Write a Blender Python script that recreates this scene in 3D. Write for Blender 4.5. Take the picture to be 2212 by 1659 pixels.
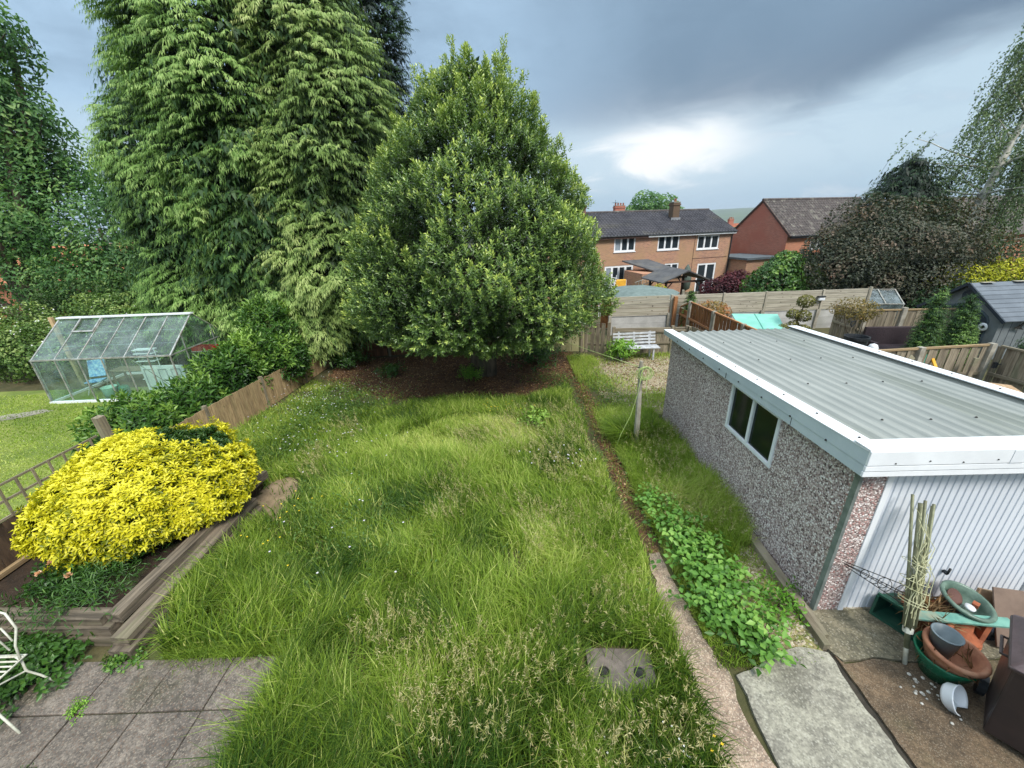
import bpy, math, random
import numpy as np
from mathutils import Vector, Matrix
random.seed(7); RNG = np.random.default_rng(11)
SC = bpy.context.scene
for _o in list(bpy.data.objects): bpy.data.objects.remove(_o)
COL = SC.collection
rad = math.radians
# ------------------------------------------------------------------ camera
cam_d = bpy.data.cameras.new('camera'); cam_d.sensor_width = 36.0; cam_d.lens = 850 / 2212 * 36.0
cam_d.clip_start = 0.05; cam_d.clip_end = 9000
cam = bpy.data.objects.new('camera', cam_d); COL.objects.link(cam)
PITCH, ROLL, CAM_H = rad(22.0), rad(-2.0), 4.5
_f = Vector((0, math.cos(PITCH), -math.sin(PITCH))); _u0 = Vector((0, math.sin(PITCH), math.cos(PITCH))); _r0 = Vector((1, 0, 0))
_r = math.cos(ROLL) * _r0 + math.sin(ROLL) * _u0; _u = -math.sin(ROLL) * _r0 + math.cos(ROLL) * _u0
cam.matrix_world = Matrix(((_r.x, _u.x, -_f.x, 0), (_r.y, _u.y, -_f.y, 0), (_r.z, _u.z, -_f.z, CAM_H), (0, 0, 0, 1)))
SC.camera = cam
# ------------------------------------------------------------------ view
SC.view_settings.view_transform = 'Standard'; SC.view_settings.look = 'None'
SC.view_settings.exposure = 1.4; SC.view_settings.gamma = 1.0; SC.view_settings.use_curve_mapping = False
SC.cycles.max_bounces = 5; SC.cycles.diffuse_bounces = 2; SC.cycles.glossy_bounces = 2
SC.cycles.transmission_bounces = 4; SC.cycles.transparent_max_bounces = 24; SC.cycles.volume_bounces = 0
SC.cycles.use_denoising = True
# ------------------------------------------------------------------ sun
SUN_EL, SUN_AZ = 50.0, 148.0          # azimuth clockwise from +Y: behind the camera, to the right
sd = bpy.data.lights.new('sun', 'SUN'); sd.energy = 1.5; sd.angle = rad(16); sd.color = (1.0, 0.96, 0.9)
sun = bpy.data.objects.new('sun', sd); COL.objects.link(sun)
_sdir = Vector((math.sin(rad(SUN_AZ)) * math.cos(rad(SUN_EL)), math.cos(rad(SUN_AZ)) * math.cos(rad(SUN_EL)), math.sin(rad(SUN_EL))))
sun.rotation_euler = _sdir.to_track_quat('Z', 'Y').to_euler(); sun.location = (0, 0, 40)
# ------------------------------------------------------------------ node helper
def lin(c):
    return c / 12.92 if c <= 0.04045 else ((c + 0.055) / 1.055) ** 2.4
def S(r, g, b): return (lin(r / 255), lin(g / 255), lin(b / 255), 1.0)
class NT:
    def __init__(s, tree): s.t = tree; s.t.nodes.clear()
    def n(s, typ, **kw):
        nd = s.t.nodes.new(typ)
        for k, v in kw.items(): setattr(nd, k, v)
        return nd
    def put(s, sock, v):
        if v is None: return
        if hasattr(v, 'is_output'): s.t.links.new(v, sock)
        elif hasattr(sock.default_value, '__len__'):
            v = tuple(v) if hasattr(v, '__len__') else (v,) * len(sock.default_value)
            sock.default_value = v[:len(sock.default_value)]
        else: sock.default_value = v
    def m(s, op, a, b=None, c=None, clamp=False):
        nd = s.n('ShaderNodeMath', operation=op, use_clamp=clamp)
        for i, v in enumerate((a, b, c)): s.put(nd.inputs[i], v)
        return nd.outputs[0]
    def v(s, op, a, b=None):
        nd = s.n('ShaderNodeVectorMath', operation=op); s.put(nd.inputs[0], a); s.put(nd.inputs[1], b)
        return nd.outputs['Value'] if op in ('DOT_PRODUCT', 'LENGTH') else nd.outputs[0]
    def mix(s, f, a, b, blend='MIX'):
        nd = s.n('ShaderNodeMix', data_type='RGBA', blend_type=blend); s.put(nd.inputs[0], f); s.put(nd.inputs[6], a); s.put(nd.inputs[7], b)
        return nd.outputs[2]
    def ss(s, x, lo, hi, a=0.0, b=1.0):
        nd = s.n('ShaderNodeMapRange', interpolation_type='SMOOTHSTEP'); s.put(nd.inputs[0], x)
        for i, v in enumerate((lo, hi, a, b)): nd.inputs[i + 1].default_value = v
        return nd.outputs[0]
    def noise(s, vec, scale, detail=5, rough=0.55, dist=0.0, out=0):
        nd = s.n('ShaderNodeTexNoise'); s.put(nd.inputs['Vector'], vec); nd.inputs['Scale'].default_value = scale
        nd.inputs['Detail'].default_value = detail; nd.inputs['Roughness'].default_value = rough; nd.inputs['Distortion'].default_value = dist
        return nd.outputs[out]
    def ramp(s, x, stops):
        nd = s.n('ShaderNodeValToRGB'); s.put(nd.inputs[0], x); e = nd.color_ramp.elements
        while len(e) < len(stops): e.new(0.5)
        for i, (p, c) in enumerate(stops): e[i].position = p; e[i].color = c
        return nd.outputs[0]
    def sep(s, vec):
        nd = s.n('ShaderNodeSeparateXYZ'); s.put(nd.inputs[0], vec); return nd.outputs
    def comb(s, x, y, z):
        nd = s.n('ShaderNodeCombineXYZ')
        for i, v in enumerate((x, y, z)): s.put(nd.inputs[i], v)
        return nd.outputs[0]
# ------------------------------------------------------------------ world: heavy cloud over a clear strip
W = bpy.data.worlds.new('World'); SC.world = W; W.use_nodes = True
q = NT(W.node_tree)
dirv = q.n('ShaderNodeTexCoord').outputs['Generated']
sx, sy, sz = q.sep(dirv)
el = q.m('ARCSINE', sz); az = q.m('ARCTAN2', sx, sy)
nA = q.m('SUBTRACT', q.noise(dirv, 2.2, 6, 0.55, 0.3), 0.5)
nB = q.m('SUBTRACT', q.noise(q.v('MULTIPLY', dirv, (1, 1, 3.0)), 6.0, 6, 0.6, 0.6), 0.5)
sky = q.n('ShaderNodeTexSky', sky_type='NISHITA', sun_disc=False)
sky.sun_elevation = rad(SUN_EL); sky.sun_rotation = rad(SUN_AZ); sky.air_density = 1.0; sky.dust_density = 2.0
skyc = q.v('MULTIPLY', sky.outputs[0], (0.085, 0.085, 0.085))
elw = q.m('ADD', el, q.m('MULTIPLY', nB, 0.05))
edge = q.m('ADD', q.m('MULTIPLY', q.ss(az, 0.55, 0.78), 0.055), 0.168)       # lower rim of the cloud deck
dd = q.m('SUBTRACT', elw, edge)
deckm = q.ss(dd, -0.03, 0.05)
deckc = q.mix(q.ss(dd, 0.0, 0.16), S(102, 123, 145), S(126, 152, 175))
deckc = q.mix(q.ss(az, 0.45, -0.25), deckc, S(176, 206, 232))
deckc = q.mix(q.m('MULTIPLY', q.ss(q.m('ADD', nA, q.m('MULTIPLY', nB, 0.4)), -0.1, 0.2), 0.5), deckc, S(110, 134, 156))
lowc = q.mix(q.ss(q.m('ADD', el, q.m('MULTIPLY', nA, 0.08)), 0.0, 0.12), S(158, 190, 214), S(188, 212, 228))
lowc = q.mix(q.m('MULTIPLY', q.ss(nB, 0.0, 0.22), 0.55), lowc, S(150, 176, 202))
lowc = q.mix(q.m('MULTIPLY', q.ss(q.m('ADD', nB, q.m('MULTIPLY', nA, -0.6)), 0.05, 0.25), 0.7), lowc, S(222, 234, 242))
c1 = q.mix(deckm, lowc, deckc)
# the bright break in the cloud, right of the bay tree
da = q.m('DIVIDE', q.m('ADD', q.m('SUBTRACT', az, 0.335), q.m('ADD', q.m('MULTIPLY', nA, 0.14), q.m('MULTIPLY', nB, 0.22))), 0.16)
de = q.m('DIVIDE', q.m('ADD', q.m('SUBTRACT', el, 0.130), q.m('MULTIPLY', nB, 0.10)), 0.050)
gg = q.m('EXPONENT', q.m('MULTIPLY', q.m('ADD', q.m('MULTIPLY', da, da), q.m('MULTIPLY', de, de)), -1.0))
hole = q.ss(q.m('ADD', gg, q.m('MULTIPLY', nB, 1.1)), 0.12, 0.80)
hole = q.m('MULTIPLY', hole, q.ss(dd, 0.05, -0.005))
c1 = q.mix(q.m('MULTIPLY', q.m('POWER', gg, 0.35), 0.5), c1, S(225, 236, 245))
c1 = q.mix(hole, c1, (1.0, 1.02, 1.03, 1))
c1 = q.mix(0.12, c1, skyc)
# upper cloud, mostly out of view, brightened towards the zenith to light the ground
c1 = q.mix(q.m('MULTIPLY', q.ss(el, 0.34, 0.9), 0.8), c1, S(172, 180, 186))      # unseen cloud greyed overhead to take blue out of the ambient light
gain = q.m('ADD', 0.44, q.m('MULTIPLY', q.ss(el, 0.36, 1.2), 1.35))
c1 = q.v('MULTIPLY', c1, q.comb(gain, gain, gain))
c1 = q.mix(q.ss(el, 0.0, -0.05), c1, S(120, 130, 120))
bg = q.n('ShaderNodeBackground'); q.put(bg.inputs[0], c1); bg.inputs[1].default_value = 1.0
q.put(q.n('ShaderNodeOutputWorld').inputs[0], bg.outputs[0])
# ------------------------------------------------------------------ materials
MATS = {}
def newmat(name):
    m = bpy.data.materials.new(name); m.use_nodes = True; MATS[name] = m
    k = NT(m.node_tree); out = k.n('ShaderNodeOutputMaterial')
    return m, k, out
def princ(k, out, col, rough=0.7, metal=0.0, spec=0.35, bump=None, bstr=0.3, bdist=0.01, **kw):
    p = k.n('ShaderNodeBsdfPrincipled'); k.put(p.inputs['Base Color'], col); k.put(p.inputs['Roughness'], rough)
    p.inputs['Metallic'].default_value = metal; p.inputs['Specular IOR Level'].default_value = spec
    for a, b in kw.items(): k.put(p.inputs[a.replace('_', ' ')], b)
    if bump is not None:
        b = k.n('ShaderNodeBump'); b.inputs['Strength'].default_value = bstr; b.inputs['Distance'].default_value = bdist
        k.put(b.inputs['Height'], bump); k.put(p.inputs['Normal'], b.outputs[0])
    k.put(out.inputs[0], p.outputs[0]); return p
def M(name, c1, c2=None, c3=None, scale=4.0, rough=0.7, metal=0.0, spec=0.35, bstr=0.25, bdist=0.01, bscale=None, rnd=0.12, coord='pos', stretch=(1, 1, 1), stain=0.5):
    """stained, grained surface: two noises of colour, value varied object by object, fine relief"""
    if name in MATS: return MATS[name]
    m, k, out = newmat(name); c2 = c2 or tuple(x * 0.7 for x in c1[:3]) + (1,)
    oi = k.n('ShaderNodeObjectInfo').outputs['Random']
    v = k.n('ShaderNodeNewGeometry').outputs['Position'] if coord == 'pos' else k.n('ShaderNodeTexCoord').outputs['Object']
    v = k.v('MULTIPLY', v, stretch)
    if coord != 'pos': v = k.v('ADD', v, k.comb(k.m('MULTIPLY', oi, 37.0), k.m('MULTIPLY', oi, 11.0), k.m('MULTIPLY', oi, 23.0)))
    f = k.noise(v, scale, 6, 0.6); col = k.mix(k.ss(f, 0.33, 0.67), c1, c2)
    if c3: col = k.mix(k.m('MULTIPLY', k.ss(k.noise(v, scale * 0.37, 4, 0.6), 0.52, 0.68), stain), col, c3)
    val = k.m('ADD', 1 - rnd, k.m('MULTIPLY', oi, 2 * rnd)); col = k.v('MULTIPLY', col, k.comb(val, val, val))
    princ(k, out, col, k.m('ADD', rough - 0.08, k.m('MULTIPLY', f, 0.16)), metal, spec, k.noise(v, bscale or scale * 4, 4, 0.6), bstr, bdist)
    return m
def leafmat(name, dark, mid, light, trans=0.28, rough=0.45, spec=0.4):
    """leaves: each carries its own age in 'tint', from old and dark to young and pale"""
    m, k, out = newmat(name)
    t = k.n('ShaderNodeAttribute', attribute_name='tint').outputs['Fac']
    col = k.ramp(t, [(0.0, dark), (0.5, mid), (1.0, light)])
    p = k.n('ShaderNodeBsdfPrincipled'); k.put(p.inputs['Base Color'], col); p.inputs['Roughness'].default_value = rough
    p.inputs['Specular IOR Level'].default_value = spec
    tr = k.n('ShaderNodeBsdfTranslucent'); k.put(tr.inputs[0], k.v('MULTIPLY', col, (1.1, 1.15, 0.7)))
    mx = k.n('ShaderNodeMixShader'); mx.inputs[0].default_value = trans
    k.put(mx.inputs[1], p.outputs[0]); k.put(mx.inputs[2], tr.outputs[0]); k.put(out.inputs[0], mx.outputs[0])
    return m
def glassmat(name, tint, refl=0.16, haze=0.1, dirt=(0.5, 0.55, 0.52, 1)):
    m, k, out = newmat(name)
    tr = k.n('ShaderNodeBsdfTransparent'); k.put(tr.inputs[0], tint)
    gl = k.n('ShaderNodeBsdfGlossy'); gl.inputs['Roughness'].default_value = 0.03; gl.inputs[0].default_value = (0.9, 0.95, 1, 1)
    df = k.n('ShaderNodeBsdfDiffuse'); k.put(df.inputs[0], dirt)
    fr = k.n('ShaderNodeFresnel'); fr.inputs[0].default_value = 1.5
    m1 = k.n('ShaderNodeMixShader'); k.put(m1.inputs[0], k.m('MULTIPLY', fr.outputs[0], k.m('SUBTRACT', 1.0, k.n('ShaderNodeNewGeometry').outputs['Backfacing']), clamp=True)); k.put(m1.inputs[1], tr.outputs[0]); k.put(m1.inputs[2], gl.outputs[0])
    ps = k.n('ShaderNodeNewGeometry').outputs['Position']
    dz = k.m('MULTIPLY', k.ss(k.noise(ps, 1.7, 6, 0.65), 0.25, 0.8), haze)
    m2 = k.n('ShaderNodeMixShader'); k.put(m2.inputs[0], dz); k.put(m2.inputs[1], m1.outputs[0]); k.put(m2.inputs[2], df.outputs[0])
    k.put(out.inputs[0], m2.outputs[0]); return m
def darkpane(name, c):
    m, k, out = newmat(name); princ(k, out, c, 0.08, 0.0, 0.22); return m
def brickmat(name, a, b, mortar, patch):
    m, k, out = newmat(name)
    x, y, z = k.sep(k.n('ShaderNodeTexCoord').outputs['Object'])
    v = k.comb(k.m('ADD', x, y), z, 0.0)
    br = k.n('ShaderNodeTexBrick'); k.put(br.inputs['Vector'], v); k.put(br.inputs['Color1'], a); k.put(br.inputs['Color2'], b); k.put(br.inputs['Mortar'], mortar)
    br.inputs['Scale'].default_value = 1.0; br.inputs['Mortar Size'].default_value = 0.009; br.inputs['Brick Width'].default_value = 0.225; br.inputs['Row Height'].default_value = 0.075; br.inputs['Bias'].default_value = -0.1
    col = k.mix(k.m('MULTIPLY', k.ss(k.noise(v, 0.45, 5, 0.6), 0.42, 0.62), 0.8), br.outputs['Color'], patch)
    princ(k, out, col, 0.85, 0, 0.2, br.outputs['Fac'], -0.4, 0.01); return m
WOODG = M('wood_grey', S(150, 138, 118), S(108, 98, 82), S(120, 124, 96), scale=3.2, coord='obj', rnd=0.2, rough=0.85)
WOODL = M('wood_pale', S(184, 176, 158), S(152, 144, 128), S(158, 156, 130), scale=3.0, coord='obj', rnd=0.1, rough=0.85)
WOODB = M('wood_brown', S(146, 96, 52), S(104, 64, 34), scale=4.0, coord='obj', rnd=0.2, rough=0.8)
WOODT = M('wood_tan', S(180, 154, 116), S(136, 114, 84), S(154, 138, 100), scale=3.4, coord='obj', rnd=0.18, rough=0.82)
WOODO = M('wood_orange', S(172, 122, 82), S(148, 98, 60), scale=3.0, coord='obj', rnd=0.1, rough=0.8)
SLEEP = M('sleeper', S(122, 110, 94), S(74, 66, 56), S(104, 102, 76), scale=3.4, coord='obj', rnd=0.18, rough=0.9, bstr=0.6)
CONCP = M('concrete_panel', S(190, 188, 184), S(166, 164, 160), S(146, 146, 134), scale=2.0, rnd=0.07, rough=0.9, bscale=30)
CONPOST = M('concrete_post', S(172, 166, 152), S(138, 132, 118), S(120, 116, 92), scale=5.0, rnd=0.08, rough=0.92, bscale=40, bstr=0.5)
WHITE = M('white_paint', S(232, 234, 236), S(220, 223, 226), scale=3, rnd=0.02, rough=0.45, bstr=0.04)
UPVC = M('white_upvc', S(236, 238, 240), S(226, 228, 230), scale=3, rnd=0.02, rough=0.35, bstr=0.02)
ALU = M('aluminium', S(186, 188, 184), S(140, 138, 128), S(150, 120, 96), scale=6, rnd=0.08, rough=0.45, metal=0.4, stain=0.35)
BARK = M('bark', S(112, 100, 84), S(62, 54, 44), S(96, 104, 74), scale=7, rough=0.95, bstr=0.9, bdist=0.03, stretch=(1, 1, 0.25))
DARKW = M('dark_twig', S(70, 56, 42), S(44, 36, 28), scale=6, rough=0.95)
TERRA = M('terracotta', S(168, 98, 66), S(132, 74, 50), S(160, 134, 112), scale=9, rough=0.8, rnd=0.08)
GREENP = M('green_plastic', S(34, 84, 66), S(26, 66, 54), S(70, 100, 84), scale=6, rough=0.5, rnd=0.05)
GLAZE = M('green_glaze', S(108, 128, 114), S(80, 102, 90), scale=8, rough=0.3, rnd=0.04)
BLACKP = M('black_plastic', S(46, 50, 54), S(34, 37, 40), scale=6, rough=0.5, rnd=0.05)
STEELD = M('dark_steel', S(44, 46, 48), S(60, 56, 50), scale=9, rough=0.5, metal=0.5)
# ------------------------------------------------------------------ object helpers
def tag(o, label=None, cat=None, group=None, kind=None):
    if label: o['label'] = label
    if cat: o['category'] = cat
    if group: o['group'] = group
    if kind: o['kind'] = kind
    return o
def thing(name, label, cat, loc=(0, 0, 0), rotz=0.0, group=None):
    o = bpy.data.objects.new(name, None); COL.objects.link(o); o.location = loc; o.rotation_euler = (0, 0, rotz); o.empty_display_size = 0.2
    return tag(o, label, cat, group)
def link(name, me, parent=None, loc=None, rot=None, scale=None):
    o = bpy.data.objects.new(name, me); COL.objects.link(o)
    if parent is not None: o.parent = parent
    if loc is not None: o.location = loc
    if rot is not None: o.rotation_euler = rot
    if scale is not None: o.scale = scale
    return o
def nrm(v):
    v = np.asarray(v, float); return v / np.maximum(np.linalg.norm(v, axis=-1, keepdims=True), 1e-9)
class MB:
    """collects boxes, tubes, sheets and turned shapes into one mesh"""
    def __init__(s): s.v = []; s.f = []
    def add(s, vs, fs):
        o = len(s.v); s.v += [tuple(map(float, p)) for p in vs]; s.f += [tuple(i + o for i in f) for f in fs]; return s
    def box(s, c, d, rz=0.0, mat=None, taper=1.0):
        hx, hy, hz = d[0] / 2, d[1] / 2, d[2] / 2; vs = []
        for z, t in ((-hz, 1.0), (hz, taper)):
            for x, y in ((-hx, -hy), (hx, -hy), (hx, hy), (-hx, hy)): vs.append(Vector((x * t, y * t, z)))
        R = mat if mat is not None else Matrix.Rotation(rz, 3, 'Z'); c = Vector(c)
        return s.add([R @ p + c for p in vs], [(3, 2, 1, 0), (4, 5, 6, 7), (0, 1, 5, 4), (1, 2, 6, 5), (2, 3, 7, 6), (3, 0, 4, 7)])
    def b2(s, lo, hi): return s.box([(a + b) / 2 for a, b in zip(lo, hi)], [b - a for a, b in zip(lo, hi)])
    def bar(s, a, b, w, h, up=(0, 0, 1)):
        a, b = Vector(a), Vector(b); d = b - a; L = d.length; d = d / L; u = Vector(up); r = d.cross(u)
        if r.length < 1e-4: r = d.cross(Vector((1, 0, 0)))
        r.normalize(); u = r.cross(d); R = Matrix((r, d, u)).transposed()
        return s.box((a + b) / 2, (w, L, h), mat=R)
    def tube(s, pts, r, n=8, caps=True):
        pts = [Vector(p) for p in pts]; rs = r if hasattr(r, '__len__') else [r] * len(pts); vs = []; fs = []; u = None
        for i, p in enumerate(pts):
            d = (pts[min(i + 1, len(pts) - 1)] - pts[max(i - 1, 0)]).normalized()
            if u is None:
                u = d.cross(Vector((0, 0, 1)))
                if u.length < 1e-3: u = d.cross(Vector((1, 0, 0)))
            u = (u - d * u.dot(d)).normalized(); w = d.cross(u)
            for k in range(n):
                a = 2 * math.pi * k / n; vs.append(p + (u * math.cos(a) + w * math.sin(a)) * rs[i])
        for i in range(len(pts) - 1):
            for k in range(n): fs.append((i * n + k, i * n + (k + 1) % n, (i + 1) * n + (k + 1) % n, (i + 1) * n + k))
        if caps: fs.append(tuple(range(n - 1, -1, -1))); fs.append(tuple((len(pts) - 1) * n + k for k in range(n)))
        return s.add(vs, fs)
    def lathe(s, prof, n=28, mat=None, loc=(0, 0, 0)):
        vs = []; fs = []; R = mat if mat is not None else Matrix.Identity(3); loc = Vector(loc)
        for r, z in prof:
            for k in range(n):
                a = 2 * math.pi * k / n; vs.append(R @ Vector((r * math.cos(a), r * math.sin(a), z)) + loc)
        for i in range(len(prof) - 1):
            for k in range(n): fs.append((i * n + k, i * n + (k + 1) % n, (i + 1) * n + (k + 1) % n, (i + 1) * n + k))
        return s.add(vs, fs)
    def prism(s, poly, axis, lo, hi):
        """poly in the two other axes, pushed along axis"""
        n = len(poly); vs = []
        for t in (lo, hi):
            for a, b in poly: vs.append({'x': (t, a, b), 'y': (a, t, b), 'z': (a, b, t)}[axis])
        return s.add(vs, [tuple(range(n)), tuple(range(2 * n - 1, n - 1, -1))] + [(i, i + n, (i + 1) % n + n, (i + 1) % n) for i in range(n)])
    def mesh(s, name, mat, smooth=False):
        me = bpy.data.meshes.new(name); me.from_pydata(s.v, [], s.f); me.materials.append(mat)
        if smooth: me.shade_smooth()
        me.update(); return me
    def build(s, name, mat, parent=None, label=None, cat=None, group=None, kind=None, loc=None, rot=None, smooth=False, bevel=0.0):
        o = link(name, s.mesh(name, mat, smooth), parent, loc, rot)
        if bevel:
            b = o.modifiers.new('edge', 'BEVEL'); b.width = bevel; b.segments = 2; b.limit_method = 'ANGLE'
        return tag(o, label, cat, group, kind)
_UC = {}
def unit(mat):
    if mat.name not in _UC: _UC[mat.name] = MB().box((0, 0, 0), (1, 1, 1)).mesh('piece', mat)
    return _UC[mat.name]
def piece(name, mat, parent, c, d, rot=(0, 0, 0)):
    """one board, slat or block: shares its mesh with every other of its material"""
    return link(name, unit(mat), parent, c, rot, d)
# ------------------------------------------------------------------ foliage helpers
def rawmesh(name, V, F, mat, tint=None):
    V = np.ascontiguousarray(V, np.float32).reshape(-1, 3); F = np.ascontiguousarray(F, np.int32); k = F.shape[1]
    me = bpy.data.meshes.new(name); me.vertices.add(len(V)); me.vertices.foreach_set('co', V.ravel())
    me.loops.add(F.size); me.loops.foreach_set('vertex_index', F.ravel()); me.polygons.add(len(F))
    me.polygons.foreach_set('loop_start', np.arange(0, F.size, k, dtype=np.int32))
    if tint is not None:
        at = me.attributes.new('tint', 'FLOAT', 'POINT'); at.data.foreach_set('value', np.ascontiguousarray(tint, np.float32))
    me.materials.append(mat); me.update(calc_edges=True); return me
class Leaves:
    """leaf-shaped faces, each two triangles folded on the midrib"""
    def __init__(s, tri=False): s.V = []; s.T = []; s.k = 3 if tri else 4      # tri: narrow needles, one triangle each
    def add(s, P, D, N, L, W, tint, fold=0.25, droop=0.15):
        P = np.asarray(P, float).reshape(-1, 3); n = len(P); D = nrm(D).reshape(-1, 3); Sd = nrm(np.cross(D, np.asarray(N, float).reshape(-1, 3))); Nn = np.cross(Sd, D)
        L = np.broadcast_to(np.asarray(L, float), (n,))[:, None]; Wd = np.broadcast_to(np.asarray(W, float), (n,))[:, None]
        mid = P + D * L * 0.48; tip = P + D * L - Nn * L * droop
        if s.k == 3:
            s.V.append(np.stack([P - Sd * Wd / 2, P + Sd * Wd / 2, tip], 1).reshape(-1, 3)); s.T.append(np.repeat(np.clip(np.broadcast_to(np.asarray(tint, float), (n,)), 0, 1), 3)); return s
        s.V.append(np.stack([P, mid + Sd * Wd / 2 + Nn * Wd * fold, tip, mid - Sd * Wd / 2 + Nn * Wd * fold], 1).reshape(-1, 3))
        s.T.append(np.repeat(np.clip(np.broadcast_to(np.asarray(tint, float), (n,)), 0, 1), 4)); return s
    def build(s, name, mat, parent=None, origin=(0, 0, 0), **kw):
        V = np.concatenate(s.V) - np.asarray(origin, float); T = np.concatenate(s.T); n = len(V) // s.k
        b = np.arange(n)[:, None] * s.k; F = b + [0, 1, 2] if s.k == 3 else np.concatenate([b + [0, 1, 2], b + [0, 2, 3]], 0)
        return tag(link(name, rawmesh(name, V, F, mat, T), parent), **kw)
def rdir(n): return nrm(RNG.normal(size=(n, 3)))
class Lump:
    """smooth random field, about -1..1, for uneven crowns and patchy turf"""
    def __init__(s, freq, k=10, seed=0):
        r = np.random.default_rng(seed); s.k = nrm(r.normal(size=(k, 3))) * freq * r.uniform(0.6, 1.7, (k, 1)); s.p = r.uniform(0, 6.28, k)
    def __call__(s, P): return np.sin(np.asarray(P, float) @ s.k.T + s.p).sum(1) / math.sqrt(len(s.p)) * 1.1
def perp(A):
    A = nrm(A); h = np.where(np.abs(A[:, 2:3]) < 0.9, [[0, 0, 1.0]], [[1.0, 0, 0]]); U = nrm(np.cross(A, h)); return U, np.cross(A, U)
def shoots(Lv, P, A, K, slen, L, W, open0=0.5, open1=1.2, tint0=0.3, tint1=0.8, jit=0.15, sj=0.25):
    """leafy shoots: K leaves round each axis A, the young ones at the tip"""
    m = len(P); U, Wv = perp(A); A = nrm(A)
    j = np.arange(K)[None, :] + 0.0; h = (j + 0.5) / K; ph = j * 2.399 + RNG.uniform(0, 6.28, (m, 1))
    h = np.broadcast_to(h, (m, K)); rdv = U[:, None] * np.cos(ph)[..., None] + Wv[:, None] * np.sin(ph)[..., None]
    sl = (slen * RNG.uniform(1 - sj, 1 + sj, m))[:, None, None] if np.isscalar(slen) else np.asarray(slen)[:, None, None]
    pos = P[:, None] + A[:, None] * (h[..., None] * sl) + rdv * 0.006
    op = (open1 + (open0 - open1) * h)[..., None]
    D = A[:, None] * np.cos(op) + rdv * np.sin(op) + RNG.normal(0, jit, (m, K, 3))
    N = A[:, None] * np.sin(op) - rdv * np.cos(op) + RNG.normal(0, jit, (m, K, 3))
    t0 = np.broadcast_to(np.asarray(tint0, float).reshape(-1, 1), (m, 1)); t1 = np.broadcast_to(np.asarray(tint1, float).reshape(-1, 1), (m, 1))
    tint = t0 + (t1 - t0) * h ** 1.6 + RNG.normal(0, 0.07, (m, K)); sz = RNG.uniform(0.75, 1.2, (m, K))
    Lv.add(pos.reshape(-1, 3), D.reshape(-1, 3), N.reshape(-1, 3), (L * sz).ravel(), (W * sz).ravel(), tint.ravel())
def sprays(Lv, P, A, K, slen, L, W, tint, droop=0.9, tipgain=0.25):
    """flat, hanging conifer sprays: leaflets on both sides of a drooping axis"""
    m = len(P); A = nrm(A); Sd = nrm(np.cross(A, [[0, 0, 1.0]]) + RNG.normal(0, 0.25, (m, 3)))
    h = (np.arange(K) + 0.5)[None, :] / K * np.ones((m, 1)); side = np.where(np.arange(K) % 2 == 0, 1.0, -1.0)[None, :, None]
    sl = (slen * RNG.uniform(0.6, 1.3, m))[:, None, None]; hh = h[..., None]
    down = np.array([0, 0, -1.0])
    pos = P[:, None] + A[:, None] * hh * sl + down * (hh ** 2) * sl * droop * 0.55 + Sd[:, None] * side * sl * RNG.uniform(0.01, 0.30, (m, K, 1)) * (1 - 0.75 * hh)
    D = A[:, None] * 0.7 + Sd[:, None] * side * (0.75 - 0.45 * hh) + down * (0.25 + droop * hh) + RNG.normal(0, 0.16, (m, K, 3))
    N = np.array([0, 0, 1.0]) + A[:, None] * 0.5 + RNG.normal(0, 0.3, (m, K, 3))
    sz = RNG.uniform(0.7, 1.25, (m, K)) * (1.1 - 0.4 * h); tt = np.broadcast_to(np.asarray(tint, float).reshape(-1, 1), (m, 1)) + tipgain * (h - 0.4) + RNG.normal(0, 0.07, (m, K))
    Lv.add(pos.reshape(-1, 3), D.reshape(-1, 3), N.reshape(-1, 3), (L * sz).ravel(), (W * sz).ravel(), tt.ravel(), fold=0.15, droop=0.35)
def cloudleaves(Lv, P, Out, L, W, tint, up=0.3, jit=0.7):
    """single leaves facing out of a crown's surface"""
    n = len(P); N = nrm(nrm(Out) * 0.8 + np.array([0, 0, up]) + RNG.normal(0, 0.35, (n, 3))); D = nrm(np.cross(N, rdir(n))) + RNG.normal(0, 0.2, (n, 3)) - np.array([0, 0, 0.25])
    sz = RNG.uniform(0.65, 1.3, n); Lv.add(P, D, N, L * sz, W * sz, tint + RNG.normal(0, 0.1, n))
def ellipsoid(n, c, r, zmin=-1.0, lump=None, amp=0.15, inner=0.25):
    """points through the outer shell of an uneven ellipsoid, with the outward direction"""
    d = rdir(int(n * 2.2 / (1 - zmin) * 1.3) + 50); d = d[d[:, 2] > zmin][:n]
    f = 1 - inner * RNG.random(len(d)) ** 2
    if lump is not None: f = f * (1 + amp * lump(d * np.asarray(r)))
    r = np.asarray(r, float); return np.asarray(c, float) + d * r * f[:, None], nrm(d / r)
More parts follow.
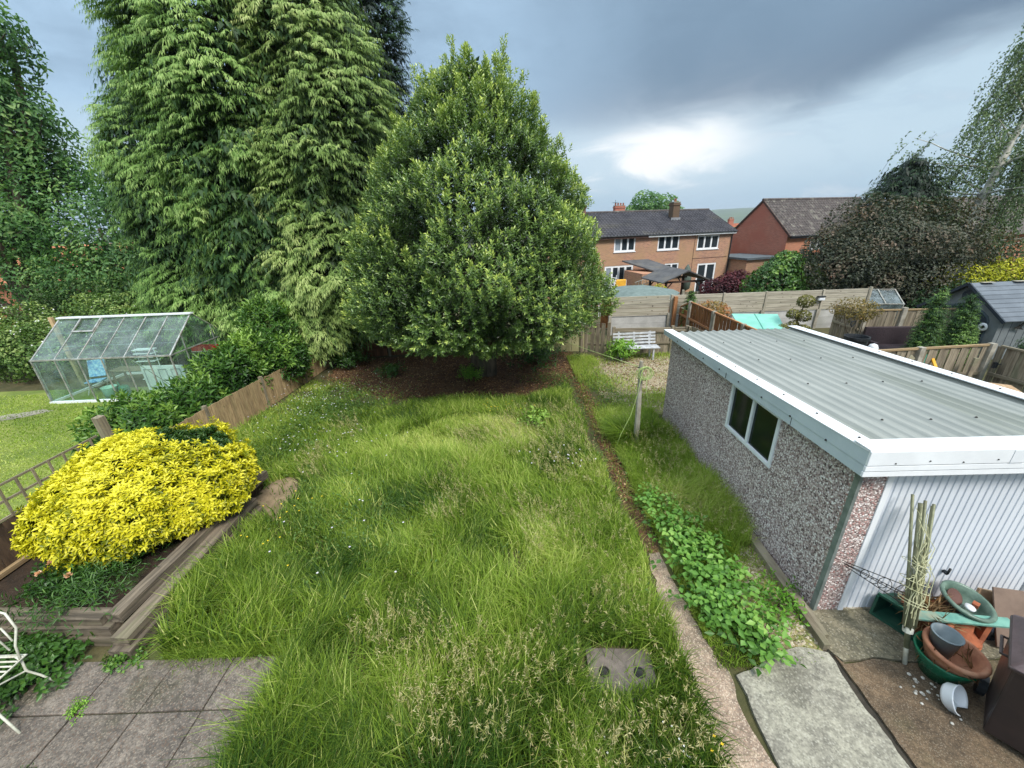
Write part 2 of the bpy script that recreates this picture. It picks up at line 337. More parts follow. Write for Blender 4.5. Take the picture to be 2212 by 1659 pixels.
# ================================================================== setting
def speckle(name, base, base2, chips, cs=70, patch=None, pscale=1.2, rough=0.9, bstr=0.5, amount=0.55, coord='pos', rnd=0.0, bdist=0.006):
    """exposed-aggregate surface: stones of several colours in a stained matrix"""
    m, k, out = newmat(name); v = k.n('ShaderNodeNewGeometry').outputs['Position']
    vo = k.n('ShaderNodeTexVoronoi'); k.put(vo.inputs['Vector'], v); vo.inputs['Scale'].default_value = cs
    wn = k.sep(vo.outputs['Color'])[0]
    n = len(chips); st = k.n('ShaderNodeValToRGB'); st.color_ramp.interpolation = 'CONSTANT'; e = st.color_ramp.elements
    while len(e) < n: e.new(0.5)
    for i, c in enumerate(chips): e[i].position = i / n; e[i].color = c
    k.put(st.inputs[0], wn)
    b = k.mix(k.ss(k.noise(v, 2.5, 6, 0.65), 0.35, 0.65), base, base2)
    if patch: b = k.mix(k.m('MULTIPLY', k.ss(k.noise(v, pscale, 5, 0.6), 0.5, 0.66), 0.75), b, patch)
    mo = k.ss(k.noise(v, 17, 7, 0.7), 0.3, 0.72, 0.62, 1.3); b = k.v('MULTIPLY', b, k.comb(mo, mo, mo))
    f = k.m('MULTIPLY', k.ss(vo.outputs['Distance'], 0.62, 0.3), amount)
    col = k.mix(f, b, st.outputs[0])
    if rnd:
        oi = k.n('ShaderNodeObjectInfo').outputs['Random']; val = k.m('ADD', 1 - rnd, k.m('MULTIPLY', oi, 2 * rnd)); col = k.v('MULTIPLY', col, k.comb(val, val, val))
    princ(k, out, col, rough, 0, 0.3, k.m('ADD', k.m('MULTIPLY', vo.outputs['Distance'], -0.8), k.m('MULTIPLY', k.noise(v, 9, 6, 0.6), 0.5)), bstr, bdist); return m
SOIL = M('garden_soil', S(88, 80, 52), S(66, 66, 38), S(74, 86, 40), scale=1.6, rough=0.95, bstr=0.6, bdist=0.03, bscale=18, rnd=0)
def gz(x, y):
    pts = ((17, 0), (30, -2.0), (60, -2.6), (200, -9), (600, -26), (1500, -20), (6000, -20))
    return float(np.interp(y, [p[0] for p in pts], [p[1] for p in pts]))
gx = [-5000, -1500, -500, -150, -60, -25, -12, -6, 0, 6, 12, 25, 60, 150, 500, 1500, 5000]; gy = [-60, -10, 0, 8, 14, 17, 19, 22, 26, 30, 40, 60, 110, 200, 350, 600, 1000, 1500, 6000]
gb = MB(); gb.add([(x, y, gz(x, y)) for y in gy for x in gx], [(j * len(gx) + i, j * len(gx) + i + 1, (j + 1) * len(gx) + i + 1, (j + 1) * len(gx) + i) for j in range(len(gy) - 1) for i in range(len(gx) - 1)])
gb.build('ground', SOIL, kind='structure', label='earth and turf of the gardens', smooth=True)
# hills on the horizon
HILLM = M('hill_woods', S(74, 92, 58), S(58, 74, 50), S(96, 110, 72), scale=0.012, rough=0.95, rnd=0, bscale=0.05, bstr=0.2)
hb = MB(); hx = list(range(-5000, 5001, 125)); lp = Lump(0.0022, 8, 3)
hz = lp(np.array([(x, 0, 0) for x in hx]))
rows = [(1300, -30, 0), (1700, 8, 6), (2100, 26, 12), (2500, 34, 14), (3200, -40, 0)]
hb.add([(x, y, z + a * hz[i]) for y, z, a in rows for i, x in enumerate(hx)], [(j * len(hx) + i, j * len(hx) + i + 1, (j + 1) * len(hx) + i + 1, (j + 1) * len(hx) + i) for j in range(4) for i in range(len(hx) - 1)])
hb.build('hills', HILLM, kind='structure', smooth=True)
# ---- patio of square slabs
SLABM = speckle('aggregate_slab', S(118, 109, 99), S(92, 85, 78), [S(136, 122, 108), S(80, 72, 66), S(150, 138, 122), S(108, 84, 68), S(62, 58, 54)], 62, S(72, 70, 52), 1.6, rnd=0.10)
patio = MB().b2((-8.2, 0.2, -0.05), (-2.66, 3.04, 0.004)).build('patio', M('patio_bed', S(70, 66, 48), S(58, 70, 36), scale=6, rnd=0, rough=0.95), kind='structure')
xs = [-8.15 + 0.653 * i for i in range(9)]; xs = [-3.27 + 0.653 * i for i in range(-7, 2)]
ys = [0.32, 0.92, 1.38, 1.96, 2.51, 3.05]
slab_me = {}
for i in range(len(xs) - 1):
    for j in range(len(ys) - 1):
        if xs[i] > -2.7: continue
        w, d = xs[i + 1] - xs[i] - 0.014, ys[j + 1] - ys[j] - 0.014
        if j not in slab_me: slab_me[j] = MB().box((0, 0, 0), (w, d, 0.05)).mesh('paving_slab', SLABM)
        o = link('paving_slab', slab_me[j], patio, ((xs[i] + xs[i + 1]) / 2, (ys[j] + ys[j + 1]) / 2, 0.004 + RNG.uniform(-0.004, 0.006)), (RNG.normal(0, 0.004), RNG.normal(0, 0.004), RNG.normal(0, 0.003)))
        b = o.modifiers.new('edge', 'BEVEL'); b.width = 0.008; b.segments = 2
def sheet(name, poly, z, mat, thick=0.0, parent=None, **kw):
    mb = MB()
    if thick: mb.prism(poly, 'z', z - thick, z)
    else: mb.add([(x, y, z) for x, y in poly], [tuple(range(len(poly)))])
    return mb.build(name, mat, parent, **kw)
def rough_edge(poly, amp, seg=0.12):
    out = []; n = len(poly)
    for i in range(n):
        a, b = np.array(poly[i], float), np.array(poly[(i + 1) % n], float); k = max(1, int(np.linalg.norm(b - a) / seg)); nr = np.array([-(b - a)[1], (b - a)[0]]); nr = nr / max(np.linalg.norm(nr), 1e-6)
        for t in range(k): out.append(tuple(a + (b - a) * t / k + nr * RNG.normal(0, amp)))
    return out
PINK = speckle('pink_gravel', S(166, 146, 126), S(140, 122, 106), [S(196, 172, 150), S(150, 118, 98), S(120, 104, 92), S(206, 190, 170), S(90, 78, 66)], 75, S(110, 100, 84), 1.5)
LITTER = speckle('leaf_litter', S(92, 68, 48), S(70, 50, 36), [S(118, 88, 58), S(140, 112, 78), S(66, 44, 32), S(104, 66, 46), S(84, 58, 40)], 30, S(104, 84, 58), 0.9, bstr=0.9, bdist=0.02, amount=0.7)
SHALE = speckle('pale_gravel', S(150, 136, 108), S(126, 116, 88), [S(186, 172, 146), S(120, 100, 76), S(160, 140, 104), S(206, 196, 176), S(104, 96, 68)], 36, S(126, 128, 70), 1.1, bstr=0.8, bdist=0.015, amount=0.75)
CONCA = speckle('pale_concrete', S(152, 148, 132), S(126, 122, 110), [S(166, 160, 144), S(104, 100, 92), S(140, 136, 122), S(178, 174, 160), S(90, 86, 78)], 48, S(108, 104, 92), 1.3, bstr=0.5, amount=0.4)
CONCB = speckle('stained_concrete', S(108, 90, 70), S(82, 70, 56), [S(128, 108, 86), S(72, 62, 50), S(112, 94, 74), S(144, 132, 114), S(56, 50, 42)], 85, S(84, 80, 58), 1.0, bstr=0.55, amount=0.45)
sheet('soil', rough_edge([(-6.4, 14.2), (-6.1, 12.4), (-3.8, 10.5), (-1.4, 10.1), (0.4, 10.1), (1.3, 10.9), (1.9, 11.4), (2.2, 14.4)], 0.06), 0.006, LITTER, kind='structure', label='bare brown leaf litter under the bay tree')
sheet('garden_path', rough_edge([(1.62, 1.2), (2.2, 1.2), (2.17, 2.7), (2.08, 3.5), (2.06, 4.4), (1.9, 4.4), (1.74, 3.4)], 0.02), 0.010, PINK, kind='structure', label='pinkish gravel path at the bottom of the garden')
sheet('garden_path', rough_edge([(1.84, 4.38), (2.08, 4.38), (2.08, 7.0), (2.16, 9.5), (2.45, 13.4), (2.0, 13.4), (1.94, 9.5), (1.86, 7.0)], 0.04), 0.012, LITTER, kind='structure', label='narrow leaf-strewn track along the long grass')
sheet('gravel', rough_edge([(2.45, 13.3), (2.5, 10.0), (3.2, 8.9), (5.6, 9.0), (6.1, 13.35)], 0.06), 0.006, SHALE, kind='structure', label='pale stony patch in front of the white bench')
sheet('gravel', rough_edge([(2.35, 4.6), (2.25, 3.0), (3.36, 2.86), (3.5, 4.9)], 0.03), 0.006, SHALE, kind='structure', label='mossy pale gravel beside the garage timbers')
sheet('gravel', rough_edge([(-5.0, 6.7), (-4.6, 5.4), (-4.3, 5.0), (-4.05, 5.3), (-3.7, 6.15), (-4.3, 6.5)], 0.07, 0.09), 0.008, M('bare_earth', S(148, 128, 102), S(118, 102, 80), S(104, 100, 64), scale=5, rough=0.95, rnd=0, bscale=40, bstr=0.6), kind='structure', label='worn bare earth beside the sleepers')
# concrete slabs by the garage
ca = [(2.235, 1.0), (3.315, 1.0), (3.335, 2.55), (3.37, 2.86), (3.1, 2.93), (2.9, 2.9), (2.5, 2.74), (2.27, 2.66), (2.22, 2.2)]
sheet('concrete_slab', rough_edge(ca, 0.006, 0.08), 0.035, CONCA, 0.08, kind='structure', label='pale concrete slab beside the gravel path')
cb = [(3.375, 1.0), (7.2, 1.0), (7.2, 2.8), (5.0, 2.72), (4.1, 2.72), (3.8, 2.78), (3.46, 2.74), (3.42, 2.84)]
sheet('concrete_slab', rough_edge(cb, 0.005, 0.08), 0.03, CONCB, 0.08, kind='structure', label='brown stained concrete in front of the pots')
cc = [(3.40, 2.89), (3.46, 2.765), (3.8, 2.80), (4.1, 2.745), (5.0, 2.745), (7.2, 2.82), (7.2, 3.5), (3.56, 3.5), (3.5, 3.3)]
sheet('concrete_slab', rough_edge(cc, 0.005, 0.08), 0.036, speckle('grey_concrete', S(124, 116, 96), S(98, 94, 78), [S(142, 134, 112), S(84, 78, 64), S(136, 128, 100), S(80, 76, 62), S(174, 166, 146)], 52, S(92, 88, 66), 1.4, amount=0.45), 0.08, kind='structure', label='mossy concrete apron at the foot of the garage door')
sheet('soil', [(3.30, 1.0), (3.40, 1.0), (3.44, 2.9), (3.34, 2.9)], 0.005, M('joint_dirt', S(58, 52, 42), S(44, 40, 32), scale=12, rnd=0), kind='structure', label='dirt in the joint between the concrete slabs')
sheet('lawn', [(-17.5, 3.0), (-7.2, 3.0), (-7.2, 11.9), (-9.2, 12.0), (-17.5, 12.0)], 0.005, M('mown_turf', S(122, 132, 62), S(96, 112, 48), S(150, 148, 84), scale=1.3, rnd=0, rough=0.95, bscale=30, bstr=0.6), kind='structure', label="turf of the left neighbour's lawn")
# drain cover in the grass
t = thing('drain_cover', 'square concrete drain cover with two lifting rings in the grass', 'drain cover', (1.06, 2.72, 0.0), rad(-3))
MB().box((0, 0, 0.02), (0.70, 0.52, 0.05)).build('cover_plate', M('cover_concrete', S(120, 110, 102), S(98, 90, 84), S(84, 82, 66), scale=8, rough=0.95, rnd=0, bscale=60, bstr=0.5), t, bevel=0.006)
for x in (-0.18, 0.19):
    r = MB(); r.tube([(x + 0.05 * math.cos(a), 0.0 + 0.05 * math.sin(a), 0.052) for a in np.linspace(0, 6.2832, 17)], 0.009, 6, False)
    r.lathe([(0.0, 0.0475), (0.044, 0.0475), (0.05, 0.05)], 16, loc=(x, 0, 0)); r.build('lifting_ring', STEELD, t, smooth=True)
# neighbour's lawn path stone, left edge
t = MB().prism(rough_edge([(-16.0, 8.9), (-13.7, 9.8), (-13.1, 10.3), (-13.5, 10.4), (-14.2, 10.1), (-16.5, 9.5)], 0.02), 'z', -0.03, 0.02).build('garden_path', CONCA, kind='structure', label="grey path across the neighbour's lawn")

# ================================================================== garage
def pebble(name, chips, mortar, cs):
    m, k, out = newmat(name); v = k.n('ShaderNodeNewGeometry').outputs['Position']
    vo = k.n('ShaderNodeTexVoronoi'); k.put(vo.inputs['Vector'], v); vo.inputs['Scale'].default_value = cs
    st = k.n('ShaderNodeValToRGB'); st.color_ramp.interpolation = 'CONSTANT'; e = st.color_ramp.elements
    while len(e) < len(chips): e.new(0.5)
    for i, c in enumerate(chips): e[i].position = i / len(chips); e[i].color = c
    k.put(st.inputs[0], k.sep(vo.outputs['Color'])[0])
    pt = k.m('ADD', 0.82, k.m('MULTIPLY', k.noise(v, 1.1, 4, 0.6), 0.36))
    col = k.mix(k.ss(vo.outputs['Distance'], 0.42, 0.66), k.v('MULTIPLY', st.outputs[0], k.comb(pt, pt, pt)), mortar)
    princ(k, out, col, 0.7, 0, 0.4, k.m('MULTIPLY', vo.outputs['Distance'], -1.0), 0.9, 0.012); return m
PEB = pebble('pebbledash', [S(240, 230, 226), S(108, 88, 86), S(226, 212, 208), S(158, 134, 130), S(246, 238, 234), S(84, 68, 68), S(200, 180, 176), S(218, 204, 200), S(134, 110, 106), S(232, 220, 216)], S(174, 156, 152), 46)
PEBR = pebble('pebbledash_pink', [S(230, 220, 214), S(172, 126, 120), S(212, 196, 190), S(140, 112, 108), S(240, 232, 228), S(184, 146, 140), S(110, 92, 90), S(206, 188, 182)], S(166, 148, 142), 46)
gar = thing('garage', 'flat-roofed pebbledash garage with white ribbed door and corrugated grey roof', 'garage', (3.57, 3.37, 0.0), rad(-1.08))
GW, GL = 2.66, 5.25
w = MB(); w.b2((0, 0.10, 0), (0.07, 1.30, 2.24)).b2((0, 2.52, 0), (0.07, GL, 2.1)).b2((0, 1.30, 0), (0.07, 2.52, 1.22)).b2((0, 1.30, 1.98), (0.07, 2.52, 2.19))
w.b2((GW - 0.07, 0.1, 0), (GW, GL, 2.09)).b2((0.07, GL - 0.07, 0), (GW - 0.07, GL, 2.07)); w.build('wall', PEB, gar)
MB().b2((0.0, 0.0, 0), (0.285, 0.098, 2.2)).build('corner_panel', PEBR, gar, label='pinkish pebbledash panel beside the door')
MB().b2((2.45, 0.0, 0), (GW, 0.098, 2.2)).build('corner_panel', PEBR, gar)
MB().b2((-0.006, -0.012, 0.0), (0.03, 0.055, 2.2)).build('corner_strip', M('galvanised', S(142, 150, 146), S(118, 126, 122), scale=9, rough=0.5, metal=0.3, rnd=0), gar)
MB().b2((0.25, 0.75, 0.4), (2.2, 4.8, 1.0)).build('stored_goods', BLACKP, gar)
# roof: sheeting falls to the rear
zf, zr, x0, x1, y0, y1 = 2.335, 2.135, -0.10, GW + 0.12, -0.10, GL + 0.10
n = 19 * 8 + 1; vs = []; fs = []
for j, (y, z) in enumerate(((y0, zf), (y1, zr))):
    for lay in (0, 1):
        for i in range(n):
            u = i / (n - 1); ph = u * 16.5 * 2 * math.pi; s = (0.5 + 0.5 * math.cos(ph)); vs.append((x0 + u * (x1 - x0), y, z - 0.03 + 0.036 * s ** 2.6 - lay * 0.004))
for i in range(n - 1):
    a, b, c, d = i, i + n, i + 2 * n, i + 3 * n
    fs += [(a, a + 1, c + 1, c), (b, d, d + 1, b + 1), (a, b, b + 1, a + 1), (c, c + 1, d + 1, d)]
ROOFM = M('roof_sheet', S(154, 156, 149), S(137, 140, 134), S(112, 117, 104), scale=3.2, rough=0.46, rnd=0, bstr=0.05, stain=0.55, spec=0.5, stretch=(1, 0.16, 1))
roof = MB().add(vs, fs).build('roof', ROOFM, gar, smooth=False)
def roofz(y): return zf + (zr - zf) * (y - y0) / (y1 - y0)
bolt_me = MB().lathe([(0.0, 0.014), (0.008, 0.012), (0.012, 0.004), (0.014, 0.0)], 8).mesh('bolt', STEELD, True)
sl = math.atan((zr - zf) / (y1 - y0))
for j, y in enumerate((0.55, 1.75, 2.95, 4.15)):
    for i in range(6):
        x = x0 + (x1 - x0) / 16.5 * (1 + i * 3) ; link('bolt', bolt_me, gar, (x, y + 0.02 * (i % 2), roofz(y) + 0.005), (sl, 0, 0))
# verge trims, flush on both long edges: upright face + cap
def verge(xa, xb, face, nm):
    v_ = []
    for y, top, bot in ((-0.16, roofz(-0.16) + 0.045, 2.085), (GL + 0.12, roofz(GL + 0.12) + 0.045, 2.07)): v_.append((y, top, bot))
    (ya, ta, ba), (yb, tb, bb) = v_
    MB().add([(xa, ya, ta), (xb, ya, ta), (xb, ya, ta - 0.012), (xa, ya, ta - 0.012), (xa, yb, tb), (xb, yb, tb), (xb, yb, tb - 0.012), (xa, yb, tb - 0.012)],
             [(0, 1, 5, 4), (3, 7, 6, 2), (0, 4, 7, 3), (1, 2, 6, 5), (0, 3, 2, 1), (4, 5, 6, 7)]).build('roof_capping', UPVC, gar)
    fx0, fx1 = face; mid = 0.55
    for nm2, lo, hi, dx in (('fascia_board', 1 - mid, 1.0, 0.0), ('fascia_board', 0.0, 1 - mid, 0.006)):
        p = lambda y, t, b, f: b + (t - b) * f
        A = [(fx0 + dx, ya, p(ya, ta - 0.013, ba, lo)), (fx1 + dx, ya, p(ya, ta - 0.013, ba, lo)), (fx1 + dx, yb, p(yb, tb - 0.013, bb, lo)), (fx0 + dx, yb, p(yb, tb - 0.013, bb, lo))]
        Bq = [(fx0 + dx, ya, p(ya, ta - 0.013, ba, hi) - 0.002), (fx1 + dx, ya, p(ya, ta - 0.013, ba, hi) - 0.002), (fx1 + dx, yb, p(yb, tb - 0.013, bb, hi) - 0.002), (fx0 + dx, yb, p(yb, tb - 0.013, bb, hi) - 0.002)]
        MB().add(A + Bq, [(3, 2, 1, 0), (4, 5, 6, 7), (0, 1, 5, 4), (1, 2, 6, 5), (2, 3, 7, 6), (3, 0, 4, 7)]).build(nm2, FASC, gar)
FASC = M('fascia_metal', S(198, 208, 212), S(186, 197, 202), S(168, 178, 180), scale=2.2, rough=0.4, rnd=0.02, bstr=0.04, stain=0.4)
verge(-0.165, 0.03, (-0.16, -0.125), 'l'); verge(GW - 0.03, GW + 0.165, (GW + 0.125, GW + 0.16), 'r')
for i in range(9):
    y = 0.1 + i * 0.6
    link('bolt', bolt_me, gar, (-0.05, y, roofz(y) + 0.046), (sl, 0, 0)); link('bolt', bolt_me, gar, (GW + 0.06, y, roofz(y) + 0.046), (sl, 0, 0))
    if i < 8:
        top, bot = roofz(y + .25) + 0.03, 2.08; link('bolt', bolt_me, gar, (-0.161, y + 0.25, bot + (top - bot) * 0.47), (0, rad(-90), 0))
MB().b2((-0.164, 2.52, 2.09), (-0.1605, 2.53, 2.18)).build('fascia_joint', STEELD, gar)
MB().b2((-0.158, 0.92, 2.085), (-0.1545, 0.925, 2.19)).build('fascia_joint', STEELD, gar)
# front fascia: capping and two boards
MB().b2((-0.168, -0.175, roofz(-0.16) + 0.048), (GW + 0.168, 0.02, roofz(-0.16) + 0.062)).build('roof_capping', UPVC, gar)
MB().b2((-0.166, -0.19, 2.225), (GW + 0.166, -0.162, roofz(-0.16) + 0.047)).build('fascia_board', UPVC, gar, bevel=0.006)
MB().b2((-0.166, -0.185, 2.158), (GW + 0.166, -0.157, 2.218)).b2((-0.166, -0.178, 2.09), (GW + 0.166, -0.15, 2.152)).build('fascia_board', UPVC, gar, bevel=0.006)
MB().b2((1.18, -0.194, 2.23), (1.32, -0.1915, 2.37)).build('joint_cover', WHITE, gar)
for i in range(7): link('bolt', bolt_me, gar, (0.1 + 0.32 * i, -0.191, 2.25 + 0.02 * (i % 2)), (rad(90), 0, 0), (0.6, 0.6, 0.6))
# door: frame and ribbed sheet
MB().b2((0.287, -0.012, 0), (0.35, 0.08, 2.14)).b2((2.39, -0.012, 0), (2.448, 0.08, 2.14)).b2((0.35, -0.012, 2.06), (2.39, 0.08, 2.138)).build('door_frame', UPVC, gar, bevel=0.004)
prof = []; nr = 27; dx0, dx1 = 0.352, 2.388; pitch = (dx1 - dx0) / nr
for i in range(nr):
    xa = dx0 + i * pitch; prof += [(xa, 0.018), (xa + pitch * 0.74, 0.018), (xa + pitch * 0.80, 0.032), (xa + pitch * 0.92, 0.032)]
prof.append((dx1, 0.018)); vs = []; fs = []
for z in (0.04, 2.058):
    for x, y in prof: vs.append((x, y, z))
k_ = len(prof)
for i in range(k_ - 1): fs.append((i, i + 1, i + 1 + k_, i + k_))
DOORM = M('door_paint', S(224, 228, 234), S(212, 217, 224), S(178, 180, 172), scale=1.9, rough=0.4, rnd=0, bstr=0.03, stain=0.5, stretch=(1, 1, 0.35))
door = MB().add(vs, fs).build('door', DOORM, gar)
MB().b2((0.352, 0.0, 0.018), (2.388, 0.05, 0.04)).build('door_sill', M('sill_dirty', S(190, 184, 166), S(130, 118, 96), scale=8, rnd=0), gar)
MB().tube([(1.36, 0.012, 0.62), (1.36, -0.03, 0.62)], 0.022, 10).tube([(1.36, -0.03, 0.62), (1.36, -0.035, 0.70)], 0.012, 8).build('door_handle', BLACKP, door, smooth=True)
# side window
wn = MB(); wa, wb, za, zb = 1.28, 2.54, 1.20, 2.0
for lo, hi in (((-0.02, wa, za), (0.06, wa + 0.055, zb)), ((-0.02, wb - 0.055, za), (0.06, wb, zb)), ((-0.02, wa + 0.055, za), (0.06, wb - 0.055, za + 0.055)), ((-0.02, wa + 0.055, zb - 0.04), (0.06, wb - 0.055, zb)), ((-0.02, 1.885, za + 0.055), (0.06, 1.94, zb - 0.04))): wn.b2(lo, hi)
win = wn.build('window', UPVC, gar, bevel=0.004)
PANE = darkpane('garage_glass', S(20, 32, 26))
for ya, yb in ((wa + 0.055, 1.885), (1.94, wb - 0.055)): MB().b2((0.015, ya, za + 0.055), (0.022, yb, zb - 0.04)).build('pane', PANE, win)
# timbers lying along the garage wall
for i, (a, b) in enumerate((((3.38, 2.90, 0.05), (3.54, 5.75, 0.05)), ((3.46, 3.02, 0.05), (3.545, 4.75, 0.05)))):
    MB().bar(a, b, 0.075 - 0.02 * i, 0.10 - 0.02 * i).build('edging_timber', M('edging_wood', S(148, 138, 118), S(104, 94, 78), S(96, 96, 70), scale=8, rough=0.9, coord='pos', rnd=0.1, bstr=0.5, stretch=(1, .2, 1)), label=('long weathered edging timber lying along the garage wall', 'shorter weathered timber between edging timber and garage wall')[i], cat='timber', bevel=0.006)
# ================================================================== fences and walls
def board_fence(name, label, p0, p1, z0, z1, bw, mat, gap=0.0, bt=0.018, post=None, pxs=(), ph=0.1, pw=0.1, rails=(), cap=None, side=-1, railmat=None, tilt=0.0, cat='fence', zfun=None, group=None, proud=0.008):
    p0, p1 = Vector(p0), Vector(p1); d = p1 - p0; L = d.length; ang = math.atan2(d.y, d.x)
    t = thing(name, label, cat, (p0.x, p0.y, 0), ang, group)
    n = max(1, int(L / (bw + gap)))
    for i in range(n):
        x = (i + 0.5) * L / n; zt = (zfun(x) if zfun else z1) + RNG.normal(0, 0.006)
        if any(abs(x - q_) < pw * 0.5 for q_ in pxs): continue
        piece('board', mat, t, (x, RNG.normal(0, 0.002) + (proud if i % 2 else 0), (z0 + zt) / 2), (L / n - gap - 0.002, bt, zt - z0), (0, RNG.normal(0, 0.006) + tilt, RNG.normal(0, 0.03)))
    for q_ in pxs:
        zt = (zfun(q_) if zfun else z1) + ph; piece('post', post or mat, t, (q_, side * 0.02, (z0 - 0.05 + zt) / 2), (pw, pw, zt - z0 + 0.05), (0, RNG.normal(0, 0.01), 0))
    bx = [0] + [q_ for q_ in pxs if 0.1 < q_ < L - 0.1] + [L]
    for rz in rails:
        for a, b in zip(bx[:-1], bx[1:]): piece('rail', railmat or mat, t, ((a + b) / 2, side * (bt / 2 + 0.028), rz), (b - a - pw * 0.9, 0.035, 0.075))
    if cap is not None:
        for a, b in zip(bx[:-1], bx[1:]):
            za, zb_ = (zfun(a), zfun(b)) if zfun else (z1, z1); o = piece('capping_rail', cap, t, ((a + b) / 2, 0.0, (za + zb_) / 2 + 0.02), (b - a - pw * 0.8, 0.06, 0.045)); o.rotation_euler = (0, -math.atan2(zb_ - za, b - a), 0)
    return t
# left boundary: low close-board fence, tan, running back under the conifers
def zl(x): return 0.84 + 0.05 * math.sin(x * 0.7) + 0.02 * x / 7
lf = board_fence('board_fence', 'low tan close-board fence between the long grass and the greenhouse garden', (-7.08, 6.1, 0), (-6.42, 14.25, 0), 0.02, 0.86, 0.085, WOODT, 0.004, 0.014, WOODG, (0.05, 2.0, 3.9, 5.8, 7.6), 0.06, 0.08, (0.25, 0.68), side=1, zfun=zl)
for o in lf.children:
    if o.name.startswith('post') and abs(o.location.x - 0.05) < 0.02: o.scale = (0.12, 0.12, 1.72); o.location.z = 0.84; o.rotation_euler = (0.03, -0.06, 0)
# near part: solid panel with trellis on top
tf = thing('trellis_fence', 'grey trellis on a dark solid panel behind the yellow shrub', 'fence', (-7.1, 1.2, 0), rad(90))
for i in range(24): piece('board', M('wood_dark', S(104, 84, 66), S(72, 58, 46), scale=3.2, coord='obj', rnd=0.15, rough=0.9), tf, (0.1 + i * 0.2, RNG.normal(0, .002), 0.46), (0.196, 0.018, 0.92), (0, RNG.normal(0, .004), 0))
for z in (0.95, 1.18, 1.41): piece('trellis_rail', WOODG, tf, (2.4, 0.0, z), (4.75, 0.022, 0.032), (0, 0.004, 0))
for i in range(22): piece('trellis_slat', WOODG, tf, (0.12 + i * 0.215, -0.022, 1.18), (0.03, 0.018, 0.5), (0, RNG.normal(0, .02), 0))
piece('rail', WOODT, tf, (2.4, -0.045, 0.30), (4.75, 0.07, 0.06))
# rear boundary under the bay tree: dark panel fence, left, and pale boards with posts, right
board_fence('board_fence', 'dark brown board fence in the shade under the bay tree', (-6.42, 14.3, 0), (-1.0, 14.75, 0), 0.02, 1.2, 0.14, M('wood_umber', S(120, 84, 58), S(88, 60, 42), scale=3, coord='obj', rnd=0.2, rough=0.9), 0.002, 0.018, WOODG, (1.8, 3.6, 5.3), 0.05, 0.09, (0.35, 0.95))
board_fence('board_fence', 'pale mossy board fence with gaps right of the bay trunk', (-1.0, 14.75, 0), (2.75, 14.1, 0), 0.02, 0.95, 0.42, M('wood_mossy', S(178, 172, 132), S(150, 146, 104), scale=3, coord='obj', rnd=0.1, rough=0.9), 0.018, 0.02, WOODG, (1.9, 3.7), 0.05, 0.09, (0.8,))
board_fence('board_fence', 'short upright grey boards with dark gaps left of the bench', (2.75, 14.1, 0), (3.62, 13.75, 0), 0.02, 1.12, 0.13, WOODG, 0.05, 0.02, WOODG, (0.05, 0.85), 0.05, 0.1, (0.3, 0.9), side=1)
bf = board_fence('board_fence', 'low weathered grey fence directly behind the white bench', (3.66, 13.72, 0), (6.3, 13.55, 0), 0.02, 0.92, 0.15, WOODG, 0.0, 0.016, WOODG, (0.04, 2.1, 2.6), 0.1, 0.1, (0.42, 0.86), side=-1, cap=WOODG)
piece('board', WOODG, bf, (1.05, -0.03, 0.86), (2.0, 0.03, 0.14), (0, 0, 0))
board_fence('board_fence', 'old grey picket panel between bench fence and garage corner', (6.32, 13.5, 0), (6.75, 10.6, 0), 0.0, 1.02, 0.11, WOODG, 0.008, 0.016, WOODG, (0.05, 1.5, 2.9), -0.02, 0.1, (0.3, 0.8), side=-1)
# concrete-panel wall with timber gravel boards on top, across the back
cw = thing('panel_wall', 'long grey timber boarded wall on concrete panels across the back', 'wall', (4.2, 16.3, 0))
px_ = [0.0, 2.45, 4.6, 6.35, 8.7, 10.6]
for i, x in enumerate(px_):
    piece('post', CONPOST, cw, (x, -0.02, 0.33), (0.11, 0.13, 1.0 + 0.1 * (i % 2)))
    if i: piece('timber_post', WOODL, cw, (x + 0.06, -0.03, 1.1), (0.08, 0.08, 1.06))
for i in range(len(px_) - 1):
    a, b = px_[i] + 0.06, px_[i + 1] - 0.06
    for j in range(4):
        zz = -0.45 + j * 0.31; piece('concrete_panel', CONCP, cw, ((a + b) / 2, 0.01 + 0.002 * j, zz + 0.15), (b - a, 0.05, 0.303))
    for j in range(5):
        zz = 0.80 + j * 0.163; piece('timber_board', WOODL, cw, ((a + b) / 2 + RNG.normal(0, .01), -0.015 + RNG.normal(0, .003), zz + 0.08), (b - a + 0.1, 0.045, 0.151))
piece('end_post', WOODO, cw, (2.62, -0.16, 0.95), (0.13, 0.13, 1.25))
piece('end_post', WOODL, cw, (10.68, -0.04, 1.2), (0.07, 0.09, 0.95))
for i in range(40):
    x, j = RNG.uniform(0.2, 10.3), RNG.integers(0, 5); link('knot', MB().lathe([(0, .003), (.016, .002), (.02, -.01)], 7).mesh('knot', DARKW) if i == 0 else bpy.data.meshes['knot'], cw, (x, -0.043, 0.80 + j * 0.163 + RNG.uniform(.03, .13)), (rad(90), 0, 0), (RNG.uniform(.6, 1.6), 1, 1))
# brown close-board fence running towards the garage
board_fence('board_fence', 'warm brown close-board fence with white concrete posts behind the garage', (7.02, 16.1, 0), (6.95, 10.3, 0), 0.0, 1.5, 0.1, WOODB, 0.004, 0.016, CONPOST, (0.95, 2.85, 4.7), 0.06, 0.11, (0.9,), cap=WOODO, side=-1, railmat=WOODO, zfun=lambda x: 1.12 if x < 0.9 else 1.5, proud=0.02)
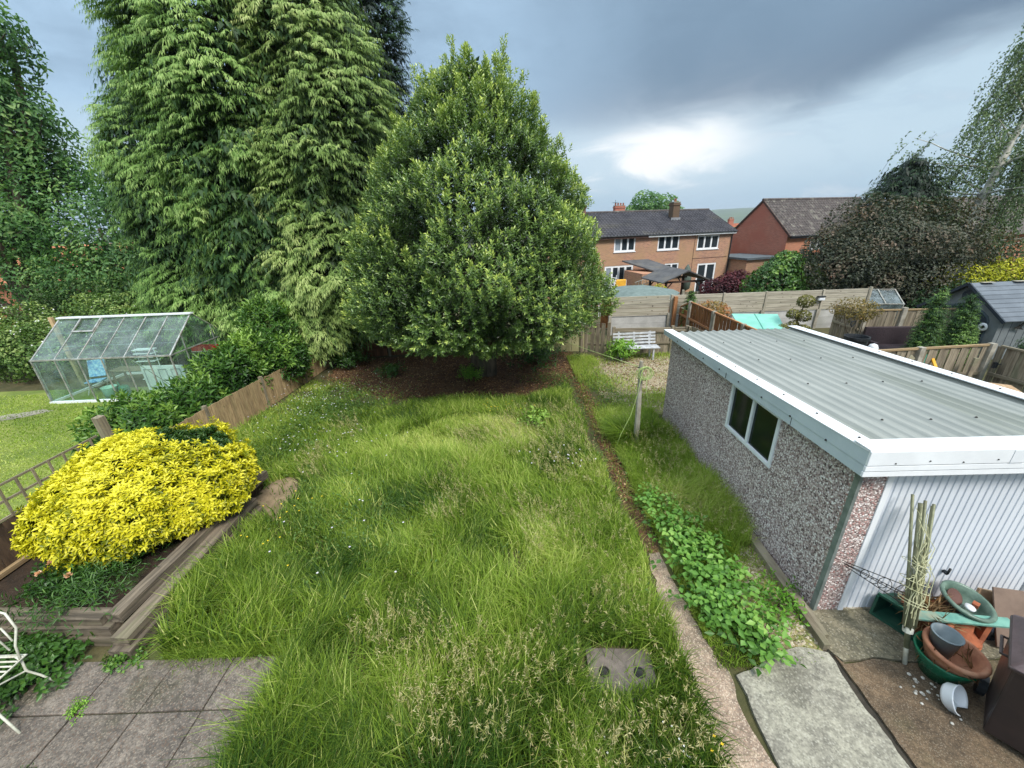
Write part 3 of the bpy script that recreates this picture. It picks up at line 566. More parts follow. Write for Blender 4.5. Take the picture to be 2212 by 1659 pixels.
# right neighbour's grey fences
board_fence('board_fence', 'grey close-board fence with concrete posts behind the junk pile', (7.55, 8.75, 0), (11.62, 8.98, 0), -0.1, 1.44, 0.13, WOODG, 0.004, 0.016, CONPOST, (0.6, 2.2, 4.0), 0.06, 0.12, (0.75,), cap=WOODT, side=-1, proud=0.02)
board_fence('board_fence', 'grey close-board fence turning towards the camera at the right edge', (11.72, 8.95, 0), (11.95, 5.2, 0), -0.1, 1.42, 0.14, WOODG, 0.004, 0.016, CONPOST, (1.9,), 0.06, 0.12, (0.75, 0.3), cap=WOODG, side=-1, proud=0.02)
board_fence('board_fence', 'grey fence with two concrete posts behind the wicker bench', (12.0, 13.3, 0), (16.0, 12.95, 0), -0.2, 1.38, 0.15, WOODG, 0.004, 0.016, CONPOST, (0.2, 1.4, 3.3), 0.1, 0.13, (0.75,), cap=WOODT, side=-1, proud=0.015)
board_fence('board_fence', 'short grey fence panel left of the concrete post by the sofa', (12.05, 13.35, 0), (12.25, 14.6, 0), -0.2, 1.36, 0.15, WOODG, 0.004, 0.016, CONPOST, (), 0.1, 0.13, (0.75,), side=1)
board_fence('board_fence', "far grey fence below the purple maple in the terrace's garden", (10.6, 24.4, 0), (17.4, 24.0, 0), -1.6, 0.35, 0.16, WOODG, 0.004, 0.016, CONPOST, (0.1, 1.7, 3.3, 4.9, 6.5), 0.12, 0.12, ())

# ================================================================== raised bed
rb = thing('raised_bed', 'raised flower bed of stacked old railway sleepers', 'raised bed', (-4.9, 3.4, 0))
piece('sleeper', SLEEP, rb, (-1.17, 0.02, 0.33), (2.30, 0.16, 0.105), (0, 0.004, rad(-2)))
piece('sleeper', SLEEP, rb, (-1.10, -0.02, 0.21), (2.36, 0.16, 0.115), (0, -0.003, rad(-2)))
piece('sleeper', SLEEP, rb, (-1.02, -0.04, 0.08), (2.44, 0.17, 0.13), (0, 0.002, rad(-2.5)))
piece('sleeper', SLEEP, rb, (0.15, 1.12, 0.34), (0.17, 2.35, 0.13), (0.01, 0, rad(-3)))
piece('sleeper', SLEEP, rb, (0.33, 0.96, 0.235), (0.19, 2.45, 0.12), (0.015, 0.08, rad(-1)))
piece('sleeper', SLEEP, rb, (0.36, 0.92, 0.08), (0.26, 2.5, 0.13), (0, 0, rad(-2)))
piece('sleeper', SLEEP, rb, (0.17, 2.60, 0.34), (0.16, 0.52, 0.14), (0.0, 0, rad(-7)))
MB().b2((-2.2, 0.05, 0.0), (0.1, 2.9, 0.24)).build('bed_soil', M('bed_earth', S(64, 50, 38), S(44, 36, 28), S(70, 84, 44), scale=6, rough=0.95, bscale=30, bstr=0.8, bdist=0.03, rnd=0), rb)

# ================================================================== white bench
wb_ = thing('garden_bench', 'white painted slatted bench against the rear fence', 'bench', (4.36, 13.12, 0.0), rad(-1))
BW = M('worn_white', S(190, 192, 194), S(158, 160, 162), S(120, 122, 116), scale=9, rough=0.7, rnd=0.05, bscale=30)
for i in range(4): piece('backrest_slat', BW, wb_, (-0.02, 0.20 + 0.035 * i, 0.52 + 0.105 * i), (1.48, 0.022, 0.07), (rad(-16), rad(-1.0), 0))
for i in range(4): piece('seat_slat', BW, wb_, (0.0, -0.22 + 0.105 * i, 0.445), (1.5, 0.092, 0.026))
for x in (-0.55, 0.55):
    MB().box((x, -0.20, 0.215), (0.055, 0.06, 0.43)).build('leg', BW, wb_); MB().bar((x, 0.16, 0.0), (x, 0.34, 0.90), 0.05, 0.05, (0, 1, 0)).build('leg', BW, wb_)
for x in (-0.55, -0.02, 0.5): MB().bar((x, 0.17, 0.46), (x, 0.335, 0.88), 0.045, 0.02, (0, 1, 0)).build('back_support', BW, wb_)

# ================================================================== clothes-line post
cp_ = thing('clothes_post', 'leaning pale concrete clothes post in the grass strip', 'post', (2.60, 7.30, 0))
MB().tube([(0, 0, -0.1), (-0.005, 0, 0.6), (-0.015, 0.02, 1.25), (-0.03, 0.03, 1.80), (-0.03, 0.03, 1.93)], [0.062, 0.058, 0.05, 0.044, 0.036], 8).build('shaft', CONPOST, cp_, smooth=False)
MB().tube([(-0.10, 0.02, 1.80), (0.05, 0.03, 1.80)], 0.012, 8).build('cleat', STEELD, cp_)
ROPE = M('green_line', S(176, 194, 124), S(150, 170, 100), scale=9, rnd=0, rough=0.5)
rp = MB(); P_ = []
for i in range(150):
    a = i * 0.33; rr = 0.11 + 0.02 * math.sin(i * 0.13); P_.append((2.62 + rr * math.cos(a) + 0.05 * math.sin(i * .05), 7.22 - 0.015 * math.sin(i * 0.4) , 1.72 + rr * 1.15 * math.sin(a) - 0.03 * (i % 13) / 13))
rp.tube(P_, 0.006, 5)
rp.tube([(2.58, 7.28, 1.80)] + [(2.58 - 0.26 * i - 0.0, 7.3 + 0.58 * i, 1.80 - 0.9 * math.sin(math.pi * i / 22) * 0.22 - 0.01 * i) for i in range(1, 12)], 0.006, 5)
rp.tube([(2.55, 7.2, 1.66), (2.50, 7.18, 1.3), (2.40, 7.16, 0.85), (2.22, 7.15, 0.4), (2.12, 7.1, 0.1)], 0.006, 5)
rp.tube([(2.66, 7.2, 1.62), (2.68, 7.18, 1.3), (2.74, 7.16, 1.0)], 0.006, 5)
rp.build('clothes_line', ROPE, label='coiled pale green clothes line hung on the concrete post', cat='rope', smooth=True)

# ================================================================== greenhouse (left garden)
gh = thing('greenhouse', 'aluminium greenhouse with glass roof on the left lawn', 'greenhouse', (-13.72, 10.85, 0), rad(1))
GLS = glassmat('greenhouse_glass', (0.86, 0.94, 0.91, 1), haze=0.13, dirt=S(196, 210, 206))
NB, BWD, GD, EZ, RZ = 6, 0.655, 2.5, 1.34, 2.30; GLN = NB * BWD
def gbar(a, b, w=0.03, nm='glazing_bar', h=0.03): MB().bar(a, b, w, h).build(nm, ALU, gh)
MB().b2((-0.03, -0.04, 0), (GLN + 0.03, 0.04, 0.07)).build('base_rail', WHITE, gh); MB().b2((-0.03, GD - 0.04, 0), (GLN + 0.03, GD + 0.04, 0.07)).build('base_rail', WHITE, gh)
for x in (0, GLN): MB().b2((x - 0.03, 0.04, 0), (x + 0.03, GD - 0.04, 0.07)).build('base_rail', WHITE, gh)
for y in (0, GD): gbar((-0.03, y, EZ), (GLN + 0.03, y, EZ), 0.045, 'eave_rail', 0.04)
MB().b2((-0.05, GD / 2 - 0.09, RZ - 0.01), (GLN + 0.05, GD / 2 + 0.06, RZ + 0.03)).build('ridge', WHITE, gh)
for i in range(NB + 1):
    x = i * BWD; ww = 0.04 if i in (0, NB) else 0.026
    for y in (0, GD): gbar((x, y, 0.07), (x, y, EZ), ww); gbar((x, y, EZ), (x, GD / 2, RZ), ww)
for x in (0, GLN):
    for y in (0.62, GD - 0.62): gbar((x, y, 0.07), (x, y, EZ + (RZ - EZ) * 0.5), 0.026)
    gbar((x, 0, EZ), (x, GD, EZ), 0.03)
gbar((GLN - BWD * 1.9, 0.03, EZ), (GLN, 0.03, 0.1), 0.02, 'brace', 0.015); gbar((0.02, 0.03, 0.1), (0.05, 0.03, EZ), 0.02, 'brace', 0.015)
slen_ = math.hypot(GD / 2, RZ - EZ); sa = math.atan2(RZ - EZ, GD / 2)
def pane(lo, hi, nm='glass_pane'): MB().b2(lo, hi).build(nm, GLS, gh)
for i in range(NB):
    x = (i + 0.5) * BWD
    for j, (ta, tb) in enumerate(((0.0, 0.30), (0.30, 0.62), (0.62, 0.97))):
        tm, ln = (ta + tb) / 2, (tb - ta) * slen_
        for sgn in (0, 1):
            y = (GD / 2) * tm if sgn == 0 else GD - (GD / 2) * tm; dz = 0.006 * (2 - j)
            o = link('glass_pane', MB().box((0, 0, 0), (BWD - 0.03, ln + 0.02, 0.004)).mesh('glass_pane', GLS), gh, (x, y, EZ + (RZ - EZ) * tm + dz - 0.008), (sa if sgn == 0 else -sa, 0, 0))
    for y in (0.0, GD): pane((i * BWD + 0.014, y - 0.002, 0.07), ((i + 1) * BWD - 0.014, y + 0.002, EZ - 0.02))
for x in (0, GLN):
    for a, b in ((0.014, 0.61), (0.63, GD - 0.63), (GD - 0.61, GD - 0.014)): pane((x - 0.002, a, 0.07), (x + 0.002, b, EZ - 0.02))
    MB().add([(x, 0.05, EZ + 0.02), (x, GD - 0.05, EZ + 0.02), (x, GD / 2, RZ - 0.03), (x + .004, 0.05, EZ + 0.02), (x + .004, GD - 0.05, EZ + 0.02), (x + .004, GD / 2, RZ - 0.03)], [(0, 1, 2), (5, 4, 3), (0, 3, 4, 1), (1, 4, 5, 2), (2, 5, 3, 0)]).build('gable_pane', GLS, gh)
vt = MB()
for lo, hi in (((-0.32, -0.30, 0), (-0.28, 0.30, 0.03)), ((0.28, -0.30, 0), (0.32, 0.30, 0.03)), ((-0.28, -0.30, 0), (0.28, -0.25, 0.03)), ((-0.28, 0.27, 0), (0.28, 0.30, 0.03))): vt.b2(lo, hi)
vt.build('roof_vent', ALU, gh, loc=(1.5 * BWD, GD / 2 * 0.80, EZ + (RZ - EZ) * 0.80 + 0.02), rot=(sa, 0, 0))
# things stored in the greenhouse
def gp(x, y, z=0.0): return (-13.72 + x, 10.85 + y, z)
def gthing(name, label, cat, x, y, z=0.0, rz=0.0): return thing(name, label, cat, gp(x, y, z), rz)
t = gthing('folding_chair', 'folding chair with blue patterned cushion inside the greenhouse', 'chair', 0.62, 0.95, 0, rad(20)); t.scale = (0.82, 0.82, 0.86)
CUSH = M('blue_cloth', S(74, 140, 200), S(170, 206, 226), S(40, 96, 164), scale=16, rnd=0, rough=0.8, stain=0.8)
MB().bar((0, 0.05, 0.55), (0, 0.32, 1.12), 0.52, 0.06, (0, -1, 0.4)).build('cushion', CUSH, t, bevel=0.02)
MB().box((0, -0.18, 0.46), (0.5, 0.44, 0.05)).build('seat', CUSH, t, bevel=0.015)
for x in (-0.27, 0.27):
    MB().tube([(x, -0.42, 0.0), (x, 0.06, 0.48), (x, 0.36, 1.18)], 0.014, 6).build('leg', ALU, t); MB().tube([(x, 0.30, 0.0), (x, -0.36, 0.48)], 0.014, 6).build('leg', ALU, t)
dr = gthing('panelled_door', 'white panelled door leaning inside the greenhouse', 'door', 3.05, 0.62, 0.06, rad(-2))
MB().box((0, 0, 0.42), (1.32, 0.035, 0.80)).build('slab', WHITE, dr, bevel=0.004)
for x, wd in ((-0.43, 0.30), (0.0, 0.26), (0.42, 0.30)): MB().b2((x - wd / 2, -0.032, 0.12), (x - wd / 2 + 0.02, -0.018, 0.72)).b2((x + wd / 2 - 0.02, -0.032, 0.12), (x + wd / 2, -0.018, 0.72)).b2((x - wd / 2, -0.031, 0.70), (x + wd / 2, -0.0181, 0.72)).b2((x - wd / 2, -0.031, 0.12), (x + wd / 2, -0.0181, 0.14)).build('panel_moulding', M('moulding_grey', S(176, 182, 186), scale=5, rnd=0), dr)
rk = gthing('wire_rack', 'white wire shelf rack in the middle of the greenhouse', 'rack', 2.08, 1.3)
for x in (-0.3, 0.3): MB().tube([(x, 0, 0), (x, 0, 1.25)], 0.012, 6).build('upright', WHITE, rk)
for z in (0.25, 0.85, 0.98, 1.1, 1.22): MB().box((0, 0, z), (0.6, 0.25, 0.02)).build('shelf', WHITE, rk)
st_ = gthing('staging_bench', 'grey slatted staging bench inside the greenhouse', 'bench', 1.5, 1.6)
for i in range(4): piece('slat', WOODG, st_, (0, -0.2 + i * 0.13, 0.5), (1.9, 0.1, 0.025))
for x in (-0.85, 0.85):
    for y in (-0.2, 0.2): piece('leg', WOODG, st_, (x, y, 0.24), (0.05, 0.05, 0.48))
wc = gthing('watering_can', 'green watering can with spout inside the greenhouse', 'watering can', 1.85, 0.42, 0.0, rad(150))
MB().lathe([(0.0, 0.0), (0.14, 0.0), (0.145, 0.02), (0.13, 0.30), (0.11, 0.33), (0.0, 0.34)], 18).build('body', M('can_green', S(60, 130, 104), S(48, 110, 88), rnd=0, rough=0.4), wc, smooth=True)
MB().tube([(0.12, 0, 0.06), (0.24, 0, 0.2), (0.38, 0, 0.40)], [0.035, 0.022, 0.016], 8).build('spout', MATS['can_green'], wc, smooth=True)
MB().tube([(-0.12, 0, 0.1), (-0.2, 0, 0.2), (-0.14, 0, 0.36), (0.0, 0, 0.38)], 0.014, 6).build('handle', MATS['can_green'], wc, smooth=True)
t = gthing('water_butt', 'pale green tub standing behind the watering can', 'tub', 1.52, 0.32)
MB().lathe([(0.0, 0.0), (0.16, 0.0), (0.19, 0.34), (0.20, 0.36), (0.185, 0.36), (0.155, 0.03), (0, 0.02)], 18).build('body', M('tub_pale', S(170, 206, 190), S(150, 190, 174), rnd=0, rough=0.5), t, smooth=True)
t = gthing('seed_tray', 'red plastic crates on a shelf at the right end of the greenhouse', 'crate', 3.55, 1.9, 0.0)
MB().box((0, 0, 0.96), (0.75, 0.35, 0.03)).build('shelf', WOODL, t)
RED = M('red_plastic', S(176, 60, 46), S(150, 44, 36), rnd=0.05)
for x in (-0.2, 0.2): MB().b2((x - 0.17, -0.14, 0.975), (x + 0.17, 0.14, 1.0)).b2((x - 0.17, -0.14, 1.0), (x - 0.15, 0.14, 1.12)).b2((x + 0.15, -0.14, 1.0), (x + 0.17, 0.14, 1.12)).b2((x - 0.15, -0.14, 1.0), (x + 0.15, -0.12, 1.12)).b2((x - 0.15, 0.12, 1.0), (x + 0.15, 0.14, 1.12)).build('crate', RED, t)
for x in (-0.34, 0.34): MB().box((x, 0, 0.47), (0.04, 0.3, 0.95)).build('support', WOODL, t)
# leaning post behind the greenhouse
MB().bar((-14.2, 12.3, -0.05), (-14.62, 12.6, 2.25), 0.10, 0.10, (0, 1, 0)).build('fence_post', WOODT, label='leaning timber post at the left end of the greenhouse', cat='post', bevel=0.01)
# ================================================================== trees and shrubs
CONL = leafmat('leyland_leaf', S(42, 72, 34), S(120, 156, 76), S(184, 206, 126), 0.25, 0.55, 0.3)
CONO = leafmat('leyland_olive', S(50, 76, 36), S(128, 156, 80), S(192, 204, 130), 0.25, 0.55, 0.3)
COND = leafmat('dark_conifer', S(18, 36, 22), S(40, 70, 36), S(76, 104, 52), 0.2, 0.55, 0.3)
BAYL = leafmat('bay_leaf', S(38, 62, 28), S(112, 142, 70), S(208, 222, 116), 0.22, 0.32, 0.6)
ASHL = leafmat('ash_leaf', S(46, 80, 44), S(98, 140, 80), S(168, 194, 120), 0.42, 0.5, 0.35)
BRAM = leafmat('bramble_leaf', S(44, 66, 30), S(92, 124, 54), S(168, 184, 110), 0.3, 0.5, 0.35)
SHRB = leafmat('shrub_leaf', S(36, 66, 26), S(74, 114, 44), S(150, 182, 80), 0.3, 0.4, 0.45)
YELL = leafmat('choisya_gold', S(104, 118, 20), S(212, 204, 36), S(244, 234, 76), 0.3, 0.4, 0.4)
YELG = leafmat('choisya_green', S(30, 58, 20), S(52, 86, 30), S(110, 130, 40), 0.25, 0.4, 0.4)
COPP = leafmat('copper_leaf', S(28, 42, 28), S(64, 70, 48), S(118, 98, 80), 0.22, 0.5, 0.35)
PURP = leafmat('maple_leaf', S(34, 14, 20), S(84, 34, 44), S(128, 62, 66), 0.25, 0.5, 0.3)
BIRC = leafmat('birch_leaf', S(60, 82, 54), S(110, 132, 90), S(180, 194, 150), 0.38, 0.45, 0.4)
GOLD = leafmat('gold_conifer', S(70, 80, 20), S(160, 164, 30), S(210, 206, 60), 0.25, 0.5, 0.3)
YOUNG = leafmat('young_leaf', S(56, 100, 30), S(108, 158, 50), S(176, 208, 92), 0.35, 0.45, 0.35)
RUSTL = leafmat('rusty_leaf', S(80, 76, 40), S(140, 122, 62), S(176, 112, 70), 0.25, 0.5, 0.35)
LITL = leafmat('dead_leaf', S(70, 46, 30), S(124, 92, 60), S(184, 156, 116), 0.1, 0.8, 0.2)
def limb(mb, a, b, r0, r1, sag=0.0, n=6, wob=0.05):
    a, b = np.array(a, float), np.array(b, float); L = np.linalg.norm(b - a); pts = []
    for i in range(n + 1):
        t = i / n; pts.append(tuple(a + (b - a) * t + np.array([0, 0, -sag * math.sin(math.pi * t)]) + (RNG.normal(0, wob * L / n, 3) if 0 < i < n else 0)))
    mb.tube(pts, [r0 + (r1 - r0) * i / n for i in range(n + 1)], 7, False); return pts
def conifer(name, label, base, H, prof, nsp, mat, t0, trunk_r=0.2, slen=0.6, K=18, L=0.16, W=0.042, zb=1.0, front=True, lf=1.1, droop=0.9, seed=1, gaps=0.35, group=None):
    base = np.array(base, float); t = thing(name, label, 'tree', tuple(base), group=group)
    tr = MB(); tr.tube([(0, 0, -0.1), (0.05, 0, H * 0.35), (0, 0.05, H * 0.7), (0, 0, H * 0.97)], [trunk_r, trunk_r * 0.8, trunk_r * 0.45, 0.02], 9)
    for i in range(50):
        z = RNG.uniform(zb, H * 0.9); a = RNG.uniform(0, 6.28); r = np.interp(z, [p[0] for p in prof], [p[1] for p in prof]) * 0.75
        limb(tr, (0, 0, z - 0.1), (r * math.cos(a), r * math.sin(a), z + 0.25), 0.035, 0.008, n=3)
    tr.build('trunk', DARKW, t)
    pz, pr = [p[0] for p in prof], [p[1] for p in prof]; zz = np.linspace(zb, H, 200); wgt = np.interp(zz, pz, pr) + 0.1; cdf = np.cumsum(wgt); cdf /= cdf[-1]
    n = int(nsp * 1.5); z = np.interp(RNG.random(n), cdf, zz); a = RNG.uniform(-math.pi, math.pi, n)
    vis = np.cos(a + math.pi / 2 + 0.15); keep = RNG.random(n) < np.where(vis > -0.35, 1.0, 0.35); z, a = z[keep], a[keep]; n = len(z)
    lp1, lp2 = Lump(lf, 12, seed), Lump(lf * 2.6, 12, seed + 5)
    od = np.stack([np.cos(a), np.sin(a), np.zeros(n)], 1); R = np.interp(z, pz, pr); S0 = od * R[:, None] + np.stack([0 * z, 0 * z, z], 1)
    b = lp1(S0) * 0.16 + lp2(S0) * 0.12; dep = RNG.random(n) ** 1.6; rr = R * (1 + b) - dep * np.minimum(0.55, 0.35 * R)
    keep = (lp2(S0 * 1.3 + 7) > -1.25 + gaps) | (dep > 0.5); rr = np.clip(rr, 0.05, None)
    P = od * rr[:, None]; P[:, 2] = z; P, od, z, dep, b = P[keep], od[keep], z[keep], dep[keep], b[keep]; n = len(P)
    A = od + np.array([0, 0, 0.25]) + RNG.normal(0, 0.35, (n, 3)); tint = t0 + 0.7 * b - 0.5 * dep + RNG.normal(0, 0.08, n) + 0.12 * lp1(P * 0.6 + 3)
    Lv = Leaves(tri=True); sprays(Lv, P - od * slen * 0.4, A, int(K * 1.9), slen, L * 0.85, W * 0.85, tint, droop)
    # older growth deeper in, tinted darkest as the crown's inner shade mass
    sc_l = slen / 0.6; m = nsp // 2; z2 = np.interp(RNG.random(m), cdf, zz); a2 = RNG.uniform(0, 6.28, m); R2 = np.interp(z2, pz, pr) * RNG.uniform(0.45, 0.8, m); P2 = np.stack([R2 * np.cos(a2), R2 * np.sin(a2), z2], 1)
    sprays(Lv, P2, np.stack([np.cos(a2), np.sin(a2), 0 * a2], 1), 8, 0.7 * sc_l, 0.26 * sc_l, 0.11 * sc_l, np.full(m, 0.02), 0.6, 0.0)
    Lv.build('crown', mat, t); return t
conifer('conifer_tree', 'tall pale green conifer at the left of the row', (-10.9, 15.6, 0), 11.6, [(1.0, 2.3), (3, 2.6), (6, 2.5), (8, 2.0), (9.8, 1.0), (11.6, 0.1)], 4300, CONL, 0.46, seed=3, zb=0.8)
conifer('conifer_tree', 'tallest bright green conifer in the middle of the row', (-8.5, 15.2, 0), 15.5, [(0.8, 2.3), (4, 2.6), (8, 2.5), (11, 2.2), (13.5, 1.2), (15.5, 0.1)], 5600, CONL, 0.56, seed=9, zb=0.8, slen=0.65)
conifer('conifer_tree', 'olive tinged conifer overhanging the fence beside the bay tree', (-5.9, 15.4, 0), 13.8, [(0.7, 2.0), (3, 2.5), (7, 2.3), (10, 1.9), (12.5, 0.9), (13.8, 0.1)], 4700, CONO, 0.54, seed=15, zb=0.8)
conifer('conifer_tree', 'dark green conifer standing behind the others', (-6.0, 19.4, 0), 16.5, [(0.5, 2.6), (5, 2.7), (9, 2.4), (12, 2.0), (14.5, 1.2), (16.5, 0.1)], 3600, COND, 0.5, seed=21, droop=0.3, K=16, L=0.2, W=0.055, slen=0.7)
# low drooping conifer growth in front, over the fence
conifer('conifer_tree', 'low bushy young conifer drooping over the tan fence', (-6.9, 13.7, 0), 3.2, [(0.5, 1.0), (1.4, 1.35), (2.4, 0.9), (3.2, 0.1)], 650, CONO, 0.5, trunk_r=0.06, slen=0.5, seed=31, zb=0.5)
# ---- bay tree
bay = thing('bay_tree', 'large dense broad-leaved evergreen tree in the middle of the garden', 'tree', (-0.87, 11.9, 0))
bp = [(1.4, 2.2), (1.95, 3.35), (2.7, 3.68), (4.0, 3.3), (5.5, 2.62), (6.5, 1.88), (7.3, 1.2), (8.1, 0.35)]
tb_ = MB()
for dx, top, r in ((-0.16, (-0.9, -0.2, 4.2), 0.20), (0.16, (0.5, 0.1, 5.8), 0.18), (0.05, (0.1, 0.6, 6.5), 0.14)):
    limb(tb_, (dx, 0.1, -0.1), (dx * 1.7, 0.05, 1.3), r * 1.25, r, n=4, wob=0.03); limb(tb_, (dx * 1.7, 0.05, 1.25), top, r, 0.05, n=5, wob=0.06)
for i in range(70):
    z = RNG.uniform(1.2, 6.8); a = RNG.uniform(0, 6.28); r = np.interp(z + 0.4, [p[0] for p in bp], [p[1] for p in bp]) * 0.85; limb(tb_, (0.1 * math.cos(a), 0.1 * math.sin(a), max(0.9, z - 0.8)), (r * math.cos(a), r * math.sin(a), z + 0.3), 0.05, 0.01, n=4, wob=0.1)
tb_.build('trunk', BARK, bay, smooth=True)
Lv = Leaves(); n = 14500; zz = np.linspace(1.35, 8.05, 200); pz, pr = [p[0] for p in bp], [p[1] for p in bp]; wg = np.interp(zz, pz, pr) * 1.15 + 0.1; cdf = np.cumsum(wg); cdf /= cdf[-1]
z = np.interp(RNG.random(n), cdf, zz); a = RNG.uniform(-math.pi, math.pi, n); keep = RNG.random(n) < np.where(np.cos(a + math.pi / 2) > -0.3, 1.0, 0.35); z, a = z[keep], a[keep]; n = len(z)
od = np.stack([np.cos(a), np.sin(a), 0 * a], 1); R = np.interp(z, pz, pr); S0 = od * R[:, None] + np.stack([0 * z, 0 * z, z], 1)
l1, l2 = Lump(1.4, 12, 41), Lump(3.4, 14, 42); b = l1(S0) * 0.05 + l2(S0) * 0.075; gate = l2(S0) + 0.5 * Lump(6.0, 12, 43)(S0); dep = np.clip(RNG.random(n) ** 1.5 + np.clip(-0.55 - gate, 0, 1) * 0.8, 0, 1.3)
rr = R * (1 + b) - dep * 0.7; slope = -np.gradient(np.interp(zz, pz, pr), zz); up = np.interp(z, zz, slope)
P = od * np.clip(rr, 0.02, None)[:, None]; P[:, 2] = z; A = od * 0.75 + np.array([0, 0, 1]) * (0.75 + np.clip(up, -0.7, 1))[:, None] + RNG.normal(0, 0.28, (n, 3))
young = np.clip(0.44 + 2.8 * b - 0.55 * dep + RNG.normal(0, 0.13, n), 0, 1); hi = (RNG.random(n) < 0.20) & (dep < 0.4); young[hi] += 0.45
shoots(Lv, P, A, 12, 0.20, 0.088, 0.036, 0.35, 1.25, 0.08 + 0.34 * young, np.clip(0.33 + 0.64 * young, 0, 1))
# upright leading shoots that break the outline
for i in range(96):
    zc = RNG.uniform(2.5, 7.4) if i < 64 else RNG.uniform(6.0, 7.9); a_ = RNG.uniform(0, 6.28); rc = np.interp(zc, pz, pr) * RNG.uniform(0.85, 1.04); hgt = RNG.uniform(0.45, 0.95) * (1.0 if zc > 6.0 else 0.8)
    m = 26; tt = RNG.random(m); pp = np.stack([rc * math.cos(a_) + RNG.normal(0, 0.10, m) * (1 - 0.6 * tt), rc * math.sin(a_) + RNG.normal(0, 0.10, m) * (1 - 0.6 * tt), zc + hgt * tt], 1)
    shoots(Lv, pp, np.array([math.cos(a_) * 0.25, math.sin(a_) * 0.25, 1.0]) + RNG.normal(0, 0.22, (m, 3)), 9, 0.15, 0.082, 0.032, 0.3, 1.1, 0.3 + 0.3 * tt, 0.55 + 0.4 * tt)
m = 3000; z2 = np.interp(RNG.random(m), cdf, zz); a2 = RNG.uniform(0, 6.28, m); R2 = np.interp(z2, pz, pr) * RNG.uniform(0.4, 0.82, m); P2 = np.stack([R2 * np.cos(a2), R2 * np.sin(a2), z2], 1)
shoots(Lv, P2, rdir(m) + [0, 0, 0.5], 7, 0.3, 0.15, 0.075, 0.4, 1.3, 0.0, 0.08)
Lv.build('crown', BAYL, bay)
# ---- generic leafy tree or shrub: blobs of leaves on limbs
def leafy(name, label, base, blobs, nleaf, mat, L, W, tint=0.45, cat='shrub', trunk=None, shoot=0, amp=0.18, lf=2.2, seed=5, stems=6, barkm=None, inner=0.5, group=None, part='foliage', zmin=-0.75, Kk=8, slen=0.2):
    base = np.array(base, float); t = thing(name, label, cat, tuple(base), group=group); tot = sum(r[0] * r[1] + r[1] * r[2] + r[0] * r[2] for c, r in blobs); lp = Lump(lf, 12, seed); lp2 = Lump(lf * 3, 12, seed + 1)
    mb = MB(); bs = np.array(trunk[0]) if trunk else np.zeros(3); r0 = trunk[1] if trunk else 0.03
    for c, r in blobs:
        for i in range(stems if not trunk else 1): limb(mb, bs + (RNG.normal(0, 0.08, 3) * [1, 1, 0] if not trunk else 0), np.array(c) + RNG.normal(0, 0.3, 3) * np.array(r), r0, r0 * 0.3, n=5, wob=0.06)
        if trunk:
            for i in range(9): limb(mb, np.array(c) - [0, 0, r[2] * 0.5] , np.array(c) + rdir(1)[0] * np.array(r) * 0.85, r0 * 0.35, 0.01, n=4, wob=0.1)
    mb.build('trunk' if cat == 'tree' else 'stem', barkm or DARKW, t, smooth=True)
    Lv = Leaves()
    for c, r in blobs:
        k = int(nleaf * (r[0] * r[1] + r[1] * r[2] + r[0] * r[2]) / tot); P, O = ellipsoid(k, c, r, zmin, lp, amp, inner)
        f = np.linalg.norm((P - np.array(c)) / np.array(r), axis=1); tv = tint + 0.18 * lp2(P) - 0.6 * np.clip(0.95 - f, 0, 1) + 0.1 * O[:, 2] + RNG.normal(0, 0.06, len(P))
        if shoot: shoots(Lv, P, O + [0, 0, 0.35] + RNG.normal(0, 0.3, (len(P), 3)), shoot, slen, L, W, 0.45, 1.35, tv - 0.12, tv + 0.15)
        else: cloudleaves(Lv, P, O, L, W, tv)
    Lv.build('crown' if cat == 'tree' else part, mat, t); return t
# left background
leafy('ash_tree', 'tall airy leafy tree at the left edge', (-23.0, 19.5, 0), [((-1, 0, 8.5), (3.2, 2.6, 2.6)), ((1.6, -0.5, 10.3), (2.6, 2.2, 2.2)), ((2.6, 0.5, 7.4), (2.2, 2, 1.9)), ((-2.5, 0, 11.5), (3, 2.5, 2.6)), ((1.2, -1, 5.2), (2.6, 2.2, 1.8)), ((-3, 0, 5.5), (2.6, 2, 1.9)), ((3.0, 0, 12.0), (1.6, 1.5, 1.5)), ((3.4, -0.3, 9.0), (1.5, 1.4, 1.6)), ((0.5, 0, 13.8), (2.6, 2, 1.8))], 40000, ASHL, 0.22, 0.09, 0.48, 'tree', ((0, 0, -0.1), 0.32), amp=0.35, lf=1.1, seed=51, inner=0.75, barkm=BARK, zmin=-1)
leafy('tree', 'dark leafy tree filling the gap left of the conifers', (-17.6, 19.0, 0), [((0, 0, 4.6), (3.0, 2.2, 2.4)), ((1.6, -1.2, 2.8), (2.6, 2, 1.9)), ((-1.9, -0.6, 2.6), (2.3, 1.9, 1.5)), ((2.6, 0, 6.2), (1.7, 1.6, 1.6))], 20000, ASHL, 0.20, 0.085, 0.40, 'tree', ((0.2, 0, -0.1), 0.22), amp=0.3, lf=1.3, seed=57, inner=0.6, barkm=BARK, zmin=-1)
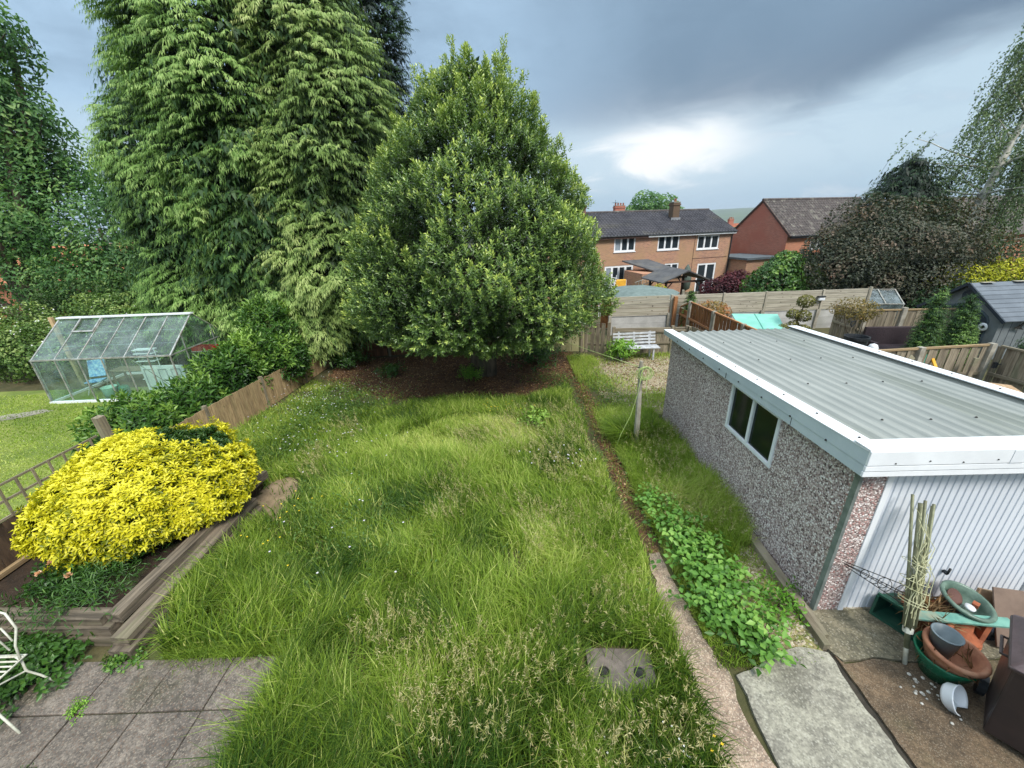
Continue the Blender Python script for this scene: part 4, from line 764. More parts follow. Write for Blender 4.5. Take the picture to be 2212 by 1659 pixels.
for i, (bx, by, bl, lab) in enumerate(((-16.6, 13.6, [((0, 0, 0.9), (1.9, 1.5, 1.15)), ((-1.6, 0.6, 1.3), (1.6, 1.3, 1.2))], 'flowering bramble thicket left of the greenhouse'), (-13.2, 14.4, [((0, 0, 1.0), (2.2, 0.9, 1.35)), ((-1.6, 0.4, 1.5), (1.3, 1.0, 1.3))], 'bramble thicket with white blossom behind the greenhouse roof'), (-17.5, 16.2, [((0, 0, 1.6), (2.4, 1.4, 1.9)), ((2.4, 0.3, 1.7), (1.8, 1.2, 1.8))], 'tall dark bramble bank below the left trees'))):
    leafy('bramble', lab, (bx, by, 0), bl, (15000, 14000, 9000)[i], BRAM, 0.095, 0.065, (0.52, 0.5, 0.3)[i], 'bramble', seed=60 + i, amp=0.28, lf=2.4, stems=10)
bl = Leaves()
for c, r, k in (((-16.6, 13.6, 0.9), (1.95, 1.55, 1.25), 200), ((-18.2, 14.2, 1.3), (1.7, 1.4, 1.3), 180), ((-13.4, 14.3, 1.1), (2.3, 1.0, 1.5), 160)):
    P, O = ellipsoid(k, c, r, -0.1, Lump(2, 8, 3), 0.15, 0.08); bl.add(P[::2], rdir(k)[::2], (O + [0, 0, 0.6])[::2], 0.05, 0.05, 0.9, 0.1, 0.0)
bl.build('blossom', leafmat('white_petal', S(220, 216, 206), S(232, 230, 224), S(240, 240, 236), 0.2, 0.6), kind='stuff', label='white bramble blossom scattered over the thickets')
# glossy shrubs in the next garden, along the fence
for i, (b_, bl_, lab, k) in enumerate((((-8.7, 8.6, 0), [((0.3, -0.4, 0.42), (1.0, 0.75, 0.55)), ((0.95, 0.3, 0.5), (0.55, 0.6, 0.6))], 'low glossy green shrub beside the trellis post', 900), ((-7.65, 9.9, 0), [((0, 0, 0.72), (0.78, 0.85, 0.85)), ((0.2, 0.9, 0.95), (0.65, 0.7, 0.8))], 'glossy green shrub hanging over the middle of the tan fence', 1200), ((-7.35, 12.1, 0), [((0, 0, 1.1), (0.85, 0.9, 1.15)), ((0.5, -0.7, 0.9), (0.55, 0.6, 0.6))], 'tall glossy green shrub below the olive conifer', 1300))):
    leafy('leafy_shrub', lab, b_, bl_, k, SHRB, 0.15, 0.055, 0.5, 'shrub', shoot=9, seed=70 + i, amp=0.2, inner=0.45, stems=8, slen=0.26)
# ---- yellow choisya
YC, YR = np.array([-5.80, 5.34, 0.78]), np.array([1.22, 1.28, 0.77])
ch = thing('yellow_shrub', 'large dome-shaped bright yellow shrub in the raised bed', 'shrub', (YC[0], YC[1], 0.24))
mb = MB()
for i in range(22): a_ = RNG.uniform(0, 6.28); limb(mb, (RNG.normal(0, .1), RNG.normal(0, .1), -0.05), (1.2 * math.cos(a_) * RNG.uniform(.4, 1), 1.1 * math.sin(a_) * RNG.uniform(.4, 1), RNG.uniform(0.3, 0.9)), 0.022, 0.008, n=5)
mb.build('stem', DARKW, ch)
lpY = Lump(3.2, 12, 81); lpy2 = Lump(8, 12, 82); Lv = Leaves(); Lg = Leaves()
P, O = ellipsoid(5600, (0, 0, 0), YR, -0.5, lpY, 0.075, 0.0); n = len(P); st0 = RNG.random(n) < 0.035; P[st0] += O[st0] * RNG.uniform(0.04, 0.13, (st0.sum(), 1))
P = P * (1 + 0.055 * lpy2(P))[:, None]; dep = RNG.random(n) ** 2.2; P -= O * (dep * 0.28)[:, None]; P[:, 2] = np.maximum(P[:, 2], -0.34 + 0.1 * RNG.random(n)) 
off = np.array([0, 0, YC[2] - 0.24]); gm = ((P[:, 0] - 0.35) / 0.60) ** 2 + ((P[:, 1] - 0.55) / 0.42) ** 2 + 0.35 * lpY(P * 2) < 0.75; gm &= P[:, 2] > 0.2
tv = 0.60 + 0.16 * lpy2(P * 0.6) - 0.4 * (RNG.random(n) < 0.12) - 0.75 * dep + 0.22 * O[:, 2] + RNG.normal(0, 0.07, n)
A = O * 0.9 + [0, 0, 0.55] + RNG.normal(0, 0.2, (n, 3))
shoots(Lv, P[~gm] + off, A[~gm], 9, 0.05, 0.074, 0.030, 0.75, 1.45, tv[~gm] - 0.30, tv[~gm] + 0.10); shoots(Lg, P[gm] + off - [0, 0, 0.05], A[gm], 9, 0.05, 0.07, 0.03, 0.7, 1.4, 0.3, 0.6)
m = 900; P2 = rdir(m) * YR * 0.72; P2[:, 2] = np.abs(P2[:, 2]) * 0.9 - 0.2; shoots(Lg, P2 + off, rdir(m) + [0, 0, .6], 7, 0.06, 0.10, 0.05, .7, 1.4, 0.0, 0.2)
lowm = 500; a_ = RNG.uniform(0, 6.28, lowm); P3 = np.stack([np.cos(a_) * YR[0] * RNG.uniform(.6, .98, lowm), np.sin(a_) * YR[1] * RNG.uniform(.6, .98, lowm), RNG.uniform(-0.38, -0.15, lowm)], 1); shoots(Lv, P3 + off, np.stack([np.cos(a_), np.sin(a_), 0 * a_ + 0.3], 1), 8, 0.05, 0.07, 0.028, 0.8, 1.4, 0.05, 0.5)
Lv.build('foliage', YELL, ch); Lg.build('green_foliage', YELG, ch, label='reverted dark green patch of foliage')
# ---- right background trees
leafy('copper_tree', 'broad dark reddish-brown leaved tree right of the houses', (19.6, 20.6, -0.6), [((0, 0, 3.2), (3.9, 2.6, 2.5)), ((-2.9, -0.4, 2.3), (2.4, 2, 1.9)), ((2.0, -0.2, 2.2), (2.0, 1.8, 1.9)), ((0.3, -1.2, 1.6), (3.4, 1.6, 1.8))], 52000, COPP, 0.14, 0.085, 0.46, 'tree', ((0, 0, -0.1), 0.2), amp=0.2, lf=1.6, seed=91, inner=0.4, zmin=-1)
leafy('laurel_tree', 'fresh green rounded bush left of the copper tree', (13.6, 20.3, -0.5), [((0, 0, 1.4), (1.45, 1.2, 1.75)), ((0.3, 0, 2.6), (0.8, 0.7, 0.9))], 6500, SHRB, 0.17, 0.10, 0.38, 'bush', seed=95, amp=0.12, stems=6)
leafy('mixed_shrub', 'dull green shrub between the bush and copper tree', (15.4, 21.2, -0.6), [((0, 0, 1.7), (1.2, 1.1, 1.5))], 5000, BRAM, 0.13, 0.075, 0.38, 'shrub', seed=96, amp=0.2)
conifer('conifer_tree', 'dark conical conifer behind the copper tree', (23.6, 25.5, -1.2), 8.6, [(0.5, 3.3), (4, 3.1), (6.0, 2.2), (7.7, 1.0), (8.6, 0.1)], 2200, COND, 0.5, seed=98, droop=0.3, K=14, L=0.22, W=0.06, slen=0.8)
leafy('golden_hedge', 'golden yellow conifer hedge at the right edge', (22.4, 18.4, -0.3), [((0, 0, 1.9), (2.4, 1.0, 0.85)), ((-1.2, -0.2, 1.6), (1.2, 0.9, 0.7)), ((1.6, 0.1, 1.2), (2.2, 1.0, 1.0))], 8000, GOLD, 0.14, 0.05, 0.6, 'hedge', seed=99, amp=0.2)
leafy('dark_hedge', 'dark green hedge beneath the golden hedge', (20.9, 17.4, -0.2), [((0, 0, 0.7), (2.6, 0.8, 1.1)), ((3.2, 0.4, 0.9), (2, 0.8, 1.2))], 6000, COND, 0.14, 0.06, 0.5, 'hedge', seed=100, amp=0.15)
# birch: white limbs, weeping strands
bi = thing('birch_tree', 'weeping white-barked birch leaning in at the right edge', 'tree', (25.9, 24.4, -1.4)); mb = MB(); tips = []
BRK = M('birch_bark', S(206, 202, 190), S(170, 166, 152), S(70, 66, 58), scale=5, rough=0.8, rnd=0, stretch=(1, 1, 0.6), stain=0.9)
mp = limb(mb, (0, 0, -0.1), (1.5, 0, 8.0), 0.28, 0.16, n=6, wob=0.02); mp2 = limb(mb, (1.5, 0, 8.0), (3.4, 0, 15.5), 0.16, 0.03, n=6, wob=0.03)
limb(mb, (0.75, 0, 3.6), (3.6, -0.3, 8.6), 0.14, 0.05, n=5, wob=0.03)
for i in range(44):
    src = (mp + mp2)[RNG.integers(2, 14)]; a_ = RNG.uniform(0, 6.28); r_ = RNG.uniform(1.2, 1.0 + 4.4 * min(1, max(0.15, (15.5 - src[2]) / 10))); e_ = (src[0] + r_ * math.cos(a_), src[1] + r_ * 0.8 * math.sin(a_), src[2] + RNG.uniform(0.3, 2.2)); pts = limb(mb, src, e_, 0.06, 0.012, n=5, wob=0.05)
    tips += [(np.array(p_), a_) for p_ in pts[2:]]
mb.build('trunk', BRK, bi, smooth=True)
Lv = Leaves(); tw = MB()
for i in range(1400):
    p_, a_ = tips[RNG.integers(0, len(tips))]; p_ = p_ + RNG.normal(0, 0.3, 3); ln = RNG.uniform(0.8, 3.2); k = int(14 * ln); tt = np.sort(RNG.random(k)); dr_ = np.array([math.cos(a_) * 0.35 - 0.28, math.sin(a_) * 0.25, 0.0])
    Q = p_ + dr_ * (tt ** 0.7)[:, None] * ln * 0.8 + np.array([0, 0, -1.0]) * (tt ** 1.35)[:, None] * ln; Lv.add(Q + RNG.normal(0, 0.07, (k, 3)), rdir(k) * 0.8 + [-0.25, 0, -0.8], rdir(k), 0.14 * RNG.uniform(.7, 1.2, k), 0.085, 0.42 + RNG.normal(0, 0.18, k))
    if i % 3 == 0: tw.tube([tuple(p_ + dr_ * (s_ ** 0.7) * ln * 0.8 + np.array([0, 0, -1.0]) * (s_ ** 1.35) * ln) for s_ in (0, 0.35, 0.7, 1.0)], 0.008, 3, False)
Lv.build('crown', BIRC, bi); tw.build('twigs', DARKW, bi, kind='stuff')
# distant trees and hedges
leafy('tree', 'round green tree rising behind the terrace roof', (17.8, 52, -2.6), [((0, 0, 7.2), (2.8, 2.6, 2.9)), ((-1.6, 0, 6.6), (2.2, 2, 2.2)), ((1.6, 0, 6.6), (2.2, 2, 2.2))], 9000, ASHL, 0.36, 0.2, 0.38, 'tree', ((0, 0, -0.1), 0.3), amp=0.16, lf=1.3, seed=110)
for i, (x, y, s_, lab) in enumerate(((39.0, 70, 1.0, 'small distant tree in the gap between the houses'), (42.0, 73, 1.15, 'pointed distant tree in the gap beside the gable house'), (34.5, 66, 0.8, 'low distant tree right behind the terrace end'))):
    leafy('tree', lab, (x, y, -3.2), [((0, 0, 4.2 * s_), (2.0 * s_, 2, 2.4 * s_))], 1500, ASHL, 0.5, 0.3, 0.3, 'tree', ((0, 0, -0.1), 0.2), seed=115 + i)
leafy('purple_maple', 'dark purple maple in front of the terrace door', (12.75, 23.3, -1.1), [((0, 0, 1.65), (1.4, 1.0, 0.95)), ((0.5, 0.1, 2.0), (0.85, 0.7, 0.65))], 5000, PURP, 0.13, 0.08, 0.42, 'tree', ((0, 0, -0.1), 0.07), seed=120)
# ---- planting in the right neighbour's garden
def pom(t, c, r, k, mat, L=0.07): 
    P, O = ellipsoid(k, c, (r, r, r * 0.85), -1, None, 0, 0.15); Lv = Leaves(); cloudleaves(Lv, P, O, L, L * 0.5, 0.45 + 0.25 * O[:, 2], jit=.4); Lv.build('clipped_ball', mat, t)
tp = thing('topiary', 'cloud-pruned topiary with several clipped balls by the panel wall', 'topiary', (9.95, 13.3, -0.1)); mb = MB()
TOPI = leafmat('topiary_leaf', S(50, 54, 20), S(104, 104, 40), S(160, 152, 70), 0.2)
balls = [((0.12, 0, 1.88), 0.25), ((-0.22, 0, 1.46), 0.19), ((0.12, -0.05, 1.40), 0.23), ((-0.12, 0, 1.08), 0.18), ((-0.46, 0, 0.98), 0.16), ((0.26, 0, 0.9), 0.2), ((-0.32, -0.05, 0.68), 0.15), ((0.05, -0.05, 0.62), 0.18)]
mb.tube([(0, 0, 0), (-0.08, 0, 0.6), (-0.02, 0, 1.2), (0.1, 0, 1.8)], [0.04, 0.035, 0.03, 0.015], 7)
for c, r in balls[1:]: mb.tube([(-0.05, 0, c[2] - 0.25), ((c[0] - 0.05) / 2, c[1], c[2] - 0.12), c], 0.014, 5)
mb.build('trunk', BARK, tp)
for c, r in balls: pom(tp, c, r, int(9000 * r * r), TOPI)
leafy('standard_tree', 'small umbrella-headed tree on a thin bare stem', (11.9, 13.0, -0.1), [((-0.25, 0, 1.62), (0.72, 0.55, 0.30)), ((-0.3, 0, 1.45), (0.5, 0.45, 0.25))], 1300, RUSTL, 0.08, 0.035, 0.3, 'tree', ((0, 0, 0), 0.03), seed=130, amp=0.2, barkm=BARK)
leafy('photinia_shrub', 'red-tipped shrub beside the turquoise canopy', (7.85, 15.0, 0), [((0, 0, 1.05), (0.62, 0.5, 0.42))], 1500, RUSTL, 0.10, 0.045, 0.62, 'shrub', seed=131)
conifer('columnar_conifer', 'narrow green conifer by the brown fence end', (7.25, 15.75, -0.1), 1.95, [(0.1, 0.2), (1.0, 0.2), (1.7, 0.12), (1.95, 0.02)], 420, CONL, 0.35, 0.02, 0.16, 8, 0.07, 0.025, 0.15, seed=132, droop=0.0)
conifer('conical_conifer', 'left one of two pointed conifers before the grey shed', (12.95, 11.75, -0.1), 2.3, [(0.1, 0.34), (0.7, 0.32), (1.5, 0.22), (2.1, 0.11), (2.3, 0.02)], 900, CONL, 0.42, 0.03, 0.20, 9, 0.08, 0.026, 0.1, seed=133, droop=-0.2)
conifer('conical_conifer', 'right one of two pointed conifers before the grey shed', (13.85, 11.7, -0.1), 2.22, [(0.1, 0.36), (0.7, 0.34), (1.5, 0.22), (2.0, 0.11), (2.22, 0.02)], 900, CONL, 0.46, 0.03, 0.20, 9, 0.08, 0.026, 0.1, seed=134, droop=-0.2)
conifer('dwarf_conifer', 'rounded dwarf conifer at the right edge beside the shed', (15.0, 10.6, -0.1), 1.35, [(0.1, 0.36), (0.6, 0.42), (1.1, 0.28), (1.35, 0.05)], 500, CONL, 0.3, 0.03, 0.18, 8, 0.08, 0.026, 0.1, seed=135, droop=0.0)
# ================================================================== houses
BRA = brickmat('brick_buff', S(182, 130, 102), S(140, 98, 80), S(180, 162, 146), S(172, 140, 108))
BRC = brickmat('brick_sooty', S(128, 92, 74), S(106, 76, 62), S(130, 116, 104), S(96, 82, 66))
BRB = brickmat('brick_red', S(184, 112, 90), S(160, 95, 78), S(174, 140, 124), S(172, 104, 86))
BRO = brickmat('brick_orange', S(190, 124, 94), S(170, 106, 80), S(172, 146, 126), S(180, 118, 90))
TILE = M('roof_tile', S(74, 72, 76), S(56, 55, 60), S(104, 100, 86), scale=1.2, rough=0.75, rnd=0.12, stain=0.4)
TILEB = M('roof_tile_lichen', S(92, 84, 80), S(74, 68, 66), S(150, 146, 132), scale=5, rough=0.8, rnd=0.16, stain=0.5)
REDR = M('red_roof', S(164, 98, 72), S(134, 78, 58), scale=1, rough=0.85, rnd=0.05)
HPANE = darkpane('house_glass', S(44, 52, 58)); CURT = M('curtain', S(150, 160, 168), S(120, 130, 140), scale=12, rnd=0, stretch=(6, 6, 0.3))
FBRN = M('brown_fascia', S(84, 62, 54), S(66, 50, 44), rnd=0); GUT = M('gutter_black', S(52, 54, 58), S(40, 42, 46), rnd=0, rough=0.5)
def holed_wall(parent, x0, x1, z0, z1, holes, mat, y=0.0, depth=0.10, name='wall'):
    xs_ = sorted({x0, x1, *[h[0] for h in holes], *[h[1] for h in holes]}); zs_ = sorted({z0, z1, *[h[2] for h in holes], *[h[3] for h in holes]}); mb = MB()
    for a, b in zip(xs_[:-1], xs_[1:]):
        for c, d in zip(zs_[:-1], zs_[1:]):
            if any(h[0] <= a and b <= h[1] and h[2] <= c and d <= h[3] for h in holes): continue
            mb.add([(a, y, c), (b, y, c), (b, y, d), (a, y, d)], [(0, 1, 2, 3)])
    for a, b, c, d in holes: mb.add([(a, y, c), (b, y, c), (b, y, d), (a, y, d), (a, y - depth, c), (b, y - depth, c), (b, y - depth, d), (a, y - depth, d)], [(0, 4, 5, 1), (1, 5, 6, 2), (2, 6, 7, 3), (3, 7, 4, 0)])
    return mb.build(name, mat, parent)
def window(parent, a, b, c, d, y, lights, nm='window', curtain=(), sill=True, fw=0.115):
    w_ = MB().b2((a, y - 0.09, c), (a + fw, y - 0.02, d)).b2((b - fw, y - 0.09, c), (b, y - 0.02, d)).b2((a + fw, y - 0.09, c), (b - fw, y - 0.02, c + fw)).b2((a + fw, y - 0.09, d - fw), (b - fw, y - 0.02, d))
    wd = (b - a - fw) / lights
    for i in range(1, lights): w_.b2((a + i * wd, y - 0.09, c + fw), (a + i * wd + fw * 1.3, y - 0.015, d - fw))
    o = w_.build(nm, UPVC, parent)
    for i in range(lights):
        MB().b2((a + i * wd + fw, y - 0.075, c + fw), (a + (i + 1) * wd, y - 0.07, d - fw)).build('pane', CURT if i in curtain else HPANE, o)
    if sill: MB().b2((a - 0.05, y - 0.1, c - 0.06), (b + 0.05, y + 0.06, c - 0.002)).build('sill', WHITE, o)
    return o
def tile_mesh(name, w, L, mat):
    vs, fs = [], []; pr_ = [(0, 0.012), (0.22, 0.0), (0.55, 0.004), (0.78, 0.075), (1.0, 0.014)]
    for yy, dz in ((0, 0.03), (L * 1.12, 0.0)):
        for u_, h_ in pr_: vs.append(((u_ - 0.5) * w * 1.04, yy, h_ + dz))
    for i in range(4): fs.append((i, i + 1, i + 6, i + 5))
    for u_, h_ in pr_: vs.append(((u_ - 0.5) * w * 1.04, 0, h_ + 0.012))
    for i in range(4): fs.append((10 + i, 11 + i, i + 1, i))
    return MB().add(vs, fs)
def tiled_roof(parent, x0, x1, ye, ze, yr, zr_, tw, tl, mat, nind, flip=1):
    """tiles in courses from the eave up: the nearest 300 singly, the rest as one part"""
    sl_ = math.hypot(yr - ye, zr_ - ze); ang = math.atan2(zr_ - ze, yr - ye); nr_ = int(round(sl_ / tl)); nc = int(round((x1 - x0) / tw)); tw = (x1 - x0) / nc; tl = sl_ / nr_
    tm = tile_mesh('tile', tw, tl, mat); me = tm.mesh('tile', mat); rest = MB(); dv = Vector((0, math.cos(ang), math.sin(ang))); nv = Vector((0, -math.sin(ang), math.cos(ang)))
    if nv.z < 0: nv = -nv
    rx = dv.cross(nv); R = Matrix((rx, dv, nv)).transposed(); roof_ = MB().add([(x0, ye, ze - 0.03), (x1, ye, ze - 0.03), (x1, yr, zr_ - 0.03), (x0, yr, zr_ - 0.03)], [(0, 1, 2, 3)]).build('roof', mat, parent)
    eul = R.to_euler(); cnt = 0
    for i in range(nc):
        for j in range(nr_):
            p = Vector((x0 + (i + 0.5) * tw, ye, ze)) + dv * (j * tl)
            if cnt < nind: o = link('tile', me, roof_, p + nv * float(RNG.normal(0, .004)), (eul.x, eul.y + RNG.normal(0, .01), eul.z)); cnt += 1
            else: rest.add([R @ Vector(v_) + p for v_ in tm.v], tm.f)
    if rest.v: rest.build('roof_tiles', mat, roof_, kind='stuff')
    return roof_
# ---- terrace across the back
Z0 = -2.05
th = thing('terraced_house', 'long brick terrace with grey tiled roof and white windows', 'house', (19.9, 36.8, Z0), rad(196.06))
HL, HD, EV, RG = 17.6, 7.0, 3.42 - Z0, 5.22 - Z0
wins = [(1.40, 3.66, 4.05, 5.20, 3, ()), (5.50, 7.62, 4.17, 5.32, 3, ()), (9.76, 11.72, 4.22, 5.38, 3, (2,)), (13.5, 15.5, 4.22, 5.38, 3, ())]
drs = [(1.33, 3.31, 0.25, 2.86), (9.80, 12.46, 0.25, 3.14), (5.3, 6.7, 1.6, 3.05)]
holed_wall(th, 0, HL, -0.3, EV, [w_[:4] for w_ in wins] + drs, BRA)
MB().add([(0, 0, -.3), (0, -HD, -.3), (0, -HD, EV), (0, -HD / 2, RG - .05), (0, 0, EV)], [(0, 1, 2, 3, 4)]).build('gable_wall', BRA, th)
MB().b2((0, -HD - 0.02, -0.3), (HL, -HD, EV)).build('rear_wall', BRA, th)
for a, b, c, d, k, cu in wins: window(th, a, b, c, d, 0.0, k, curtain=cu)
window(th, *drs[0], 0.0, 2, 'patio_door', sill=False, fw=0.15); window(th, *drs[1], 0.0, 4, 'patio_door', curtain=(3,), sill=False, fw=0.15); window(th, *drs[2], 0.0, 2)
rf = tiled_roof(th, -0.12, HL, 0.28, EV - 0.02, -HD / 2, RG, 0.30, 0.325, TILE, 300)
MB().add([(-0.12, -HD / 2, RG), (HL, -HD / 2, RG), (HL, -HD - .28, EV), (-0.12, -HD - .28, EV)], [(0, 1, 2, 3)]).build('rear_slope', TILE, th)
MB().tube([(-0.14, -HD / 2, RG + 0.03), (HL, -HD / 2, RG + 0.03)], 0.10, 8).build('ridge_tiles', TILEB, th)
MB().b2((-0.1, 0.24, EV - 0.22), (8.75, 0.275, EV - 0.03)).build('fascia_board', UPVC, th); MB().b2((8.76, 0.24, EV - 0.24), (HL, 0.275, EV - 0.03)).build('fascia_board', FBRN, th, label='dark brown fascia over the left part')
MB().tube([(-0.15, 0.32, EV - 0.04), (HL, 0.32, EV - 0.04)], 0.055, 8).build('gutter', GUT, th); MB().tube([(0.12, 0.3, EV - 0.06), (0.12, 0.07, EV - 0.4), (0.12, 0.07, 0)], 0.045, 7).build('downpipe', GUT, th)
MB().tube([(3.95, 0.03, EV - 0.2), (3.95, 0.03, 2.2)], 0.012, 5).build('cable', GUT, th)
MB().b2((0.3, 0.0, 3.30), (4.0, 0.015, 3.33)).build('cable', GUT, th)
def chimney(parent, x, y, zb_, zt, w, d, pots, mat=BRA):
    c = MB().b2((x - w / 2, y - d / 2, zb_), (x + w / 2, y + d / 2, zt)).b2((x - w / 2 - .05, y - d / 2 - .05, zt - 0.22), (x + w / 2 + .05, y + d / 2 + .05, zt - 0.10)).build('chimney', mat, parent)
    MB().b2((x - w / 2 - .02, y - d / 2 - .02, zt), (x + w / 2 + .02, y + d / 2 + .02, zt + 0.06)).build('chimney_cap', CONPOST, c)
    for i in range(pots): MB().lathe([(0.10, zt + .06), (0.085, zt + 0.3), (0.11, zt + 0.32), (0.08, zt + 0.33), (0.06, zt + .1)], 10, loc=(x - w / 2 + w * (i + 0.5) / pots, y, 0)).build('chimney_pot', TERRA, c)
    MB().b2((x - w / 2 - 0.14, y + d / 2, zb_ - 0.1), (x + w / 2 + 0.14, y + d / 2 + 0.03, zb_ + 0.42)).build('flashing', M('lead', S(150, 152, 156), S(126, 128, 132), rnd=0), c)
chimney(th, 4.75, -2.1, RG - 1.0, RG + 0.62, 0.66, 0.6, 1, BRC); chimney(th, 13.75, -2.1, RG - 1.0, RG + 0.55, 0.62, 0.6, 1, BRC)
def aerial(loc, h, lab, rz=0.3):
    t = thing('aerial', lab, 'aerial', loc, rz); MB().tube([(0, 0, 0), (0, 0, h)], 0.02, 6).build('mast', STEELD, t); MB().tube([(-0.5, 0, h * 0.9), (0.5, 0, h * 0.9)], 0.014, 5).build('boom', STEELD, t)
    for i in range(6): MB().tube([(-0.45 + i * 0.18, -0.2, h * 0.9), (-0.45 + i * 0.18, 0.2, h * 0.9)], 0.01, 4).build('rod', STEELD, t)
aerial((6.3, 36.0, 5.1), 1.7, 'television aerial above the left chimney of the terrace')
aerial((11.7, 46.0, 3.9), 2.7, 'thin television aerial on the roofs behind the terrace', 0.9)
t = thing('rear_house', 'roof and chimney of a house just behind the terrace', 'house', (12.4, 50.5, -2.6), rad(5))
MB().prism([(-4, 0), (4, 0), (4, 5), (0, 7.4), (-4, 5)], 'y', -2, 3).build('wall', BRB, t); chimney(t, 0.95, 0, 6.8, 8.75, 1.25, 0.6, 4, BRB)
MB().add([(-4.2, -2.1, 5.0), (-4.2, 3.1, 5.0), (0, 3.1, 7.5), (0, -2.1, 7.5), (4.2, 3.1, 5), (4.2, -2.1, 5)], [(0, 3, 2, 1), (3, 5, 4, 2)]).build('roof', TILE, t)
# ---- house with the red gable
gz0 = -2.3
ghs = thing('gabled_house', 'red brick house with a steep gable and dark lichen roof', 'house', (24.25, 36.0, gz0), rad(19.2))
GE, GA, GDp = 2.92 - gz0, 5.84 - gz0, 5.95
MB().add([(0, 0, -.3), (0, GDp, -.3), (0, GDp, GE), (0, GDp / 2, GA - 0.08), (0, 0, GE)], [(0, 1, 2, 3, 4)]).build('gable_wall', BRB, ghs)
holed_wall(ghs, 0, 13, -0.3, GE, [(3.0, 4.8, GE - 1.35, GE - 0.22), (8, 9.8, GE - 1.35, GE - .22)], BRO, y=-0.002, depth=-0.1)
for a in (3.0, 8.0): window(ghs, a, a + 1.8, GE - 1.35, GE - 0.22, 0.10, 2)
tiled_roof(ghs, -0.10, 13, -0.3, GE - 0.10, GDp / 2, GA, 0.34, 0.31, TILEB, 300)
MB().add([(-0.1, GDp / 2, GA), (13, GDp / 2, GA), (13, GDp + .3, GE - .1), (-0.1, GDp + .3, GE - .1)], [(0, 1, 2, 3)]).build('rear_slope', TILEB, ghs)
MB().tube([(-0.1, GDp / 2, GA + 0.04), (13, GDp / 2, GA + 0.04)], 0.11, 8).build('ridge_tiles', TILEB, ghs)
MB().bar((-0.06, -0.3, GE - 0.14), (-0.06, GDp / 2, GA - 0.05), 0.08, 0.14).build('verge', FBRN, ghs); MB().bar((-0.06, GDp + 0.3, GE - 0.14), (-0.06, GDp / 2, GA - 0.05), 0.08, 0.14).build('verge', FBRN, ghs)
MB().b2((0.0, -0.30, GE - 0.30), (13, -0.26, GE - 0.10)).build('fascia_board', GUT, ghs); MB().tube([(0, -0.36, GE - 0.12), (13, -0.36, GE - 0.12)], 0.055, 8).build('gutter', GUT, ghs)
MB().b2((0.15, 0.2, 0), (0.9, 0.5, GE)).build('chase', BRB, ghs)
# flat-roofed garage between the two houses
t = thing('flat_roofed_garage', 'flat felt-roofed garage between terrace and gabled house', 'garage', (21.9, 35.6, -2.2), rad(16)); MB().b2((-1.5, -0.2, 0), (1.9, 4, 3.25)).build('wall', BRA, t); MB().b2((-1.7, -0.4, 3.25), (2.1, 4.2, 3.42)).build('roof', M('felt', S(96, 104, 108), S(80, 86, 90), rnd=0, rough=0.9), t)
# far roofs down the hill
for x, y, rz, lab in ((42.5, 82, 10, 'far red-roofed house in the gap between the houses'), (50, 96, -15, 'farther red-roofed house beyond the gap')):
    t = thing('far_house', lab, 'house', (x, y, -4), rad(rz)); MB().b2((-5, -3, 0), (5, 3, 4.6)).build('wall', BRB, t); MB().prism([(-3.3, 4.6), (3.3, 4.6), (0, 7.2)], 'x', -5.3, 5.3).build('roof', REDR, t); chimney(t, 1, 0, 6.6, 8.2, 0.8, 0.5, 2, BRB)
t = thing('left_house', 'orange tiled house glimpsed through the trees at the left edge', 'house', (-33.5, 29.5, -1), rad(18)); MB().b2((-6, -3, -1), (6, 3, 3.0)).build('wall', BRO, t); MB().prism([(-3.4, 3.0), (3.4, 3.0), (0, 5.2)], 'x', -6.3, 6.3).build('roof', M('orange_tiles', S(196, 126, 92), S(168, 104, 76), scale=3, rnd=0, rough=0.85), t)
t = thing('right_house', 'dark roofed brick house behind the birch at the right edge', 'house', (39.5, 33, -1.6), rad(-8)); MB().b2((-4.2, -3, 0), (7, 3, 4.3)).build('wall', BRO, t); MB().prism([(-3.4, 4.3), (3.4, 4.3), (0, 7.0)], 'x', -4.5, 7.3).build('roof', TILEB, t)
# ---- in the terrace's garden
FELT = M('roof_felt', S(92, 92, 92), S(76, 76, 78), S(104, 100, 92), scale=2, rough=0.9, rnd=0.03)
t = thing('lean_to', 'dark felt-roofed lean-to shed against the terrace', 'shed', (11.3, 31.6, -1.7), rad(12))
MB().b2((-1.6, -1.2, 0), (1.7, 1.6, 2.5)).build('wall', BRA, t); MB().add([(-1.7, 1.9, 3.25), (0.6, 1.9, 3.25), (2.1, -1.5, 2.42), (0.1, -1.5, 2.42), (-1.7, 1.9, 3.15), (0.6, 1.9, 3.15), (2.1, -1.5, 2.32), (0.1, -1.5, 2.32)], [(0, 3, 2, 1), (4, 5, 6, 7), (0, 1, 5, 4), (1, 2, 6, 5), (2, 3, 7, 6), (3, 0, 4, 7)]).build('roof', FELT, t)
t = thing('ladder', 'aluminium ladder propped on the lean-to shed', 'ladder', (10.2, 29.6, -1.6), rad(10))
for dz in (0.0, 0.34): MB().bar((-0.95, 0, 1.55 + dz), (0.95, 0, 2.05 + dz), 0.04, 0.05).build('stile', ALU, t)
for i in range(9): MB().bar((-0.85 + i * 0.21, 0, 1.58 + i * 0.055), (-0.85 + i * 0.21, 0, 1.92 + i * 0.055), 0.03, 0.03).build('rung', ALU, t)
for x in (-0.9, 0.9): MB().b2((x - .03, -.03, 0), (x + .03, .03, 1.6 if x < 0 else 2.02)).build('prop', WOODB, t)
gaz = thing('gazebo', 'timber gazebo with a hipped dark felt roof', 'gazebo', (11.45, 27.6, -1.6), rad(8))
